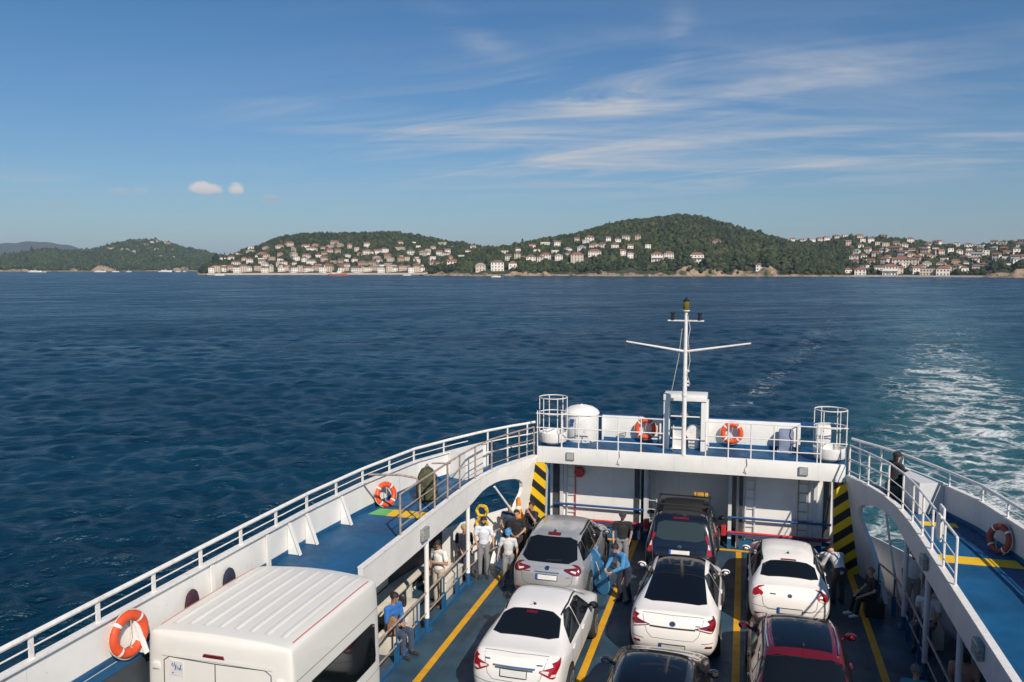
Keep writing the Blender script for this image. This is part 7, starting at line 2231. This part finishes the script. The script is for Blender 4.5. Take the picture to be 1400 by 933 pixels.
    # ---- shoes
    for s in 'lr':
        b = MB(); capsule(b, J['a'+s] + Vector((0, 0, -.035*k)), J['t'+s] + (J['t'+s] - J['a'+s]) * .12, .050*k, .042*k, None, 1.0)
        zmin = min(p[2] for p in b.v); fl = loc[2]
        b.v = [(p[0], p[1], max(p[2], 0.004 if pose.get('ground', True) else p[2])) for p in b.v]
        b.build('shoe', CL[shoes] if shoes in CL else M[shoes], root)
    # ---- hair, cap, glasses, mask
    if not bald:
        b = MB(); vs = []; fs = []; n = 18; rows = 8
        for i in range(rows + 1):
            th = (PI * .60) * i / rows
            for j in range(n):
                ph = 2*PI*j/n
                cut = 1.0
                yy = math.sin(th) * math.sin(ph)
                zz = math.cos(th)
                # hairline climbs over the brow
                lim = .42 if yy < -.35 else (-.55 if long_hair else -.20)
                zz = max(zz, lim)
                q = math.sqrt(max(0, 1 - zz*zz)) / max(1e-6, math.sin(th)) if th > .01 else 1
                rr = .099 * (1 + .04*math.sin(5*ph + 3*th))
                vs.append(hp(rr*math.sin(th)*math.cos(ph)*min(q,1.0), .014 + rr*1.06*math.sin(th)*math.sin(ph)*min(q,1.0), .030 + rr*1.02*zz))
        for i in range(rows):
            for j in range(n): fs.append((i*n+j, (i+1)*n+j, (i+1)*n+(j+1) % n, i*n+(j+1) % n))
        b.add(vs, fs, 0, True)
        if long_hair: b.blob(hp(0, .055, -.06), .085*k, .055*k, .12*k, 12, 8)
        b.build('hair', M[hair], root)
    if cap:
        b = MB()
        prof = [(.002, .128), (.05, .122), (.088, .095), (.105, .060), (.108, .034)]
        vs = []; fs = []; n = 20
        for r_, h in prof:
            for j in range(n):
                a = 2*PI*j/n; vs.append(hp(r_*math.cos(a), .012 + r_*1.08*math.sin(a), h + .008))
        for i in range(len(prof)-1):
            for j in range(n): fs.append((i*n+j, (i+1)*n+j, (i+1)*n+(j+1) % n, i*n+(j+1) % n))
        b.add(vs, fs, 0, True)
        c = b.build('cap', CL[cap], root)
        b = MB(); vs = []
        for j in range(9):
            a = PI + PI * (j + .5) / 9
            vs.append(hp(.098*math.cos(a), .012 + .105*math.sin(a), .045))
        for j in range(9):
            a = PI + PI * (j + .5) / 9
            vs.append(hp(.092*math.cos(a), .012 + .185*math.sin(a), .030 + .012*abs(math.cos(a))))
        vs2 = [v - hu2 * .008 for v in vs]
        fs = [(j, j+1, j+10, j+9) for j in range(8)] + [(j+18, j+27, j+28, j+19) for j in range(8)] + [(j+9, j+10, j+28, j+27) for j in range(8)]
        b.add(vs + vs2, fs, 0, True); b.build('peak', CL[cap], c)
    if glasses:
        b = MB()
        for s in (-1, 1): b.blob(hp(s*.034, -.096, .012), .026*k, .010*k, .018*k, 10, 6)
        b.tube([hp(-.06, -.088, .018), hp(0, -.106, .016), hp(.06, -.088, .018)], .004*k, 5); b.tube([hp(.06, -.088, .018), hp(.088, .0, .02)], .003*k, 5); b.tube([hp(-.06, -.088, .018), hp(-.088, .0, .02)], .003*k, 5)
        b.build('sunglasses', M['black'], root)
    if mask:
        b = MB(); vs = []; fs = []
        for i in range(6):
            for j in range(9):
                a = R(-72 + 18*j); zz = -.012 - .020*i
                rr = (.098 if i < 4 else .090 - .012*(i-3)); vs.append(hp(rr*math.sin(a)*.86, -.004 - rr*math.cos(a)*(1.10 if 0 < i < 4 else 1.0), zz))
        for i in range(5):
            for j in range(8): fs.append((i*9+j, i*9+j+1, (i+1)*9+j+1, (i+1)*9+j))
        nv = len(vs); c0 = hp(0, 0, -.05)
        vs += [v + (c0 - v) * .08 for v in vs]; fs += [tuple(q + nv for q in reversed(f)) for f in fs]
        b.add(vs, fs, 0, True); b.build('face_mask', CL['black'], root)
    return root

SIT = dict(pelvis=(0,.05,.54), waist=(0,.06,.68), chest=(0,.03,.89), neck=(0,.0,1.07), head=(0,-.03,1.235), sl=(-.19,.02,1.02), sr=(.19,.02,1.02), el=(-.23,-.02,.76), er=(.23,-.02,.76), wl=(-.15,-.24,.64), wr=(.15,-.24,.64),
           hl=(-.09,.03,.52), hr=(.09,.03,.52), kl=(-.12,-.40,.52), kr=(.12,-.40,.52), al=(-.13,-.40,.085), ar=(.13,-.40,.085), tl=(-.14,-.56,.035), tr=(.14,-.56,.035), palml=(0,0,-1), palmr=(0,0,-1))
def P(base=None, **kw):
    d = dict(base or {}); d.update(kw); return d

# left passage and deck
person((-6.98, 18.05, 0), R(-22), 'man in white polo shirt and sunglasses behind the left handrail, one arm across his chest',
       P(er=(.27,.0,1.14), wr=(.06,-.20,1.20), el=(-.27,.04,1.13), wl=(-.30,-.02,.88), head=(0,-.05,1.61), look=(.1,-.8,-.45), palmr=(0,1,0)), 'white', 'khaki', 0, 'hair_dark', 1.66, glasses=True, shoes='brown')
person((-6.50, 20.1, 0), R(12), 'man in long pale striped shirt and black face mask standing right of the second pillar',
       P(el=(-.25,-.04,1.15), wl=(-.16,-.26,1.02), er=(.27,-.03,1.14), wr=(.30,-.22,1.02), look=(.15,-.9,-.25)), 'stripe', 'grey', 1, 'hair_dark', 1.64, mask=True)
person((-5.72, 19.75, 0), R(6), 'boy in blue cap and pale tee walking by the left lane line',
       P(el=(-.28,-.02,1.13), wl=(-.30,-.14,.92), er=(.27,.03,1.12), wr=(.29,-.08,.90), kl=(-.10,-.10,.50), al=(-.11,-.04,.085), tl=(-.12,-.20,.035), kr=(.10,.02,.5), ar=(.11,.14,.10), tr=(.12,-.02,.04), look=(.1,-.9,-.3)), 'offwhite', 'grey', 1, 'hair_dark', 1.48, cap='sky', shoes='grey')
person((-5.86, 21.05, 0), R(14), 'person in black tee standing behind the boy with the blue cap',
       P(el=(-.25,-.02,1.14), wl=(-.12,-.24,1.06), er=(.25,-.04,1.15), wr=(.10,-.26,1.08)), 'black', 'charcoal', 1, 'hair_dark', 1.60)
person((-5.64, 21.85, 0), R(-30), 'person in dark clothes raising a hand to the face beside the striped leg',
       P(er=(.26,-.14,1.22), wr=(.10,-.20,1.46), el=(-.24,-.02,1.13)), 'navy', 'charcoal', 0, 'hair_dark', 1.62)
person((-6.25, 21.7, 0), R(5), 'person in dark blue top between the orange cone and the boy in the blue cap',
       P(el=(-.26,-.05,1.15), wl=(-.14,-.22,1.0)), 'denim', 'charcoal', 0, 'hair_dark', 1.58)
person((-7.15, 20.4, 0), R(35), 'fair-haired person in dark top half hidden behind the second left pillar',
       P(SIT), 'navy', 'denim', 1, 'hair_fair', 1.66)
person((-7.05, 15.55, 0.0), R(70), 'passenger in bright blue shirt seated by the handrail right of the white van',
       P(SIT, wl=(-.10,-.20,.72), wr=(.10,-.20,.70), look=(.1,-.9,-.4)), 'blue', 'denim', 0, 'hair_dark', 1.68, sleeve='long')
# between the cars
person((-3.02, 21.45, 0), R(10), 'man in dark cap and black shirt standing between silver hatchback and dark people carrier',
       P(el=(-.26,.02,1.13), wl=(-.25,-.08,.90), er=(.26,.05,1.14), wr=(.21,.02,.90), look=(.05,-.9,-.3)), 'black', 'grey', 1, 'hair_dark', 1.66, cap='charcoal', shoes='charcoal', sleeve='short')
person((-2.72, 19.45, 0), R(-42), 'stooping man in blue and navy jacket between the silver hatchback and the white fastback',
       P(pelvis=(0,.10,.90), waist=(0,.06,1.03), chest=(0,-.06,1.20), neck=(0,-.17,1.34), head=(.02,-.27,1.47), sl=(-.19,-.12,1.30), sr=(.19,-.12,1.30), el=(-.25,-.22,1.04), er=(.25,-.22,1.04), wl=(-.14,-.42,.94), wr=(.12,-.44,.92), hl=(-.09,.10,.87), hr=(.09,.10,.87), kl=(-.11,-.04,.48), kr=(.11,.06,.48), al=(-.11,.06,.085), ar=(.12,.16,.085), tl=(-.12,-.11,.035), tr=(.13,0,.035), look=(.2,-.8,-.55)),
       'sky', 'navy', 1, 'hair_dark', 1.68, sleeve='long')
# right side
person((2.34, 20.95, 0), R(200), 'person in pale top bending beside the white hatchback mirror',
       P(pelvis=(0,.14,.88), waist=(0,.08,1.0), chest=(0,-.10,1.12), neck=(0,-.27,1.18), head=(0,-.42,1.20), sl=(-.19,-.22,1.15), sr=(.19,-.22,1.15), el=(-.24,-.30,.90), er=(.24,-.30,.90), wl=(-.15,-.42,.74), wr=(.15,-.42,.74), hl=(-.09,.15,.86), hr=(.09,.15,.86), kl=(-.11,.05,.47), kr=(.11,.05,.47), al=(-.11,.10,.085), ar=(.12,.12,.085), tl=(-.12,-.07,.035), tr=(.13,-.05,.035), look=(0,-.6,-.8)),
       'offwhite', 'charcoal', 1, 'hair_dark', 1.66, sleeve='long')
person((3.02, 20.3, 0), R(-68), 'person in black dress with pale sleeves seated low by the right lane line',
       P(SIT, wl=(-.10,-.34,.62), wr=(.12,-.36,.60), al=(-.13,-.50,.085), ar=(.10,-.46,.085), tl=(-.14,-.66,.035), tr=(.10,-.62,.035)), 'black', 'black', 1, 'hair_grey', 1.50, shoes='white', long_hair=False)
person((3.98, 20.65, 0), R(-12), 'man in white shirt and pale trousers standing behind the farthest right pillar',
       P(el=(-.25,.02,1.13), wl=(-.22,-.14,.92), er=(.25,.02,1.13)), 'white', 'khaki', 0, 'hair_dark', 1.58)
person((3.98, 18.95, 0), R(-25), 'man in white tee and dark trousers seated between two right pillars',
       P(SIT, el=(-.25,.0,.77), wl=(-.22,-.24,.60)), 'white', 'denim', 0, 'hair_dark', 1.72)
person((3.02, 15.05, 0), R(172), 'person in teal tee with cropped hair seen from behind at the bottom right',
       P(SIT), 'teal', 'charcoal', 1, 'hair_grey', 1.70)
person((3.98, 15.95, 0), R(-15), 'person in peach top with bowed head seated by the nearest right pillar',
       P(SIT, head=(0,-.10,1.20), look=(0,-.7,-.7)), 'peach', 'charcoal', 1, 'hair_dark', 1.68)
person((3.66, 21.75, ZD + .002), R(120), 'person in black with dark hat sitting at the far end of the right side deck',
       P(SIT, pelvis=(0,.05,.40), waist=(0,.04,.54), chest=(0,.0,.75), neck=(0,-.04,.92), head=(0,-.08,1.08), sl=(-.19,-.03,.87), sr=(.19,-.03,.87), el=(-.22,-.16,.66), er=(.22,-.16,.66), wl=(-.12,-.34,.62), wr=(.12,-.34,.62), hl=(-.09,.03,.38), hr=(.09,.03,.38), kl=(-.12,-.36,.50), kr=(.12,-.36,.50), al=(-.13,-.40,.085), ar=(.13,-.40,.085), tl=(-.14,-.55,.035), tr=(.14,-.55,.035)), 'black', 'black', 1, 'hair_dark', 1.62, cap='black', sleeve='long', long_hair=True)
# seats for those who sit away from the benches
crate((3.10, 20.32, 0.0), 0.42, 0.42, 0.38, CL['black'], 'low black case that the person in the black dress sits on', 'travel_case', lid=False)
crate((3.02, 15.02, 0.0), 0.42, 0.42, 0.44, M['cream'], 'cream crate under the person in the teal tee', 'storage_crate', lid=False)
crate((4.02, 18.98, 0.0), 0.5, 0.5, 0.45, M['cream'], 'cream crate under the seated man in the white tee', 'storage_crate', lid=False)
crate((4.02, 16.0, 0.0), 0.5, 0.5, 0.44, M['cream'], 'cream crate under the person in the peach top', 'storage_crate', lid=False)
crate((-7.16, 20.45, 0.0), 0.45, 0.45, 0.44, M['cream'], 'cream crate under the fair-haired person behind the pillar', 'storage_crate', lid=False)
crate((-7.10, 15.52, 0.0), 0.45, 0.45, 0.45, M['cream'], 'cream crate under the passenger in the bright blue shirt', 'storage_crate', lid=False)
crate((3.68, 21.73, ZD + .002), 0.4, 0.4, 0.30, M['dark_steel'], 'dark deck box under the person in the sun hat', 'deck_box', lid=False)
